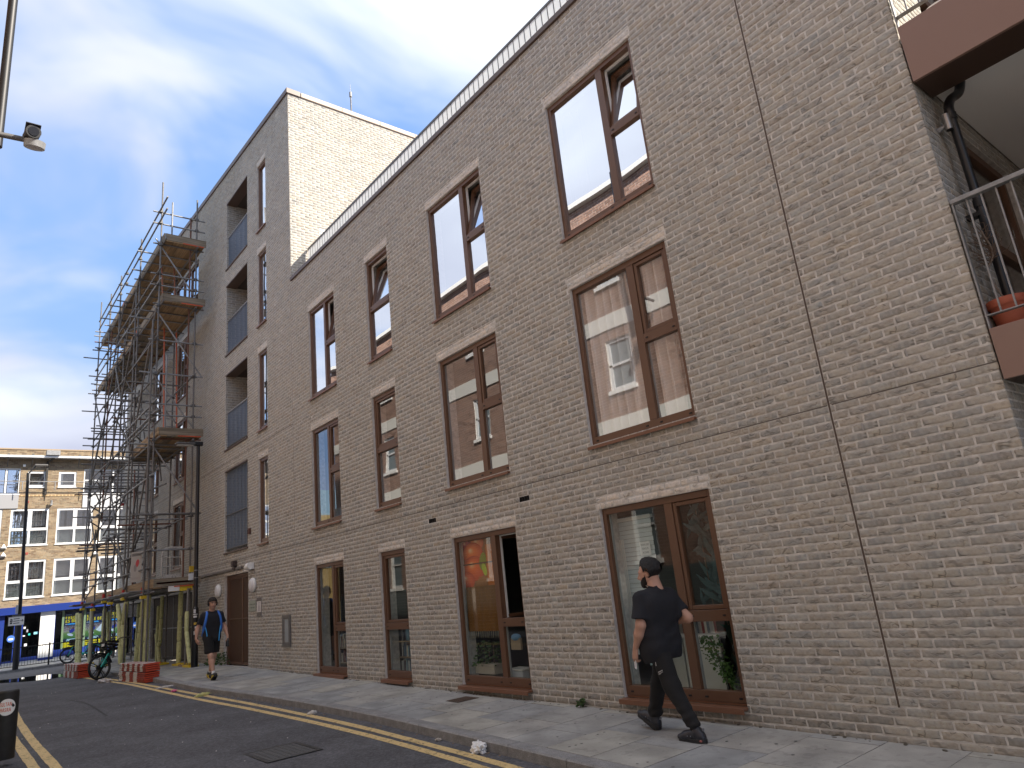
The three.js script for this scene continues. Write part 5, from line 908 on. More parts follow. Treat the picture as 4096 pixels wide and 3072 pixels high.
// aerial on the tall roof, alarm box on the building end
{
  const a = thing('roof_aerial', 'thin whip aerial mast on the roof of the tall block', 'aerial', [-15.7, 14.6, -2.05]);
  part('mast', tube(V(-15.7, 13.9, -2.05), V(-15.7, 15.58, -2.05), 0.022, 0.02, 8), M.galvDark, a); part('head', tube(V(-15.7, 15.45, -2.05), V(-15.7, 15.6, -2.05), 0.04, 0.04, 10), M.galv, a); part('whip', tube(V(-15.7, 15.6, -2.05), V(-15.7, 15.9, -2.05), 0.008, 0.005, 6), M.galv, a);
  const p = onX(1083 * 1024 / 2212, 1700 + 650 * 1024 / 2212, XL), al = thing('alarm_box', 'white and red alarm box on the far end corner of the building', 'alarm box', [XL + 0.02, p.y, 0.06]);
  lpart('box', rbox(-0.02, 0.26, -0.16, 0.22, -0.05, 0.05), M.whitePlastic, al); lpart('band', rbox(-0.018, 0.258, -0.26, -0.165, -0.045, 0.045), std(0.35, 0.03, 0.03, 0.5), al);
}
// iron cover in the pavement, drain cover in the road, chewing-gum spots, litter
{
  const c = thing('drain_cover', 'rusty brown iron cover set in the paving below the second large window', 'cover', [-8.72, gp(-8.72), 0.37]);
  lpart('plate', rbox(-0.16, 0.16, -0.01, 0.004, -0.18, 0.18), std(0.085, 0.055, 0.042, 0.75, { map: T.grain }), c); for (let i = 0; i < 6; i++) for (let j = 0; j < 6; j++) lpart('tread', box(-0.14 + i * 0.05, -0.11 + i * 0.05, 0.004, 0.0075, -0.16 + j * 0.056, -0.12 + j * 0.056), std(0.11, 0.075, 0.055, 0.7), c);
  const p = onY(1130, 3008, rdY(-8.6)), r = thing('manhole_cover', 'worn iron manhole cover lying flush in the dark asphalt', 'cover', [p.x, rdY(p.x), p.z]); lpart('frame', [box(-0.4, 0.4, 0.001, 0.006, -0.32, -0.27), box(-0.4, 0.4, 0.001, 0.006, 0.27, 0.32), box(-0.4, -0.35, 0.001, 0.006, -0.27, 0.27), box(0.35, 0.4, 0.001, 0.006, -0.27, 0.27)], std(0.06, 0.058, 0.056, 0.6, { metalness: 0.4 }), r); lpart('lid', rbox(-0.34, 0.34, -0.004, 0.005, -0.26, 0.26), std(0.085, 0.085, 0.086, 0.75), r); for (let i = 0; i < 9; i++) for (let j = 0; j < 7; j++) lpart('tread', box(-0.31 + i * 0.071, -0.27 + i * 0.071, 0.005, 0.0085, -0.235 + j * 0.07, -0.20 + j * 0.07), std(0.095, 0.095, 0.096, 0.7), r);
  const spots = []; for (let k = 0; k < 95; k++) { const x = R(-14, 1), z = R(0.1, kerbZ(x) - 0.22), g = new THREE.CylinderGeometry(R(0.006, 0.015), R(0.008, 0.018), 0.002, 9); g.scale(1, 1, R(0.7, 1.1)); g.translate(x, gp(x) + 0.0035, z); spots.push(g); }
  const m = part('chewing_gum', spots, std(0.15, 0.15, 0.15, 0.9), pave); m.userData.kind = 'stuff';
  const crumple = (rx, ry, rz, seed) => { const g = new THREE.IcosahedronGeometry(1, 5), p = g.attributes.position; for (let i = 0; i < p.count; i++) { const x = p.getX(i), y = p.getY(i), z = p.getZ(i), n = Math.abs(fbm(x * 2.2 + seed, y * 2.2, z * 2.2 + seed, 4) - 0.5) * 2, k = 0.62 + 0.75 * n; p.setXYZ(i, x * rx * k, Math.max(-0.5, y) * ry * k + ry * 0.35, z * rz * k); } g.computeVertexNormals(); return g; };
  const lit = (name, label, cat, x, z, s, m, seed, grp) => { const o = mesh(name, joined(crumple(...s, seed)), m, scene); o.position.set(x, rdY(x) + 0.004, z); o.rotation.y = seed; o.userData = { label, category: cat }; if (grp) o.userData.group = grp; };
  lit('crumpled_paper', 'crumpled white paper lying by the kerb beside the near yellow line', 'litter', -6.45, 1.74, [0.12, 0.09, 0.10], std(0.78, 0.78, 0.77, 0.9), 3);
  lit('crumpled_paper', 'small scrap of torn white and brown paper against the kerb below the third window', 'litter', -10.7, 1.7, [0.09, 0.04, 0.06], std(0.6, 0.57, 0.54, 0.9), 5);
  lit('cardboard_scrap', 'small grey card scrap in the gutter left of the crumpled paper', 'litter', -7.31, 1.68, [0.05, 0.025, 0.035], std(0.42, 0.38, 0.34, 0.9), 7);
  lit('foam_scrap', 'curved yellow foam scrap lying in the gutter before the gate', 'litter', -15.2, 1.98, [0.22, 0.05, 0.05], std(0.62, 0.60, 0.25, 0.8), 2);
  lit('wrapper', 'crushed pink wrapper in the gutter near the barrier stack', 'litter', -16.8, 2.1, [0.15, 0.035, 0.07], std(0.65, 0.12, 0.26, 0.5), 9);
  lit('wrapper', 'long pale paper wrapper in the gutter just right of the barrier stack', 'litter', -17.9, 1.98, [0.24, 0.035, 0.06], std(0.62, 0.6, 0.58, 0.8), 11);
  lit('wrapper', 'crumpled grey plastic beside the left end of the near barrier stack', 'litter', -22.0, 2.5, [0.28, 0.08, 0.14], std(0.5, 0.47, 0.45, 0.8), 13);
  const bits = []; for (let k = 0; k < 150; k++) { const x = R(-19, -3), off = Math.pow(rnd(), 2) * 0.35, z = kerbZ(x) + 0.03 + off, s = R(0.004, 0.017), g = new THREE.IcosahedronGeometry(s, 0); g.scale(R(0.8, 2), 0.35, 1); g.rotateY(R(0, 6)); g.translate(x, rdY(x) + 0.003, z); bits.push(g); }
  const bm = part('gutter_debris', bits, std(0.22, 0.16, 0.11, 0.9), road); bm.userData.kind = 'stuff';
  const wb = []; for (let k = 0; k < 60; k++) { const x = R(-22, -4), z = R(2.4, 5.0), s = R(0.004, 0.011), g = new THREE.IcosahedronGeometry(s, 0); g.scale(R(0.8, 1.8), 0.4, 1); g.translate(x, rdY(x) + 0.003, z); wb.push(g); }
  const wm = part('paper_specks', wb, std(0.55, 0.53, 0.5, 0.9), road); wm.userData.kind = 'stuff';
  const wall = []; for (let k = 0; k < 120; k++) { const x = R(-17, 1), g = new THREE.IcosahedronGeometry(R(0.006, 0.02), 0); g.scale(2, 0.3, 1); g.rotateY(R(0, 6)); g.translate(x, gp(x) + 0.002, R(0.005, 0.07)); wall.push(g); }
  const wd = part('wall_foot_grit', wall, std(0.09, 0.08, 0.06, 0.95), pave); wd.userData.kind = 'stuff';
}
// the puddle at the junction
{
  const P = [[0, 905], [120, 893], [260, 872], [400, 855], [535, 850], [560, 868], [470, 888], [330, 906], [200, 918], [0, 930], [-200, 950], [-260, 930]].map(p => onY(p[0] * 1024 / 2201, 2300 + p[1] * 1024 / 2201, -0.09)), g = prism(P.map(p => [p.x, p.z]), -0.01, 0.0);
  const o = struct('puddle', [-30, 0, 4]); const pos = g.attributes.position; for (let k = 0; k < pos.count; k++) pos.setY(k, -0.086 + pos.getY(k) * 0.3); g.computeVertexNormals();
  part('water', g, phys(0.015, 0.016, 0.018, { roughness: 0.02, ior: 1.5 }), o);
}
// weeds at the foot of the wall
function leafClump(c, r, h, n, s, seed) {
  const q = mulberry(seed), G = [];
  for (let i = 0; i < n; i++) { const a = q() * 6.28, d = Math.sqrt(q()), y = q() * h, g = new THREE.CircleGeometry(s * (0.6 + 0.7 * q()), 5); g.scale(1, 0.55, 1); g.rotateX(-1.2 + q() * 1.6); g.rotateY(q() * 6.28); g.translate(c.x + Math.cos(a) * d * r * (1 - 0.4 * y / h), c.y + y, c.z + Math.sin(a) * d * r * (1 - 0.4 * y / h)); G.push(g); }
  return G;
}
{
  const w = (x, z, r, h, n, label, seed) => { const t = thing('weed', label, 'plant', [x, gp(x), z]); lpart('leaves', leafClump(V(0, 0.02, 0), r, h, n, 0.03, seed), M.leaf, t); lpart('stem', [0, 1, 2, 3].map(k => tube(V(0, 0, 0), V(Math.cos(k * 2) * r * 0.6, h * 0.8, Math.sin(k * 2) * r * 0.4), 0.003, 0.002, 4)), M.leaf, t); };
  w(-20.75, 0.16, 0.28, 0.22, 170, 'low green weed at the wall foot just right of the black lamp post', 3); w(-20.2, 0.12, 0.22, 0.3, 120, 'green weed growing at the foot of the wall behind the walking man', 4); w(-6.65, 0.08, 0.06, 0.10, 34, 'tiny green weed sprouting at the wall foot between the two large windows', 8);
}
// ---------- barrier planks stacked in the gutter ----------
{
  const redM = std(0.42, 0.055, 0.03, 0.6, { map: T.grain }), whM = std(0.74, 0.70, 0.66, 0.65, { map: T.paintWear }), BR2 = mulberry(31);
  const ord = ['topmost', 'second from the top', 'third from the top', 'fourth from the top', 'fifth from the top', 'sixth from the top', 'seventh from the top', 'eighth from the top', 'lowest'];
  const stack = (x0, x1, z0, z1, turn, where, n, y0, hh, ang) => {
    let y = y0;
    for (let i = 0; i < n; i++) {
      const up = n - 1 - i, t = thing('barrier_plank', `red and white barrier plank, ${i === 0 ? 'lowest' : ord[up]} in the ${where}`, 'barrier plank', [(x0 + x1) / 2, y, (z0 + z1) / 2], 'barrier planks stacked in the gutter'), L = x1 - x0, W = z1 - z0, k = i >= Math.ceil(n / 2) ? 10 : 7, sh = (BR2() - 0.5) * 0.03 + (i >= Math.ceil(n / 2) ? 0.03 : 0);
      for (let s = 0; s < k; s++) lpart(s % 2 === (i >= n / 2 ? 0 : 1) ? 'red_section' : 'white_section', rbox(-L / 2 + s * L / k + sh, -L / 2 + (s + 1) * L / k + sh - 0.002, 0.002, hh - 0.004, -W / 2, W / 2, 0.006), (s === k - 1) || s % 2 ? redM : whM, t);
      lpart('end_cap', rbox(L / 2 + sh - 0.001, L / 2 + sh + 0.012, 0.005, hh - 0.008, -W / 2 + 0.01, W / 2 - 0.01, 0.004), std(0.55, 0.07, 0.03, 0.5), t);
      t.rotation.y = ang + (BR2() - 0.5) * 0.03; y += hh + (i === Math.ceil(n / 2) - 1 ? 0.012 : 0);
    }
  };
  stack(-21.66, -19.7, 1.815, 2.155, 0, 'near kerbside stack', 9, rdY(-20.6) + 0.004, 0.047, 0.10);
  stack(-26.9, -25.15, 2.41, 2.75, 0, 'far stack by the bicycle', 8, rdY(-26) + 0.004, 0.047, 0.075);
}
// ---------- hire bicycles ----------
function bicycle(label, pos, yaw, lean, steer, group) {
  const t = thing('electric_bicycle', label, 'bicycle', pos), R0 = 0.33;
  const base = new THREE.Matrix4().makeRotationY(yaw).multiply(new THREE.Matrix4().makeRotationX(lean));
  const hx = 1.04, head = V(hx - 0.30, 0.78, 0), axle = V(hx, R0, 0), ax = V(-0.33, 0.94, 0).normalize();
  const st = new THREE.Matrix4().makeTranslation(head.x, head.y, 0).multiply(new THREE.Matrix4().makeRotationAxis(ax, steer)).multiply(new THREE.Matrix4().makeTranslation(-head.x, -head.y, 0));
  const P = (n, ge, m, fr) => { const g = joined(ge); if (fr) g.applyMatrix4(st); g.applyMatrix4(base); mesh(n, g, m, t); };
  const wheel = (c, fr) => {
    const tor = new THREE.TorusGeometry(R0 - 0.022, 0.024, 10, 48).translate(c.x, c.y, c.z), rim = new THREE.TorusGeometry(R0 - 0.055, 0.014, 6, 48).translate(c.x, c.y, c.z);
    P(fr ? 'front_tyre' : 'rear_tyre', tor, M.rubber, fr); P('rim', rim, M.black, fr); P('rim_edge', [new THREE.TorusGeometry(R0 - 0.043, 0.004, 5, 48).translate(c.x, c.y, 0.014), new THREE.TorusGeometry(R0 - 0.043, 0.004, 5, 48).translate(c.x, c.y, -0.014)], M.galvDark, fr);
    for (let k = 0; k < 5; k++) for (const d of [-0.12, 0.12]) { const a = k * 1.2566 + 0.3; P('spoke', tube(V(c.x + Math.cos(a + d * 2.2) * 0.06, c.y + Math.sin(a + d * 2.2) * 0.06, 0), V(c.x + Math.cos(a + d) * (R0 - 0.06), c.y + Math.sin(a + d) * (R0 - 0.06), 0), 0.011, 0.008, 6), M.black, fr); }
    P('hub', [tube(V(c.x, c.y, -0.05), V(c.x, c.y, 0.05), 0.075, 0.075, 20)], M.black, fr);
  };
  wheel(axle, true); wheel(V(0, R0, 0), false);
  for (const z of [-0.06, 0.06]) P('fork_blade', [tube(V(axle.x, axle.y, z), V(hx - 0.18, 0.70, z), 0.018, 0.024, 8)], M.teal, true);
  P('fork_crown', [rbox(hx - 0.24, hx - 0.14, 0.68, 0.74, -0.08, 0.08, 0.02), tube(V(hx - 0.2, 0.7, 0), head.clone().addScaledVector(ax, 0.24), 0.026, 0.024, 10)], M.black, true);
  P('mudguard', [new THREE.TorusGeometry(R0 + 0.03, 0.026, 6, 24, 1.9).rotateZ(0.9).translate(axle.x, axle.y, 0)], M.black, true);
  const hb = head.clone().addScaledVector(ax, 0.26);
  P('handlebar', [path([V(hb.x - 0.16, hb.y + 0.06, -0.32), V(hb.x - 0.04, hb.y + 0.07, -0.2), V(hb.x, hb.y, 0), V(hb.x - 0.04, hb.y + 0.07, 0.2), V(hb.x - 0.16, hb.y + 0.06, 0.32)], 0.014, 30, 8)], M.black, true);
  for (const z of [-1, 1]) { P('grip', tube(V(hb.x - 0.2, hb.y + 0.06, z * 0.33), V(hb.x - 0.1, hb.y + 0.065, z * 0.27), 0.02, 0.02, 8), M.rubber, true); P('brake_lever', tube(V(hb.x - 0.02, hb.y + 0.04, z * 0.2), V(hb.x - 0.1, hb.y + 0.0, z * 0.3), 0.007, 0.007, 5), M.black, true); }
  // basket: floor and slatted sides
  const bx = hb.x + 0.17, by = hb.y - 0.14; P('basket', [rbox(bx - 0.13, bx + 0.15, by - 0.12, by - 0.105, -0.18, 0.18, 0.005), ...[0, 1, 2].flatMap(k => { const y0 = by - 0.10 + k * 0.085, y1 = y0 + 0.055, e = k * 0.012; return [box(bx + 0.145 + e, bx + 0.16 + e, y0, y1, -0.18 - e, 0.18 + e), box(bx - 0.13, bx + 0.145 + e, y0, y1, -0.195 - e, -0.18 - e), box(bx - 0.13, bx + 0.145 + e, y0, y1, 0.18 + e, 0.195 + e), box(bx - 0.145, bx - 0.13, y0, y1, -0.18, 0.18)]; }), ...[-0.12, 0, 0.12].map(z => box(bx + 0.16, bx + 0.172, by - 0.11, by + 0.12, z - 0.012, z + 0.012))], M.black, true);
  P('basket_badge', rbox(bx + 0.185, bx + 0.19, by - 0.01, by + 0.06, -0.06, 0.06), M.white, true); P('headlight', ball(V(hx - 0.1, 0.76, 0), 0.03, 0.025, 0.03), M.white, true);
  // frame
  P('frame', [path([head.clone().addScaledVector(ax, 0.06), V(0.55, 0.42, 0), V(0.40, 0.36, 0), V(0.22, 0.36, 0)], 0.042, 40, 10), path([head.clone(), V(0.5, 0.36, 0), V(0.40, 0.30, 0)], 0.034, 30, 10), tube(V(0.40, 0.32, 0), V(0.24, 0.80, 0), 0.022, 0.02, 10), tube(V(0, R0, -0.06), V(0.38, 0.34, -0.05), 0.014, 0.014, 8), tube(V(0, R0, 0.06), V(0.38, 0.34, 0.05), 0.014, 0.014, 8)], M.teal);
  P('rear_mudguard', [new THREE.TorusGeometry(R0 + 0.035, 0.028, 6, 28, 2.4).rotateZ(0.7).translate(0, R0, 0)], M.teal); P('saddle', [ball(V(0.20, 0.86, 0), 0.10, 0.03, 0.08), ball(V(0.30, 0.86, 0), 0.09, 0.022, 0.035)], M.black); P('battery', rbox(-0.18, 0.2, 0.69, 0.76, -0.07, 0.07, 0.02), M.black); P('skirt_guard', [new THREE.CylinderGeometry(R0 + 0.02, R0 + 0.02, 0.006, 24, 1, false, 0, 3.3).rotateX(Math.PI / 2).rotateZ(0.1).translate(0, R0, 0.05)], M.black);
  P('chainset', [new THREE.TorusGeometry(0.09, 0.012, 6, 24).translate(0.40, 0.31, 0.06), tube(V(0.40, 0.31, 0.07), V(0.53, 0.2, 0.08), 0.012, 0.012, 6), tube(V(0.40, 0.31, -0.07), V(0.27, 0.42, -0.08), 0.012, 0.012, 6)], M.black); for (const s of [[0.53, 0.2, 0.12], [0.27, 0.42, -0.12]]) P('pedal', rbox(s[0] - 0.05, s[0] + 0.05, s[1] - 0.012, s[1] + 0.012, s[2] - 0.04, s[2] + 0.04), M.black);
  P('stand', tube(V(0.30, 0.30, 0.05), V(0.2, 0.02, 0.2), 0.012, 0.01, 6), M.galvDark);
  return t;
}
{
  const w = onY(850 * 1024 / 2201, 2300 + 905 * 1024 / 2201, rdY(-23));
  // the axle stands hx ahead of the base: lean and steer the front wheel side-on to the camera
  const yaw = -0.10, lean = -0.38, o = V(1.04, 0, 0).applyAxisAngle(V(0, 1, 0), yaw);
  bicycle('turquoise hire bicycle leaning over with its front wheel turned out beside the barrier stacks', [w.x - o.x, rdY(w.x), w.z - o.z], yaw, lean, -1.12);
  const w2 = onY(270, 2653, -0.19), y2 = -2.0, o2 = V(1.04, 0, 0).applyAxisAngle(V(0, 1, 0), y2); bicycle('turquoise hire bicycle standing upright at the far kerb behind the black railing', [w2.x - o2.x, -0.2, w2.z - o2.z], y2, 0.03, 0.25);
}
// ---------- things seen through the ground-floor glass ----------
{
  const A = PX(2300, 1900, 800, 1132), B = PX(1700, 1900, 800, 1475), at = (f, x, y, z) => onZ(...f(x, y), z);
  const Z = -0.30, tl = at(A, 235, 235, Z), br_ = at(A, 490, 745, Z), bx0 = tl.x, bx1 = br_.x + 0.03;
  const bl = thing('pleated_blind', 'white pleated paper blind hanging in the window behind the man in black', 'blind', [(bx0 + bx1) / 2, 1.2, Z]);
  for (let y = 0.42, i = 0; y < 1.93; y += 0.052, i++) part('pleat', box(bx0, bx1, y, y + 0.049, Z - 0.006 + (i % 2) * 0.006, Z - 0.002 + (i % 2) * 0.008), std(0.60, 0.66, 0.70, 0.9), bl);
  part('head_rail', rbox(bx0 - 0.02, bx1 + 0.02, 1.93, 1.97, Z - 0.03, Z + 0.02), M.white, bl); for (let k = 0; k < 4; k++) part('side_fold', box(bx0 - 0.03 + k * 0.03, bx0 - 0.012 + k * 0.03, 0.4, 1.72, Z + 0.012 + k * 0.003, Z + 0.016 + k * 0.003), M.white, bl);
  const nt = canvasTex(128, 128, (c, w) => { c.fillStyle = '#e6e8ea'; c.fillRect(0, 0, w, w); c.translate(w, 0); c.scale(-1, 1); c.fillStyle = '#6a7078'; c.font = '24px sans-serif'; c.textAlign = 'center'; c.fillText('DELIVERY', 64, 38); c.fillText('PLEASE', 64, 74); c.fillText('KNOCK', 64, 110); });
  const n0 = at(A, 397, 415, Z + 0.02), np = new THREE.PlaneGeometry(0.16, 0.16), nn = thing('paper_note', 'small square paper note taped to the white pleated blind', 'note', [n0.x, n0.y, Z + 0.018]); lpart('print', np, new THREE.MeshStandardMaterial({ map: nt, roughness: 0.8 }), nn, true); lpart('backing', box(-0.08, 0.08, -0.08, 0.08, -0.003, -0.001), M.white, nn);
  const sh = thing('window_shelf', 'low white shelf unit with books standing inside the window behind the man', 'shelf', [-5.4, 0.05, -0.75]); part('shelf_top', rbox(-5.98, -5.0, 0.55, 0.58, -0.95, -0.55), M.white, sh); part('shelf_front', [rbox(-5.98, -5.52, 0.0, 0.55, -0.6, -0.57), rbox(-5.5, -5.0, 0.0, 0.55, -0.6, -0.57)], std(0.62, 0.65, 0.62, 0.7), sh);
  for (let x = -5.9, i = 0; x < -5.1; i++) { const w = R(0.018, 0.045), h = R(0.2, 0.29); part('book', box(x, x + w - 0.003, 0.582, 0.58 + h, -0.85, -0.66), std(...[[0.4, 0.38, 0.36], [0.22, 0.04, 0.04], [0.5, 0.48, 0.45], [0.1, 0.12, 0.16], [0.3, 0.3, 0.32]][i % 5], 0.7), sh); x += w; }
  const leafy = (label, x0, x1, y0, y1, z, n, len, m, seed) => { const q = mulberry(seed), G = []; for (let i = 0; i < n; i++) { const g = new THREE.PlaneGeometry(len * 0.24, len * (0.7 + 0.6 * q()), 2, 4), p = g.attributes.position, H = len; for (let k = 0; k < p.count; k++) { const v = p.getY(k) / H + 0.5; p.setX(k, p.getX(k) * Math.sin(Math.PI * Math.min(1, Math.max(0.02, v)))); p.setZ(k, -0.25 * len * v * v); } g.rotateZ((q() - 0.5) * 2.4 + 3.14); g.rotateY((q() - 0.5) * 2); g.translate(x0 + q() * (x1 - x0), y0 + q() * (y1 - y0), z - q() * 0.25); g.computeVertexNormals(); G.push(g); } const t = thing('house_plant', label, 'plant', [(x0 + x1) / 2, y0, z]); part('leaves', G, m, t); part('stem', [0, 1, 2, 3].map(k => tube(V(x0 + (x1 - x0) * (k + 0.5) / 4, y0 - 0.1, z - 0.15), V(x0 + (x1 - x0) * (k + 0.3) / 4, y1, z - 0.15), 0.008, 0.005, 5)), M.twig, t); };
  leafy('dark bluish long-leaved plant filling the tall right pane beside the man', -4.92, -4.5, 0.95, 1.95, -0.25, 90, 0.26, std(0.03, 0.085, 0.10, 0.6, { side: THREE.DoubleSide }), 5);
  leafy('drooping long-leaved plant behind the bushy plant in the lower right pane', -4.8, -4.48, 0.25, 0.75, -0.32, 40, 0.26, M.leafDark, 7);
  { const t = thing('house_plant', 'bushy bright green trailing plant in the lower right pane beside the man', 'plant', [-4.75, 0.1, -0.25]), G = []; const q = mulberry(9); for (let i = 0; i < 520; i++) { const v = q(), x = -4.92 + 0.30 * (1 - v) + (q() - 0.5) * 0.2 * (0.4 + v), g = new THREE.CircleGeometry(0.011 + 0.01 * q(), 5); g.rotateX(q() * 3); g.rotateY(q() * 6); g.translate(x, 0.1 + 0.5 * v, -0.22 + (q() - 0.5) * 0.16); G.push(g); } part('leaves', G, phys(0.09, 0.20, 0.04, { roughness: 0.7, transmission: 0.3, side: THREE.DoubleSide }), t); part('stem', [tube(V(-4.7, 0.05, -0.25), V(-4.88, 0.6, -0.25), 0.008)], M.twig, t); }
  leafy('broad-leaved pot plant at the left edge of the window behind the man', -5.95, -5.75, 0.45, 0.85, -0.45, 16, 0.16, M.leaf, 17);
  // tomato print, cloth, plants, box in the second window
  const pA = at(B, 245, 505, -0.2), pB = at(B, 515, 815, -0.2), pw = pB.x - pA.x, ph = pA.y - pB.y;
  const pt = canvasTex(256, 320, (c, w, h) => { c.fillStyle = '#8a5a2c'; c.fillRect(0, 0, w, h); const blob = (x, y, r, a, b) => { const g = c.createRadialGradient(x - r * .25, y - r * .35, r * .05, x, y, r); g.addColorStop(0, '#ffd9b0'); g.addColorStop(.3, a); g.addColorStop(1, b); c.fillStyle = g; c.beginPath(); c.arc(x, y, r, 0, 7); c.fill(); }; c.fillStyle = '#5b2540'; c.fillRect(0, 0, 80, 90); blob(60, 25, 44, '#b03352', '#6b1b3a'); blob(150, 20, 50, '#f0a070', '#c85a3a'); blob(110, 90, 78, '#f0813f', '#c24a20'); blob(112, 190, 86, '#ef7434', '#b73f1a'); blob(50, 270, 60, '#ef7c55', '#b9401f'); c.fillStyle = '#7f8f2a'; c.beginPath(); c.ellipse(182, 150, 26, 60, .15, 0, 7); c.fill(); c.fillStyle = '#a9c23a'; c.beginPath(); c.ellipse(190, 205, 16, 44, -.2, 0, 7); c.fill(); c.strokeStyle = '#9b6a34'; c.lineWidth = 5; for (let k = 0; k < 8; k++) { c.beginPath(); c.moveTo(150 + k * 9, 250); c.lineTo(110 + k * 12, 318); c.stroke(); } c.fillStyle = '#c0702c'; c.fillRect(210, 40, 46, 280); });
  const po = thing('fruit_poster', 'large orange tomato photograph poster hung inside the second window', 'poster', [(pA.x + pB.x) / 2, (pA.y + pB.y) / 2, -0.2]); lpart('print', new THREE.PlaneGeometry(pw, ph), new THREE.MeshStandardMaterial({ map: pt, roughness: 0.6 }), po, true); lpart('backing', box(-pw / 2, pw / 2, -ph / 2, ph / 2, -0.006, -0.002), M.white, po); lpart('glazing_bar', box(-pw / 2, pw / 2, -0.01, 0.01, 0.003, 0.015), std(0.12, 0.06, 0.03, 0.6), po);
  const cA = at(B, 303, 830, -0.17), cB = at(B, 545, 1150, -0.17), cw = cB.x - cA.x, chh = cA.y - cB.y;
  const ct = canvasTex(256, 320, (c, w, h) => { c.fillStyle = '#7d5320'; c.fillRect(0, 0, w, h); for (let j = -1; j < 26; j++) for (let i = -1; i < 18; i++) { const x = i * 16 + (j & 1) * 8, y = j * 13; c.fillStyle = '#5c3a14'; c.beginPath(); c.moveTo(x, y); c.lineTo(x + 8, y + 13); c.lineTo(x + 16, y); c.lineTo(x + 8, y + 9); c.fill(); } });
  const cl = thing('patterned_cloth', 'mustard brown scale-patterned cloth with fringe hanging in the second window', 'cloth', [(cA.x + cB.x) / 2, (cA.y + cB.y) / 2, -0.17]), cg = new THREE.PlaneGeometry(cw, chh, 20, 10), cp2 = cg.attributes.position; for (let k = 0; k < cp2.count; k++) cp2.setZ(k, 0.012 * Math.sin(cp2.getX(k) * 30 + cp2.getY(k) * 3)); cg.computeVertexNormals(); lpart('weave', cg, new THREE.MeshStandardMaterial({ map: ct, roughness: 0.9, side: THREE.DoubleSide }), cl, true);
  lpart('fringe', [...Array(14)].map((_, k) => { const x = -cw / 2 + 0.02 + k * (cw - 0.04) / 13; return tube(V(x, -chh / 2, 0), V(x + (rnd() - 0.5) * 0.03, -chh / 2 - 0.09, 0.01), 0.003, 0.002, 4); }), std(0.6, 0.52, 0.36, 0.9), cl);
  { const p = at(B, 485, 1430, -0.3), t = thing('house_plant', 'bushy green pot plant low in the second window', 'plant', [p.x, 0.1, -0.3]), pos = V(p.x, 0.22, -0.3); part('leaves', leafClump(pos, 0.28, 0.33, 260, 0.028, 33), M.leaf, t); part('pot', rbox(p.x - 0.25, p.x + 0.22, 0.1, 0.24, -0.4, -0.2, 0.01), std(0.4, 0.36, 0.3, 0.8), t); part('stem', [0, 1, 2].map(k => tube(V(p.x - 0.1 + k * 0.1, 0.2, -0.3), V(p.x - 0.12 + k * 0.12, 0.5, -0.3), 0.006)), M.twig, t); }
  { const p = at(B, 700, 1440, -0.3), t = thing('storage_box', 'clear white plastic storage box with lid at the right of the second window', 'box', [p.x, p.y - 0.06, -0.3]); lpart('body', rbox(-0.15, 0.17, -0.05, 0.07, -0.12, 0.1, 0.02), std(0.55, 0.6, 0.66, 0.4), t); lpart('lid', rbox(-0.165, 0.185, 0.07, 0.09, -0.13, 0.11, 0.008), M.whitePlastic, t); const u = at(B, 676, 1245, -0.35), v = thing('cardboard_box', 'small brown card with blue wrap above the plastic box in the second window', 'box', [u.x, u.y, -0.35]); lpart('card', rbox(-0.11, 0.11, -0.08, 0.08, -0.02, 0.02), std(0.45, 0.36, 0.26, 0.8), v); lpart('wrap', ball(V(0, 0.09, 0), 0.10, 0.05, 0.05), std(0.2, 0.4, 0.65, 0.5), v); }
  { const t = thing('kitchen_unit', 'dark cupboards standing inside the open right half of the second window', 'cupboard', [-7.7, 0, -1.4]); part('carcass', [rbox(-8.3, -7.2, 0.0, 0.85, -1.9, -1.3), rbox(-8.3, -7.2, 1.25, 2.0, -1.9, -1.5)], std(0.06, 0.06, 0.065, 0.6), t); part('door', [rbox(-8.28, -7.76, 1.27, 1.98, -1.498, -1.48), rbox(-7.74, -7.22, 1.27, 1.98, -1.498, -1.48)], std(0.09, 0.088, 0.085, 0.5), t); }
  // books in the third and fourth windows
  const books = (label, x0, x1, z, shelves, seed, cols) => { const t = thing('bookshelf', label, 'bookshelf', [(x0 + x1) / 2, 0, z]), q = mulberry(seed); for (const y of shelves) { part('shelf', rbox(x0, x1, y - 0.025, y, z - 0.25, z), M.boardGrey, t); for (let x = x0 + 0.02; x < x1 - 0.05;) { const w = 0.015 + q() * 0.035, h = 0.16 + q() * 0.12, tilt = q() < 0.15 ? 0.12 : 0, g = box(0, w - 0.002, 0, h, z - 0.2, z - 0.03 - q() * 0.03); g.rotateZ(-tilt); g.translate(x, y, 0); part('book', g, cols[q() * cols.length | 0], t); x += w + (q() < 0.08 ? 0.08 : 0.001); } } };
  const bc = [std(0.22, 0.36, 0.44, 0.7), std(0.45, 0.5, 0.5, 0.7), std(0.15, 0.22, 0.3, 0.7), std(0.5, 0.48, 0.42, 0.7), std(0.1, 0.1, 0.12, 0.7)];
  books('shelves of pale blue books behind the narrow ground-floor window', -11.5, -10.75, -0.25, [0.06, 0.30, 0.56], 51, bc); books('shelves of dark books behind the leftmost ground-floor window', -14.35, -13.1, -0.35, [0.14, 0.42], 61, [bc[4], bc[2], bc[3], std(0.12, 0.05, 0.04, 0.7)]);
  { const t = thing('storage_box', 'small red box on the lowest shelf of the narrow ground-floor window', 'box', [-10.85, 0.065, -0.2]); lpart('body', rbox(-0.07, 0.07, 0, 0.12, -0.06, 0.06), M.red, t); lpart('lid', rbox(-0.074, 0.074, 0.12, 0.135, -0.064, 0.064), std(0.4, 0.03, 0.03, 0.5), t); }
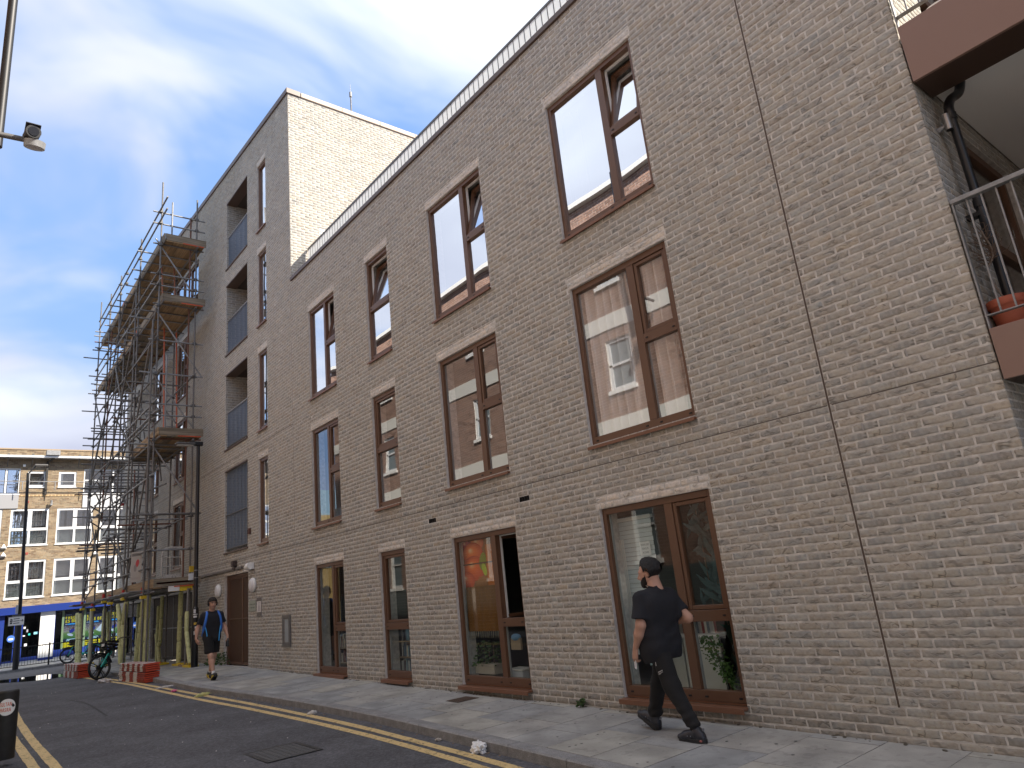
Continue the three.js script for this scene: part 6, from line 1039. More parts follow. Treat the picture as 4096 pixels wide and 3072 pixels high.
  // curtains on the first floor
  const curtain = (label, x0, x1, y0, y1, z, seed, m) => { const g = new THREE.PlaneGeometry(x1 - x0, y1 - y0, 110, 4), p = g.attributes.position; for (let k = 0; k < p.count; k++) { const x = p.getX(k), y = p.getY(k); p.setZ(k, 0.055 * Math.sin(x * 38 + Math.sin(x * 9 + seed) * 2 + y * 0.15) + 0.015 * Math.sin(x * 90)); } g.computeVertexNormals(); g.translate((x0 + x1) / 2, (y0 + y1) / 2, z); one('curtain', g, m, label, 'curtain', [(x0 + x1) / 2, y1, z]); };
  const cm = phys(0.86, 0.83, 0.79, { roughness: 1, transmission: 0.35, side: THREE.DoubleSide });
  curtain('long cream net curtain behind the wide pane of the largest first-floor window', -5.88, -4.98, 2.94, 4.97, -0.19, 1, cm); curtain('gathered white curtain behind the narrow panes of the largest first-floor window', -4.95, -4.62, 2.94, 4.97, -0.21, 5, cm);
  curtain('pale curtain at the right of the large second-floor window nearest the corner', -5.98, -5.72, 5.78, 7.8, -0.4, 7, cm); curtain('grey curtain behind the second-floor window left of the nearest one', -8.75, -8.45, 5.78, 7.8, -0.35, 9, std(0.35, 0.37, 0.4, 1, { side: THREE.DoubleSide }));
}
// ---------- right-hand balcony ----------
{
  const R5 = PX(3300, 0, 796, 1659), R6 = PX(3500, 600, 596, 989), x = -1.47;
  const a = onX(...R5(1040, 900), x), b = onX(...R5(1230, 1560), x), z = (a.z + b.z) / 2;
  const p = thing('rainwater_downpipe', 'black plastic downpipe with swan neck inside the right-hand balcony', 'pipe', [x, 2.9, z]);
  part('pipe', tube(V(x, 2.78, z), V(x, 4.92, z), 0.036, 0.036, 16), M.blackGloss, p); part('bend', path([V(x, 4.86, z), V(x, 4.98, z), V(x + 0.02, 5.08, z - 0.06), V(x + 0.07, 5.16, z - 0.16), V(x + 0.10, 5.28, z - 0.2)], 0.041, 24, 14), M.blackGloss, p); part('collar', [tube(V(x, 4.0, z), V(x, 4.07, z), 0.043, 0.043, 16), tube(V(x, 4.86, z), V(x, 4.92, z), 0.043, 0.043, 16)], M.black, p); part('clip', rbox(XC, x, 3.92, 3.96, z - 0.04, z + 0.04), M.black, p);
  const l = onX(...R5(1020, 1020), -1.5), wl = thing('wall_light', 'small brushed steel cylinder light on the balcony side wall', 'wall light', [-1.5, l.y, l.z]); lpart('body', tube(V(0.0, -0.075, 0), V(0.0, 0.075, 0), 0.032, 0.032, 20), std(0.4, 0.39, 0.38, 0.3, { metalness: 0.8 }), wl); lpart('mount', tube(V(-0.085, -0.04, 0.0), V(-0.02, -0.02, 0), 0.03, 0.015, 14), M.galv, wl); lpart('lens', tube(V(0, -0.08, 0), V(0, -0.074, 0), 0.026, 0.026, 16), M.black, wl);
  const pt = onZ(...R6(885, 1010), -0.2), q = thing('plant_pot', 'terracotta coloured round pot behind the balcony railing', 'pot', [pt.x, 2.78, -0.2]); const h = pt.y - 2.78 + 0.02;
  lpart('pot', lathe([[0, 0], [0.10, 0], [0.135, h * 0.82], [0.15, h * 0.82], [0.152, h], [0.138, h], [0.12, h * 0.8], [0, h * 0.78]], 28), std(0.42, 0.11, 0.06, 0.55), q); lpart('soil', tube(V(0, h * 0.7, 0), V(0, h * 0.85, 0), 0.125, 0.125, 20), M.soil, q);
  const s = thing('bare_shrub', 'leafless twiggy shrub growing from the terracotta pot', 'shrub', [pt.x, 2.78 + h * 0.85, -0.2]), tp = onZ(...R6(700, 520), -0.2), q2 = mulberry(71), G = [], L = [];
  const trunk = [V(pt.x, 2.78 + h * 0.8, -0.2), V(pt.x - 0.06, pt.y + 0.3, -0.18), V(tp.x + 0.03, tp.y - 0.25, -0.2), V(tp.x, tp.y - 0.02, -0.2)]; part('trunk', path(trunk, 0.008, 30, 6), std(0.22, 0.18, 0.15, 0.9), s);
  const c = new THREE.CatmullRomCurve3(trunk); for (let i = 0; i < 60; i++) { const a0 = c.getPoint(0.45 + 0.55 * q2()), d = V(q2() - 0.6, q2() * 0.7 - 0.1, q2() - 0.5).normalize(), e = a0.clone().addScaledVector(d, 0.06 + q2() * 0.12), e2 = e.clone().add(V((q2() - 0.5) * 0.08, q2() * 0.07, (q2() - 0.5) * 0.08)); G.push(tube(a0, e, 0.0028, 0.002, 4), tube(e, e2, 0.002, 0.001, 4)); } part('twigs', G, M.twig, s);
  const cv = thing('flower_pot', 'white and grey garden clutter behind the railing of the upper balcony', 'pot', [-1.3, 5.62, -0.4]); lpart('pot', lathe([[0, 0], [0.13, 0], [0.17, 0.3], [0.15, 0.3], [0, 0.28]], 20), M.whitePlastic, cv); lpart('saucer', lathe([[0, 0], [0.18, 0], [0.2, 0.03], [0, 0.02]], 20), M.galvDark, cv);
}
// ---------- people: one smooth skin over a jointed skeleton, clothes over it ----------
const smin = (a, b, k) => { const h = Math.max(k - Math.abs(a - b), 0) / k; return Math.min(a, b) - h * h * k * 0.25; };
const smax = (a, b, k) => -smin(-a, -b, k);
function bone(p, b) {   // b: [a, b, ra, rb, flatten?]
  const ax = b[0][0], ay = b[0][1], az = b[0][2], dx = b[1][0] - ax, dy = b[1][1] - ay, dz = b[1][2] - az, L = dx * dx + dy * dy + dz * dz || 1e-9;
  const px = p[0] - ax, py = p[1] - ay, pz = p[2] - az, t = Math.max(0, Math.min(1, (px * dx + py * dy + pz * dz) / L));
  let ex = px - dx * t, ey = py - dy * t, ez = pz - dz * t; const f = b[4] || 1;
  if (f !== 1) { const c = b[5] || [0, 0, 1], q = ex * c[0] + ey * c[1] + ez * c[2]; ex += c[0] * q * (f - 1); ey += c[1] * q * (f - 1); ez += c[2] * q * (f - 1); }
  return Math.sqrt(ex * ex + ey * ey + ez * ez) - (b[2] + (b[3] - b[2]) * t);
}
const skel = (bones, k) => p => { let d = 1e3; for (const b of bones) d = smin(d, bone(p, b), b[6] || k); return d; };
// surface nets
function skinOf(f, lo, hi, cell, colour) {
  const n = [0, 1, 2].map(i => Math.ceil((hi[i] - lo[i]) / cell) + 1), S = new Float32Array(n[0] * n[1] * n[2]), id = new Int32Array(S.length).fill(-1), at = (i, j, k) => (k * n[1] + j) * n[0] + i;
  for (let k = 0; k < n[2]; k++) for (let j = 0; j < n[1]; j++) for (let i = 0; i < n[0]; i++) S[at(i, j, k)] = f([lo[0] + i * cell, lo[1] + j * cell, lo[2] + k * cell]);
  const pos = [], idx = [], nor = [], col = [];
  for (let k = 0; k + 1 < n[2]; k++) for (let j = 0; j + 1 < n[1]; j++) for (let i = 0; i + 1 < n[0]; i++) {
    let c = 0, x = 0, y = 0, z = 0, m = 0;
    for (let q = 0; q < 8; q++) if (S[at(i + (q & 1), j + (q >> 1 & 1), k + (q >> 2))] < 0) m |= 1 << q;
    if (m === 0 || m === 255) continue;
    for (const [a, b] of [[0, 1], [2, 3], [4, 5], [6, 7], [0, 2], [1, 3], [4, 6], [5, 7], [0, 4], [1, 5], [2, 6], [3, 7]]) if ((m >> a & 1) !== (m >> b & 1)) { const A = S[at(i + (a & 1), j + (a >> 1 & 1), k + (a >> 2))], B = S[at(i + (b & 1), j + (b >> 1 & 1), k + (b >> 2))], t = A / (A - B); x += (a & 1) + ((b & 1) - (a & 1)) * t; y += (a >> 1 & 1) + ((b >> 1 & 1) - (a >> 1 & 1)) * t; z += (a >> 2) + ((b >> 2) - (a >> 2)) * t; c++; }
    id[at(i, j, k)] = pos.length / 3; const P = [lo[0] + (i + x / c) * cell, lo[1] + (j + y / c) * cell, lo[2] + (k + z / c) * cell]; pos.push(...P);
    const e = cell * 0.5, g = [f([P[0] + e, P[1], P[2]]) - f([P[0] - e, P[1], P[2]]), f([P[0], P[1] + e, P[2]]) - f([P[0], P[1] - e, P[2]]), f([P[0], P[1], P[2] + e]) - f([P[0], P[1], P[2] - e])], l = Math.hypot(...g) || 1; nor.push(g[0] / l, g[1] / l, g[2] / l); if (colour) col.push(...colour(P, nor.slice(-3)));
  }
  const quad = (a, b, c, d, fl) => { if (a < 0 || b < 0 || c < 0 || d < 0) return; if (fl) idx.push(a, b, c, a, c, d); else idx.push(a, c, b, a, d, c); };
  for (let k = 1; k + 1 < n[2]; k++) for (let j = 1; j + 1 < n[1]; j++) for (let i = 1; i + 1 < n[0]; i++) {
    const s = S[at(i, j, k)] < 0;
    if (s !== (S[at(i + 1, j, k)] < 0)) quad(id[at(i, j - 1, k - 1)], id[at(i, j, k - 1)], id[at(i, j, k)], id[at(i, j - 1, k)], s);
    if (s !== (S[at(i, j + 1, k)] < 0)) quad(id[at(i - 1, j, k - 1)], id[at(i - 1, j, k)], id[at(i, j, k)], id[at(i, j, k - 1)], s);
    if (s !== (S[at(i, j, k + 1)] < 0)) quad(id[at(i - 1, j - 1, k)], id[at(i, j - 1, k)], id[at(i, j, k)], id[at(i - 1, j, k)], s);
  }
  const g = new THREE.BufferGeometry(); g.setAttribute('position', new THREE.Float32BufferAttribute(pos, 3)); g.setAttribute('normal', new THREE.Float32BufferAttribute(nor, 3)); if (colour) g.setAttribute('color', new THREE.Float32BufferAttribute(col, 3)); g.setIndex(idx); return g;
}
// head about its own centre, facing +z
const headField = (() => {
  const ell = (p, c, r) => { const x = (p[0] - c[0]) / r[0], y = (p[1] - c[1]) / r[1], z = (p[2] - c[2]) / r[2], k = Math.sqrt(x * x + y * y + z * z); return (k - 1) * Math.min(...r); };
  return p => {
    const q = [Math.abs(p[0]), p[1], p[2]];
    let d = smin(ell(q, [0, 0.032, -0.012], [0.074, 0.088, 0.094]), ell(q, [0, -0.045, 0.024], [0.058, 0.075, 0.066]), 0.05);
    d = smin(d, bone(q, [[0, -0.098, 0.062], [0.014, -0.098, 0.058], 0.02, 0.018]), 0.03);
    d = smin(d, bone(q, [[0.052, -0.055, 0.0], [0.015, -0.1, 0.05], 0.014, 0.016]), 0.03);
    d = smin(d, bone(q, [[0.012, 0.022, 0.084], [0.045, 0.020, 0.066], 0.010, 0.010]), 0.018);   // brow
    d = smax(d, -bone(q, [[0.031, -0.002, 0.100], [0.036, -0.002, 0.096], 0.017, 0.016]), 0.018);   // eye socket
    d = smin(d, bone(q, [[0.031, -0.002, 0.074], [0.032, -0.002, 0.074], 0.013, 0.013]), 0.004);   // eyeball
    d = smin(d, bone(q, [[0, 0.008, 0.088], [0, -0.030, 0.108], 0.008, 0.012]), 0.014);          // nose
    d = smin(d, bone(q, [[0, -0.036, 0.098], [0.013, -0.037, 0.090], 0.009, 0.008]), 0.010);
    d = smin(d, bone(q, [[0, -0.062, 0.088], [0.020, -0.064, 0.080], 0.0065, 0.004]), 0.006);     // lips
    d = smin(d, bone(q, [[0, -0.072, 0.086], [0.018, -0.071, 0.080], 0.007, 0.004]), 0.006);
    d = smin(d, ell(q, [0.077, -0.005, -0.012], [0.011, 0.030, 0.020]), 0.010);                   // ear
    return d;
  };
})();
function turned(pos, yaw, pitch = 0) { const m = mat4(V(...pos), pitch, yaw, 0), inv = m.clone().invert(), v = V(0, 0, 0); return { m, to: p => { v.set(p[0], p[1], p[2]).applyMatrix4(inv); return [v.x, v.y, v.z]; } }; }
// hand: palm and five fingers from the wrist; dir points along the hand, out is the side the thumb is on, inn the way the fingers curl
function handBones(w, dir, out, inn, curl) {
  const v = a => V(...a).normalize(), D = v(dir), Oo = v(out), I = v(inn), P = (a, b, c) => { const q = V(...w).addScaledVector(D, a).addScaledVector(Oo, b).addScaledVector(I, c); return [q.x, q.y, q.z]; }, bones = [];
  for (const k of [-1.5, -0.5, 0.5, 1.5]) bones.push([P(0.0, k * 0.010, 0), P(0.085, k * 0.0185, 0), 0.017, 0.0125, 1, 0, 0.012]);
  [[-1.5, 0.058], [-0.5, 0.07], [0.5, 0.075], [1.5, 0.066]].forEach(([k, L]) => {
    let a = 0.088, c = 0, th = curl * 0.5, q = P(a, k * 0.0195, c);
    for (const s of [0.46, 0.31, 0.23]) { const na = a + Math.cos(th) * L * s, nc = c + Math.sin(th) * L * s, r = P(na, k * 0.0205, nc); bones.push([q, r, 0.0088, 0.0078, 1, 0, 0.004]); q = r; a = na; c = nc; th += curl * 0.75; }
  });
  bones.push([P(0.022, 0.022, 0.004), P(0.052, 0.043, 0.016), 0.013, 0.0105, 1, 0, 0.01], [P(0.052, 0.043, 0.016), P(0.088, 0.046, 0.034), 0.0105, 0.0085, 1, 0, 0.004]);
  return bones;
}
function bounds(bones, pad) { const lo = [9, 9, 9], hi = [-9, -9, -9]; for (const b of bones) for (const e of [b[0], b[1]]) for (let i = 0; i < 3; i++) { lo[i] = Math.min(lo[i], e[i] - Math.max(b[2], b[3]) - pad); hi[i] = Math.max(hi[i], e[i] + Math.max(b[2], b[3]) + pad); } return [lo, hi]; }
const skinMat = new THREE.MeshPhysicalMaterial({ vertexColors: true, roughness: 0.55, sheen: 0.2 });
const mergeSkin = list => { const g = mergeGeometries(list.map(k => { const q = k.toNonIndexed(); q.setAttribute('uv', new THREE.Float32BufferAttribute(new Float32Array(q.attributes.position.count * 2), 2)); return q; })); return g; };
function wornBy(t, name, f, box3, cell, mat) { const g = skinOf(f, ...box3, cell); const m = lpart(name, g, mat, t); return m; }
const blackCloth = std(0.012, 0.013, 0.018, 0.88, { bumpMap: T.grainBump, bumpScale: 0.0015 }), blackCloth2 = std(0.011, 0.011, 0.012, 0.9, { bumpMap: T.grainBump, bumpScale: 0.0015 });
const wr = (p, a, s = 9) => a * (fbm(p[0] * s + 3, p[1] * s * 0.8, p[2] * s + 1, 3) - 0.5);

function shoe(t, ankle, yaw, pitch, mUp, mSole, mAcc, scale = 1, accents) {
  // local: z forward, origin at the ankle, sole at y = -0.085
  const m = mat4(V(...ankle), pitch, yaw, 0, scale), up = skel([[[0, -0.01, -0.02], [0, -0.04, -0.035], 0.043, 0.04], [[0, -0.035, 0.0], [0, -0.052, 0.11], 0.042, 0.036, 0.8, [0, 1, 0]], [[0, -0.055, 0.10], [0.004, -0.062, 0.165], 0.038, 0.03, 1.2, [0, 1, 0]], [[0, -0.05, -0.05], [0, -0.06, -0.055], 0.036, 0.036]], 0.03);
  const fU = p => Math.max(up(p), -(p[1] + 0.078), p[1] - 0.035 + Math.max(0, p[2]) * 0.12), fS = p => { const w = 0.041 + 0.006 * Math.sin((p[2] + 0.09) * 20), cz = Math.max(-0.055, Math.min(0.15, p[2])), d2 = Math.hypot(p[0] * 1.0, (p[2] - cz)) - w, y = p[1] + 0.083; return Math.max(d2, Math.abs(y) - 0.018 - (p[2] < 0 ? 0.004 : 0)); };
  for (const [n, f, mt] of [['shoe_upper', fU, mUp], ['shoe_sole', fS, mSole]]) { const g = skinOf(f, [-0.07, -0.115, -0.12], [0.07, 0.06, 0.22], 0.006); g.applyMatrix4(m); lpart(n, g, mt, t); }
  const acc = accents.map(g => g.applyMatrix4(m)); if (acc.length) lpart('shoe_trim', acc, mAcc, t);
}
// ----- the man in black, seen from behind -----
{
  const t = thing('person', 'man in black t-shirt and black trousers walking away, phone in his left hand', 'person', [-4.82, gp(-4.82), 0.62]); t.rotation.y = -Math.PI / 2;
  const SK = p => { const n = 1 + 0.10 * (fbm(p[0] * 30, p[1] * 30, p[2] * 30, 2) - 0.5); return [0.50 * n, 0.285 * n, 0.205 * n]; };
  const hipL = [0.085, 0.83, -0.03], hipR = [-0.085, 0.83, 0.02], kneeL = [0.10, 0.455, -0.15], kneeR = [-0.095, 0.45, 0.17], ankL = [0.115, 0.095, -0.36], ankR = [-0.10, 0.12, 0.30];
  const shL = [0.172, 1.262, 0.02], shR = [-0.165, 1.256, -0.07], elL = [0.245, 1.02, 0.0], elR = [-0.235, 1.03, -0.20], wrL = [0.235, 0.80, 0.12], wrR = [-0.205, 0.98, 0.02], neck = [0, 1.33, -0.03], headC = [0.0, 1.490, 0.015];
  const H = turned(headC, 0.36, 0.08); H.m.scale(V(1.07, 1.07, 1.07));
  const arm = [[shL, elL, 0.052, 0.043], [elL, [0.241, 0.94, 0.04], 0.043, 0.043], [[0.241, 0.94, 0.04], wrL, 0.043, 0.027], [shR, elR, 0.052, 0.043], [elR, wrR, 0.042, 0.027]];
  const torso = [[[0.09, 1.22, -0.03], [-0.09, 1.22, -0.05], 0.075, 0.075], [[0.06, 0.95, 0], [-0.06, 0.95, 0], 0.09, 0.09], [neck, [0, 1.43, -0.005], 0.066, 0.062], [hipL, kneeL, 0.085, 0.055], [hipR, kneeR, 0.085, 0.055], [kneeL, ankL, 0.054, 0.036], [kneeR, ankR, 0.054, 0.036]];
  const bodyF = skel([...arm, ...torso], 0.045), bb = bounds([...arm, ...torso], 0.03), hl = handBones(wrL, [-0.05, -0.9, 0.25], [-0.2, 0, 1], [-1, 0, -0.1], 1.0), hr = handBones(wrR, [0.35, -0.1, 0.9], [0.2, 1, 0], [1, 0, -0.4], 0.8), hbl = bounds(hl, 0.012), hbr = bounds(hr, 0.012);
  const headG = skinOf(p => smin(headField(p), bone(p, [[0, -0.06, -0.03], [0, -0.16, -0.05], 0.056, 0.058]), 0.03), [-0.1, -0.17, -0.13], [0.1, 0.14, 0.14], 0.005, p => SK(p)); headG.applyMatrix4(H.m);
  mesh('body', mergeSkin([skinOf(bodyF, ...bb, 0.014, SK), skinOf(skel(hl, 0.006), ...hbl, 0.004, SK), skinOf(skel(hr, 0.006), ...hbr, 0.004, SK), headG]), skinMat, t);
  // hair: thick on top, faded at the back and sides; short beard
  const hairF = p => { const back = p[2] < 0.03, lo = back ? -0.045 + Math.max(0, p[2] + 0.02) * 1.3 : 0.074, up = Math.max(0, Math.min(1, (p[1] - lo) / 0.075)), c = headField(p) - 0.003 - 0.021 * sm(up) - 0.006 * fbm(p[0] * 70, p[1] * 70, p[2] * 70, 2) * up; const ear = 0.034 - Math.hypot((Math.abs(p[0]) - 0.08) * 0.7, p[1] + 0.004, p[2] + 0.006); return Math.max(c, lo - p[1], p[2] - 0.088 + Math.max(0, p[1] - 0.09) * 0.3, ear); };
  const hg = skinOf(hairF, [-0.11, -0.07, -0.14], [0.11, 0.16, 0.13], 0.005); hg.applyMatrix4(H.m); lpart('hair', hg, std(0.010, 0.009, 0.009, 0.7, { bumpMap: T.grainBump, bumpScale: 0.003 }), t);
  const beardF = p => { const lip = Math.hypot(p[0] * 0.9, (p[1] + 0.066) * 2, 0) - 0.028; return Math.max(headField(p) - 0.006, p[1] + 0.060 - Math.max(0, Math.abs(p[0]) - 0.045) * 1.3, p[1] + 0.01, -(p[2] - 0.012), p[2] > 0.06 ? -lip : -1); }; const bg = skinOf(beardF, [-0.09, -0.13, -0.02], [0.09, 0.03, 0.13], 0.005); bg.applyMatrix4(H.m); lpart('beard', bg, std(0.010, 0.008, 0.007, 0.8), t);
  // t-shirt: boxy, hanging past the waist
  const shirtB = [[[0.082, 1.20, -0.02], [-0.082, 1.195, -0.055], 0.124, 0.124], [[0.085, 1.14, -0.012], [-0.085, 1.14, -0.035], 0.13, 0.13], [[0.085, 1.05, -0.005], [-0.085, 1.05, -0.02], 0.138, 0.138], [[0.08, 0.82, 0.0], [-0.08, 0.82, 0.0], 0.146, 0.146], [[0.08, 0.90, 0.0], [-0.08, 0.90, 0.0], 0.145, 0.145], [[0.08, 0.74, -0.005], [-0.08, 0.74, 0.0], 0.145, 0.142], [[0, 1.32, -0.03], [0, 1.35, -0.03], 0.075, 0.062]], slv = [[shL, [0.243, 1.07, 0.006], 0.066, 0.082], [shR, [-0.225, 1.085, -0.15], 0.066, 0.08], [[0.07, 1.295, -0.01], shL, 0.055, 0.062], [[-0.07, 1.29, -0.035], shR, 0.055, 0.062]];
  const sT = skel(shirtB, 0.06), sS = skel(slv, 0.05); const capL = p => (p[0] > 0.16 ? -(p[1] - (1.075 + (p[0] - 0.24) * 0.15)) : -1), capR = p => (p[0] < -0.16 ? -((p[1] - 1.09) * 0.85 - (p[2] + 0.15) * -0.5) : -1);
  const fold = p => wr(p, 0.018, 7) + 0.005 * Math.sin(p[1] * 46 + p[0] * 22 + 3 * fbm(p[0] * 6, p[1] * 6, p[2] * 6, 2)) * Math.max(0, 1 - Math.abs(p[1] - 0.88) * 4);
  const shirtF = p => Math.max(smin(Math.max(sT(p), -(p[1] - 0.665 + p[2] * 0.16)), Math.max(sS(p), capL(p), capR(p)), 0.035) + fold(p), p[1] - 1.365 - (p[2] + 0.03) * -0.25);
  wornBy(t, 't_shirt', shirtF, bounds([...shirtB, ...slv], 0.03), 0.011, blackCloth);
  lpart('collar', new THREE.TorusGeometry(0.066, 0.010, 8, 30).rotateX(Math.PI / 2 - 0.28).translate(0, 1.362, -0.022), blackCloth, t); lpart('collar_stripe', new THREE.TorusGeometry(0.0755, 0.0025, 6, 30, 2.6).rotateX(Math.PI / 2 - 0.28).rotateY(0).translate(0, 1.3635, -0.022), std(0.5, 0.42, 0.32, 0.8), t);
  // trousers
  const trB = [[[0.07, 0.83, 0], [-0.07, 0.83, 0], 0.125, 0.125], [hipL, kneeL, 0.108, 0.082], [hipR, kneeR, 0.108, 0.082], [kneeL, [0.113, 0.15, -0.335], 0.082, 0.060], [kneeR, [-0.10, 0.17, 0.285], 0.082, 0.060], [[0.113, 0.155, -0.33], [0.114, 0.135, -0.345], 0.064, 0.056], [[-0.10, 0.175, 0.283], [-0.10, 0.16, 0.29], 0.064, 0.056]];
  const tF = skel(trB, 0.035), trF = p => Math.max(tF(p) + wr(p, 0.028, 9) + 0.005 * Math.sin(p[1] * 70 + p[2] * 30) * Math.max(0, 1 - Math.abs(p[1] - 0.2) * 6), -(p[1] - 0.125), p[1] - 0.9);
  wornBy(t, 'trousers', trF, bounds(trB, 0.03), 0.011, blackCloth2);
  const dec = (y, z0, w, h) => { const g = box(-0.003, 0.003, -h / 2, h / 2, -w / 2, w / 2); g.rotateX(0.36); g.translate(0.197, y, z0); return g; };
  lpart('print', [dec(0.60, -0.12, 0.055, 0.008), dec(0.586, -0.12, 0.06, 0.004), dec(0.575, -0.11, 0.03, 0.003)], std(0.42, 0.42, 0.42, 0.7), t); lpart('badge', [dec(0.665, -0.02, 0.02, 0.026)], std(0.25, 0.4, 0.42, 0.6), t); lpart('zip', [box(0.188, 0.194, 0.645, 0.69, -0.075, -0.07)], std(0.55, 0.55, 0.55, 0.5), t);
  lpart('sock', [tube(V(0.114, 0.06, -0.36), V(0.113, 0.17, -0.335), 0.041, 0.043, 14), tube(V(-0.10, 0.08, 0.305), V(-0.1, 0.19, 0.285), 0.041, 0.043, 14)], M.rubber, t);
  const sh = std(0.022, 0.024, 0.032, 0.4, { bumpMap: T.grainBump, bumpScale: 0.002 }), sol = std(0.015, 0.015, 0.016, 0.5), silver = std(0.25, 0.26, 0.3, 0.35, { metalness: 0.5 });
  const acc = () => [[-1], [1]].flatMap(([s]) => [0.0, 0.03, 0.06].map(z => tube(V(s * 0.02, -0.012 - z * 0.22, 0.02 + z), V(s * 0.043, -0.045, 0.0 + z * 1.1), 0.004, 0.003, 5))).concat([box(-0.012, 0.012, 0.0, 0.02, -0.078, -0.072)]);
  shoe(t, ankL, 0.04, 0, sh, sol, silver, 1.06, acc()); shoe(t, [ankR[0], ankR[1] + 0.012, ankR[2]], -0.05, -0.42, sh, sol, silver, 1.06, acc());
  lpart('heel_bubble', [ball(V(0.155, 0.018, -0.41), 0.006, 0.012, 0.035)], std(0.35, 0.10, 0.09, 0.3), t);
  // phone in the left hand
  const ph = V(wrL[0] - 0.028, wrL[1] - 0.115, wrL[2] + 0.05).applyAxisAngle(V(0, 1, 0), -Math.PI / 2).add(t.position), pm = thing('phone', 'white edged smartphone held in the left hand of the man in black', 'phone', [ph.x, ph.y, ph.z]); pm.rotation.set(0.15, -2.15, 0.15);
  lpart('case', new RoundedBoxGeometry(0.009, 0.14, 0.068, 2, 0.004), std(0.72, 0.72, 0.74, 0.3), pm); lpart('screen', new RoundedBoxGeometry(0.001, 0.132, 0.062, 1, 0.0004).translate(-0.005, 0, 0), M.blackGloss, pm);
}
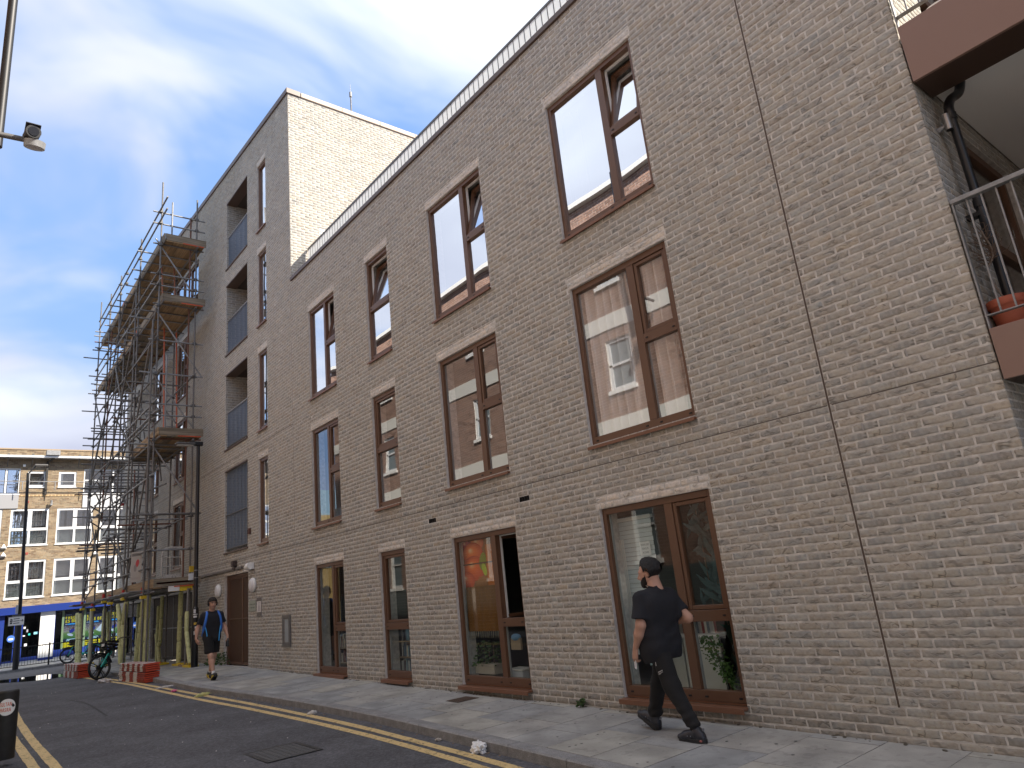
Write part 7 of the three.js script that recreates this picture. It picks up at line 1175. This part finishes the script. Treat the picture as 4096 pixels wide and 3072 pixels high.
// ----- the man with the blue rucksack, walking towards the camera -----
{
  const t = thing('person', 'man in black t-shirt, shorts, headphones and yellow-black trainers walking towards us by the gate', 'person', [-17.1, gp(-17.1) - 0.005, 1.27]); t.rotation.y = Math.PI / 2 - 0.05;
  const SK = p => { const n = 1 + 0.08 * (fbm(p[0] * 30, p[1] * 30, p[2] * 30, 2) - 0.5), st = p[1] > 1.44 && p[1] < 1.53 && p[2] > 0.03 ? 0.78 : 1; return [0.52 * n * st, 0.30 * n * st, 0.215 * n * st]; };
  const hipL = [0.085, 0.90, -0.02], hipR = [-0.085, 0.90, 0.03], kneeL = [0.07, 0.49, -0.10], kneeR = [-0.065, 0.49, 0.18], ankL = [0.055, 0.125, -0.36], ankR = [-0.03, 0.12, 0.30];
  const shL = [0.172, 1.345, 0.02], shR = [-0.172, 1.35, -0.02], elL = [0.265, 1.085, -0.01], elR = [-0.28, 1.09, -0.10], wrL = [0.305, 0.865, 0.12], wrR = [-0.315, 0.875, -0.05], headC = [0.0, 1.60, 0.035], H = turned(headC, 0.06, 0.14);
  const arm = [[shL, elL, 0.053, 0.041], [elL, [0.277, 1.02, 0.03], 0.041, 0.042], [[0.277, 1.02, 0.03], wrL, 0.042, 0.026], [shR, elR, 0.053, 0.041], [elR, [-0.29, 1.03, -0.085], 0.041, 0.042], [[-0.29, 1.03, -0.085], wrR, 0.042, 0.026]];
  const torso = [[[0.10, 1.30, 0], [-0.10, 1.30, 0], 0.075, 0.075], [[0.06, 1.0, 0], [-0.06, 1.0, 0], 0.085, 0.085], [[0, 1.42, 0], [0, 1.52, 0.01], 0.06, 0.056], [hipL, kneeL, 0.085, 0.053], [hipR, kneeR, 0.085, 0.053], [kneeL, [0.065, 0.36, -0.20], 0.052, 0.056], [[0.065, 0.36, -0.20], ankL, 0.056, 0.034], [kneeR, [-0.05, 0.36, 0.21], 0.052, 0.056], [[-0.05, 0.36, 0.21], ankR, 0.056, 0.034], [[kneeR[0], 0.5, 0.215], [kneeR[0], 0.48, 0.215], 0.03, 0.03]];
  const hl = handBones(wrL, [0.05, -0.95, 0.25], [-0.4, 0, 1], [-1, 0.1, -0.2], 1.3), hr = handBones(wrR, [0.3, -0.9, 0.1], [0.5, 0, 1], [1, 0.1, -0.3], 0.7);
  const headG = skinOf(p => smin(headField(p), bone(p, [[0, -0.06, -0.03], [0, -0.16, -0.05], 0.054, 0.056]), 0.03), [-0.1, -0.17, -0.13], [0.1, 0.14, 0.14], 0.005, p => { const c = SK([0, 2, 0]); const stub = p[1] < -0.045 && p[2] > 0.0 ? 0.72 : 1, lip = Math.hypot(p[0] * 0.8, (p[1] + 0.067) * 2.2) < 0.017 && p[2] > 0.07; const eye = Math.hypot(Math.abs(p[0]) - 0.031, (p[1] + 0.002) * 1.6) < 0.010 && p[2] > 0.06, brow = Math.abs(p[1] - 0.022) < 0.006 && Math.abs(p[0]) > 0.012 && Math.abs(p[0]) < 0.05 && p[2] > 0.05; return brow ? [0.03, 0.02, 0.015] : eye ? [0.08, 0.06, 0.05] : lip ? [0.34, 0.14, 0.11] : c.map(x => x * stub); }); headG.applyMatrix4(H.m);
  mesh('body', mergeSkin([skinOf(skel([...arm, ...torso], 0.04), ...bounds([...arm, ...torso], 0.03), 0.014, SK), skinOf(skel(hl, 0.006), ...bounds(hl, 0.012), 0.0045, SK), skinOf(skel(hr, 0.006), ...bounds(hr, 0.012), 0.0045, SK), headG]), skinMat, t);
  const hairF = p => { const c = headField(p) - 0.015 - 0.010 * fbm(p[0] * 50, p[1] * 50, p[2] * 50, 2); return Math.max(c, -(p[1] - (p[2] > 0.02 ? 0.06 - Math.abs(p[0]) * 0.25 : -0.02 + Math.max(0, p[2] + 0.06) * 1.0)), Math.abs(p[0]) > 0.078 ? 0.01 - p[1] + 0.0 : -1); }; const hg = skinOf(hairF, [-0.11, -0.06, -0.14], [0.11, 0.16, 0.14], 0.005); hg.applyMatrix4(H.m); lpart('hair', hg, std(0.018, 0.012, 0.009, 0.8), t);
  const shirtB = [[[0.082, 1.29, 0], [-0.082, 1.29, 0], 0.12, 0.12], [[0.07, 1.12, 0], [-0.07, 1.12, 0], 0.125, 0.125], [[0.072, 1.22, 0], [-0.072, 1.22, 0], 0.125, 0.125], [[0.068, 1.0, 0], [-0.068, 1.0, 0], 0.125, 0.125], [[0.07, 0.88, 0], [-0.07, 0.88, 0], 0.128, 0.128], [[0, 1.42, 0], [0, 1.43, 0], 0.075, 0.07]], slv = [[shL, [0.238, 1.165, 0.0], 0.062, 0.072], [shR, [-0.248, 1.17, -0.075], 0.062, 0.072], [[0.06, 1.40, 0], shL, 0.05, 0.058], [[-0.06, 1.40, 0], shR, 0.05, 0.058]], sT = skel(shirtB, 0.05), sS = skel(slv, 0.05);
  const shirtF = p => Math.max(smin(Math.max(sT(p), -(p[1] - 0.775)), Math.max(sS(p), Math.abs(p[0]) > 0.185 ? -(p[1] - 1.165 - (Math.abs(p[0]) - 0.25) * 0.25) : -1), 0.03) + wr(p, 0.014, 8), p[1] - 1.445 + p[2] * 0.35);
  wornBy(t, 't_shirt', shirtF, bounds([...shirtB, ...slv], 0.03), 0.012, blackCloth);
  const stripe = s => path([V(s * 0.165, 1.13, 0.085), V(s * 0.14, 1.0, 0.115), V(s * 0.125, 0.88, 0.125), V(s * 0.12, 0.79, 0.125)], 0.011, 20, 6); lpart('side_stripe', stripe(1), std(0.05, 0.35, 0.80, 0.6), t); lpart('side_stripe', stripe(-1), std(0.05, 0.35, 0.80, 0.6), t);
  const shB = [[[0.07, 0.89, 0], [-0.07, 0.89, 0], 0.122, 0.122], [hipL, [0.082, 0.58, -0.075], 0.105, 0.098], [hipR, [-0.08, 0.58, 0.13], 0.105, 0.098]], hF = skel(shB, 0.03); wornBy(t, 'shorts', p => Math.max(hF(p) + wr(p, 0.02, 9), -(p[1] - 0.545), p[1] - 0.93), bounds(shB, 0.03), 0.012, blackCloth2);
  const yel = std(0.70, 0.50, 0.03, 0.5), blk = std(0.02, 0.02, 0.02, 0.6), acc = () => [0, 1, 2, 3].map(k => tube(V(-0.03, -0.008 - k * 0.007, 0.02 + k * 0.022), V(0.03, -0.008 - k * 0.007, 0.02 + k * 0.022), 0.007, 0.007, 5)).concat([box(-0.052, 0.052, -0.078, -0.07, -0.09, 0.15)], [-1, 1].flatMap(s => [0.0, 0.05].map(z => tube(V(s * 0.04, -0.03, z), V(s * 0.045, -0.07, z + 0.03), 0.006, 0.006, 5))));
  shoe(t, ankL, 0.05, 0.30, blk, blk, yel, 1.06, acc()); shoe(t, ankR, 0.0, -0.40, blk, blk, yel, 1.06, acc());
  lpart('sock', [tube(V(ankL[0], 0.10, -0.37), V(0.056, 0.185, -0.325), 0.039, 0.037, 12), tube(V(ankR[0], 0.10, 0.305), V(-0.032, 0.185, 0.285), 0.039, 0.037, 12)], M.white, t);
  // things he wears and carries
  const toW = p => p.applyAxisAngle(V(0, 1, 0), t.rotation.y).add(t.position), at = a => { const p = toW(V(...a)); return [p.x, p.y, p.z]; };
  const bp = thing('backpack', 'bright blue rucksack worn by the man walking towards us', 'backpack', at([0, 0, 0])); bp.rotation.y = t.rotation.y;
  lpart('pack', new RoundedBoxGeometry(0.30, 0.46, 0.15, 3, 0.05).translate(0, 1.19, -0.22), std(0.03, 0.14, 0.55, 0.6), bp); for (const s of [-1, 1]) { const c = new THREE.CatmullRomCurve3([V(s * 0.11, 1.32, -0.14), V(s * 0.115, 1.415, -0.03), V(s * 0.12, 1.395, 0.06), V(s * 0.145, 1.30, 0.112), V(s * 0.168, 1.18, 0.105), V(s * 0.185, 1.0, 0.02), V(s * 0.17, 0.93, -0.12)]), sec = new THREE.Shape([[-0.006, -0.028], [0.006, -0.028], [0.006, 0.028], [-0.006, 0.028]].map(q => new THREE.Vector2(...q))); lpart('strap', new THREE.TubeGeometry(c, 40, 0.026, 8).translate(0, 0, -0.006), std(0.04, 0.17, 0.62, 0.6), bp); }
  const hp = thing('headphones', 'black over-ear headphones worn by the man with the blue rucksack', 'headphones', at(headC)); hp.rotation.y = t.rotation.y + 0.06; for (const s of [-1, 1]) lpart('ear_cup', ball(V(s * 0.088, -0.012, -0.008), 0.024, 0.042, 0.034), M.black, hp); lpart('headband', new THREE.TorusGeometry(0.102, 0.009, 8, 24, Math.PI).translate(0, 0.01, -0.02), M.black, hp);
  const bo = thing('bottle', 'dark tinted drinking bottle in the left hand of the man walking towards us', 'bottle', at([wrL[0] - 0.012, wrL[1] - 0.22, wrL[2] + 0.04])); lpart('body', lathe([[0, 0], [0.034, 0], [0.036, 0.01], [0.036, 0.11], [0.03, 0.125], [0, 0.125]], 18), std(0.025, 0.025, 0.028, 0.25), bo); lpart('cap', lathe([[0, 0.125], [0.028, 0.125], [0.03, 0.17], [0.02, 0.175], [0, 0.175]], 18), std(0.15, 0.14, 0.13, 0.4), bo);
}
renderer.render(scene, camera);
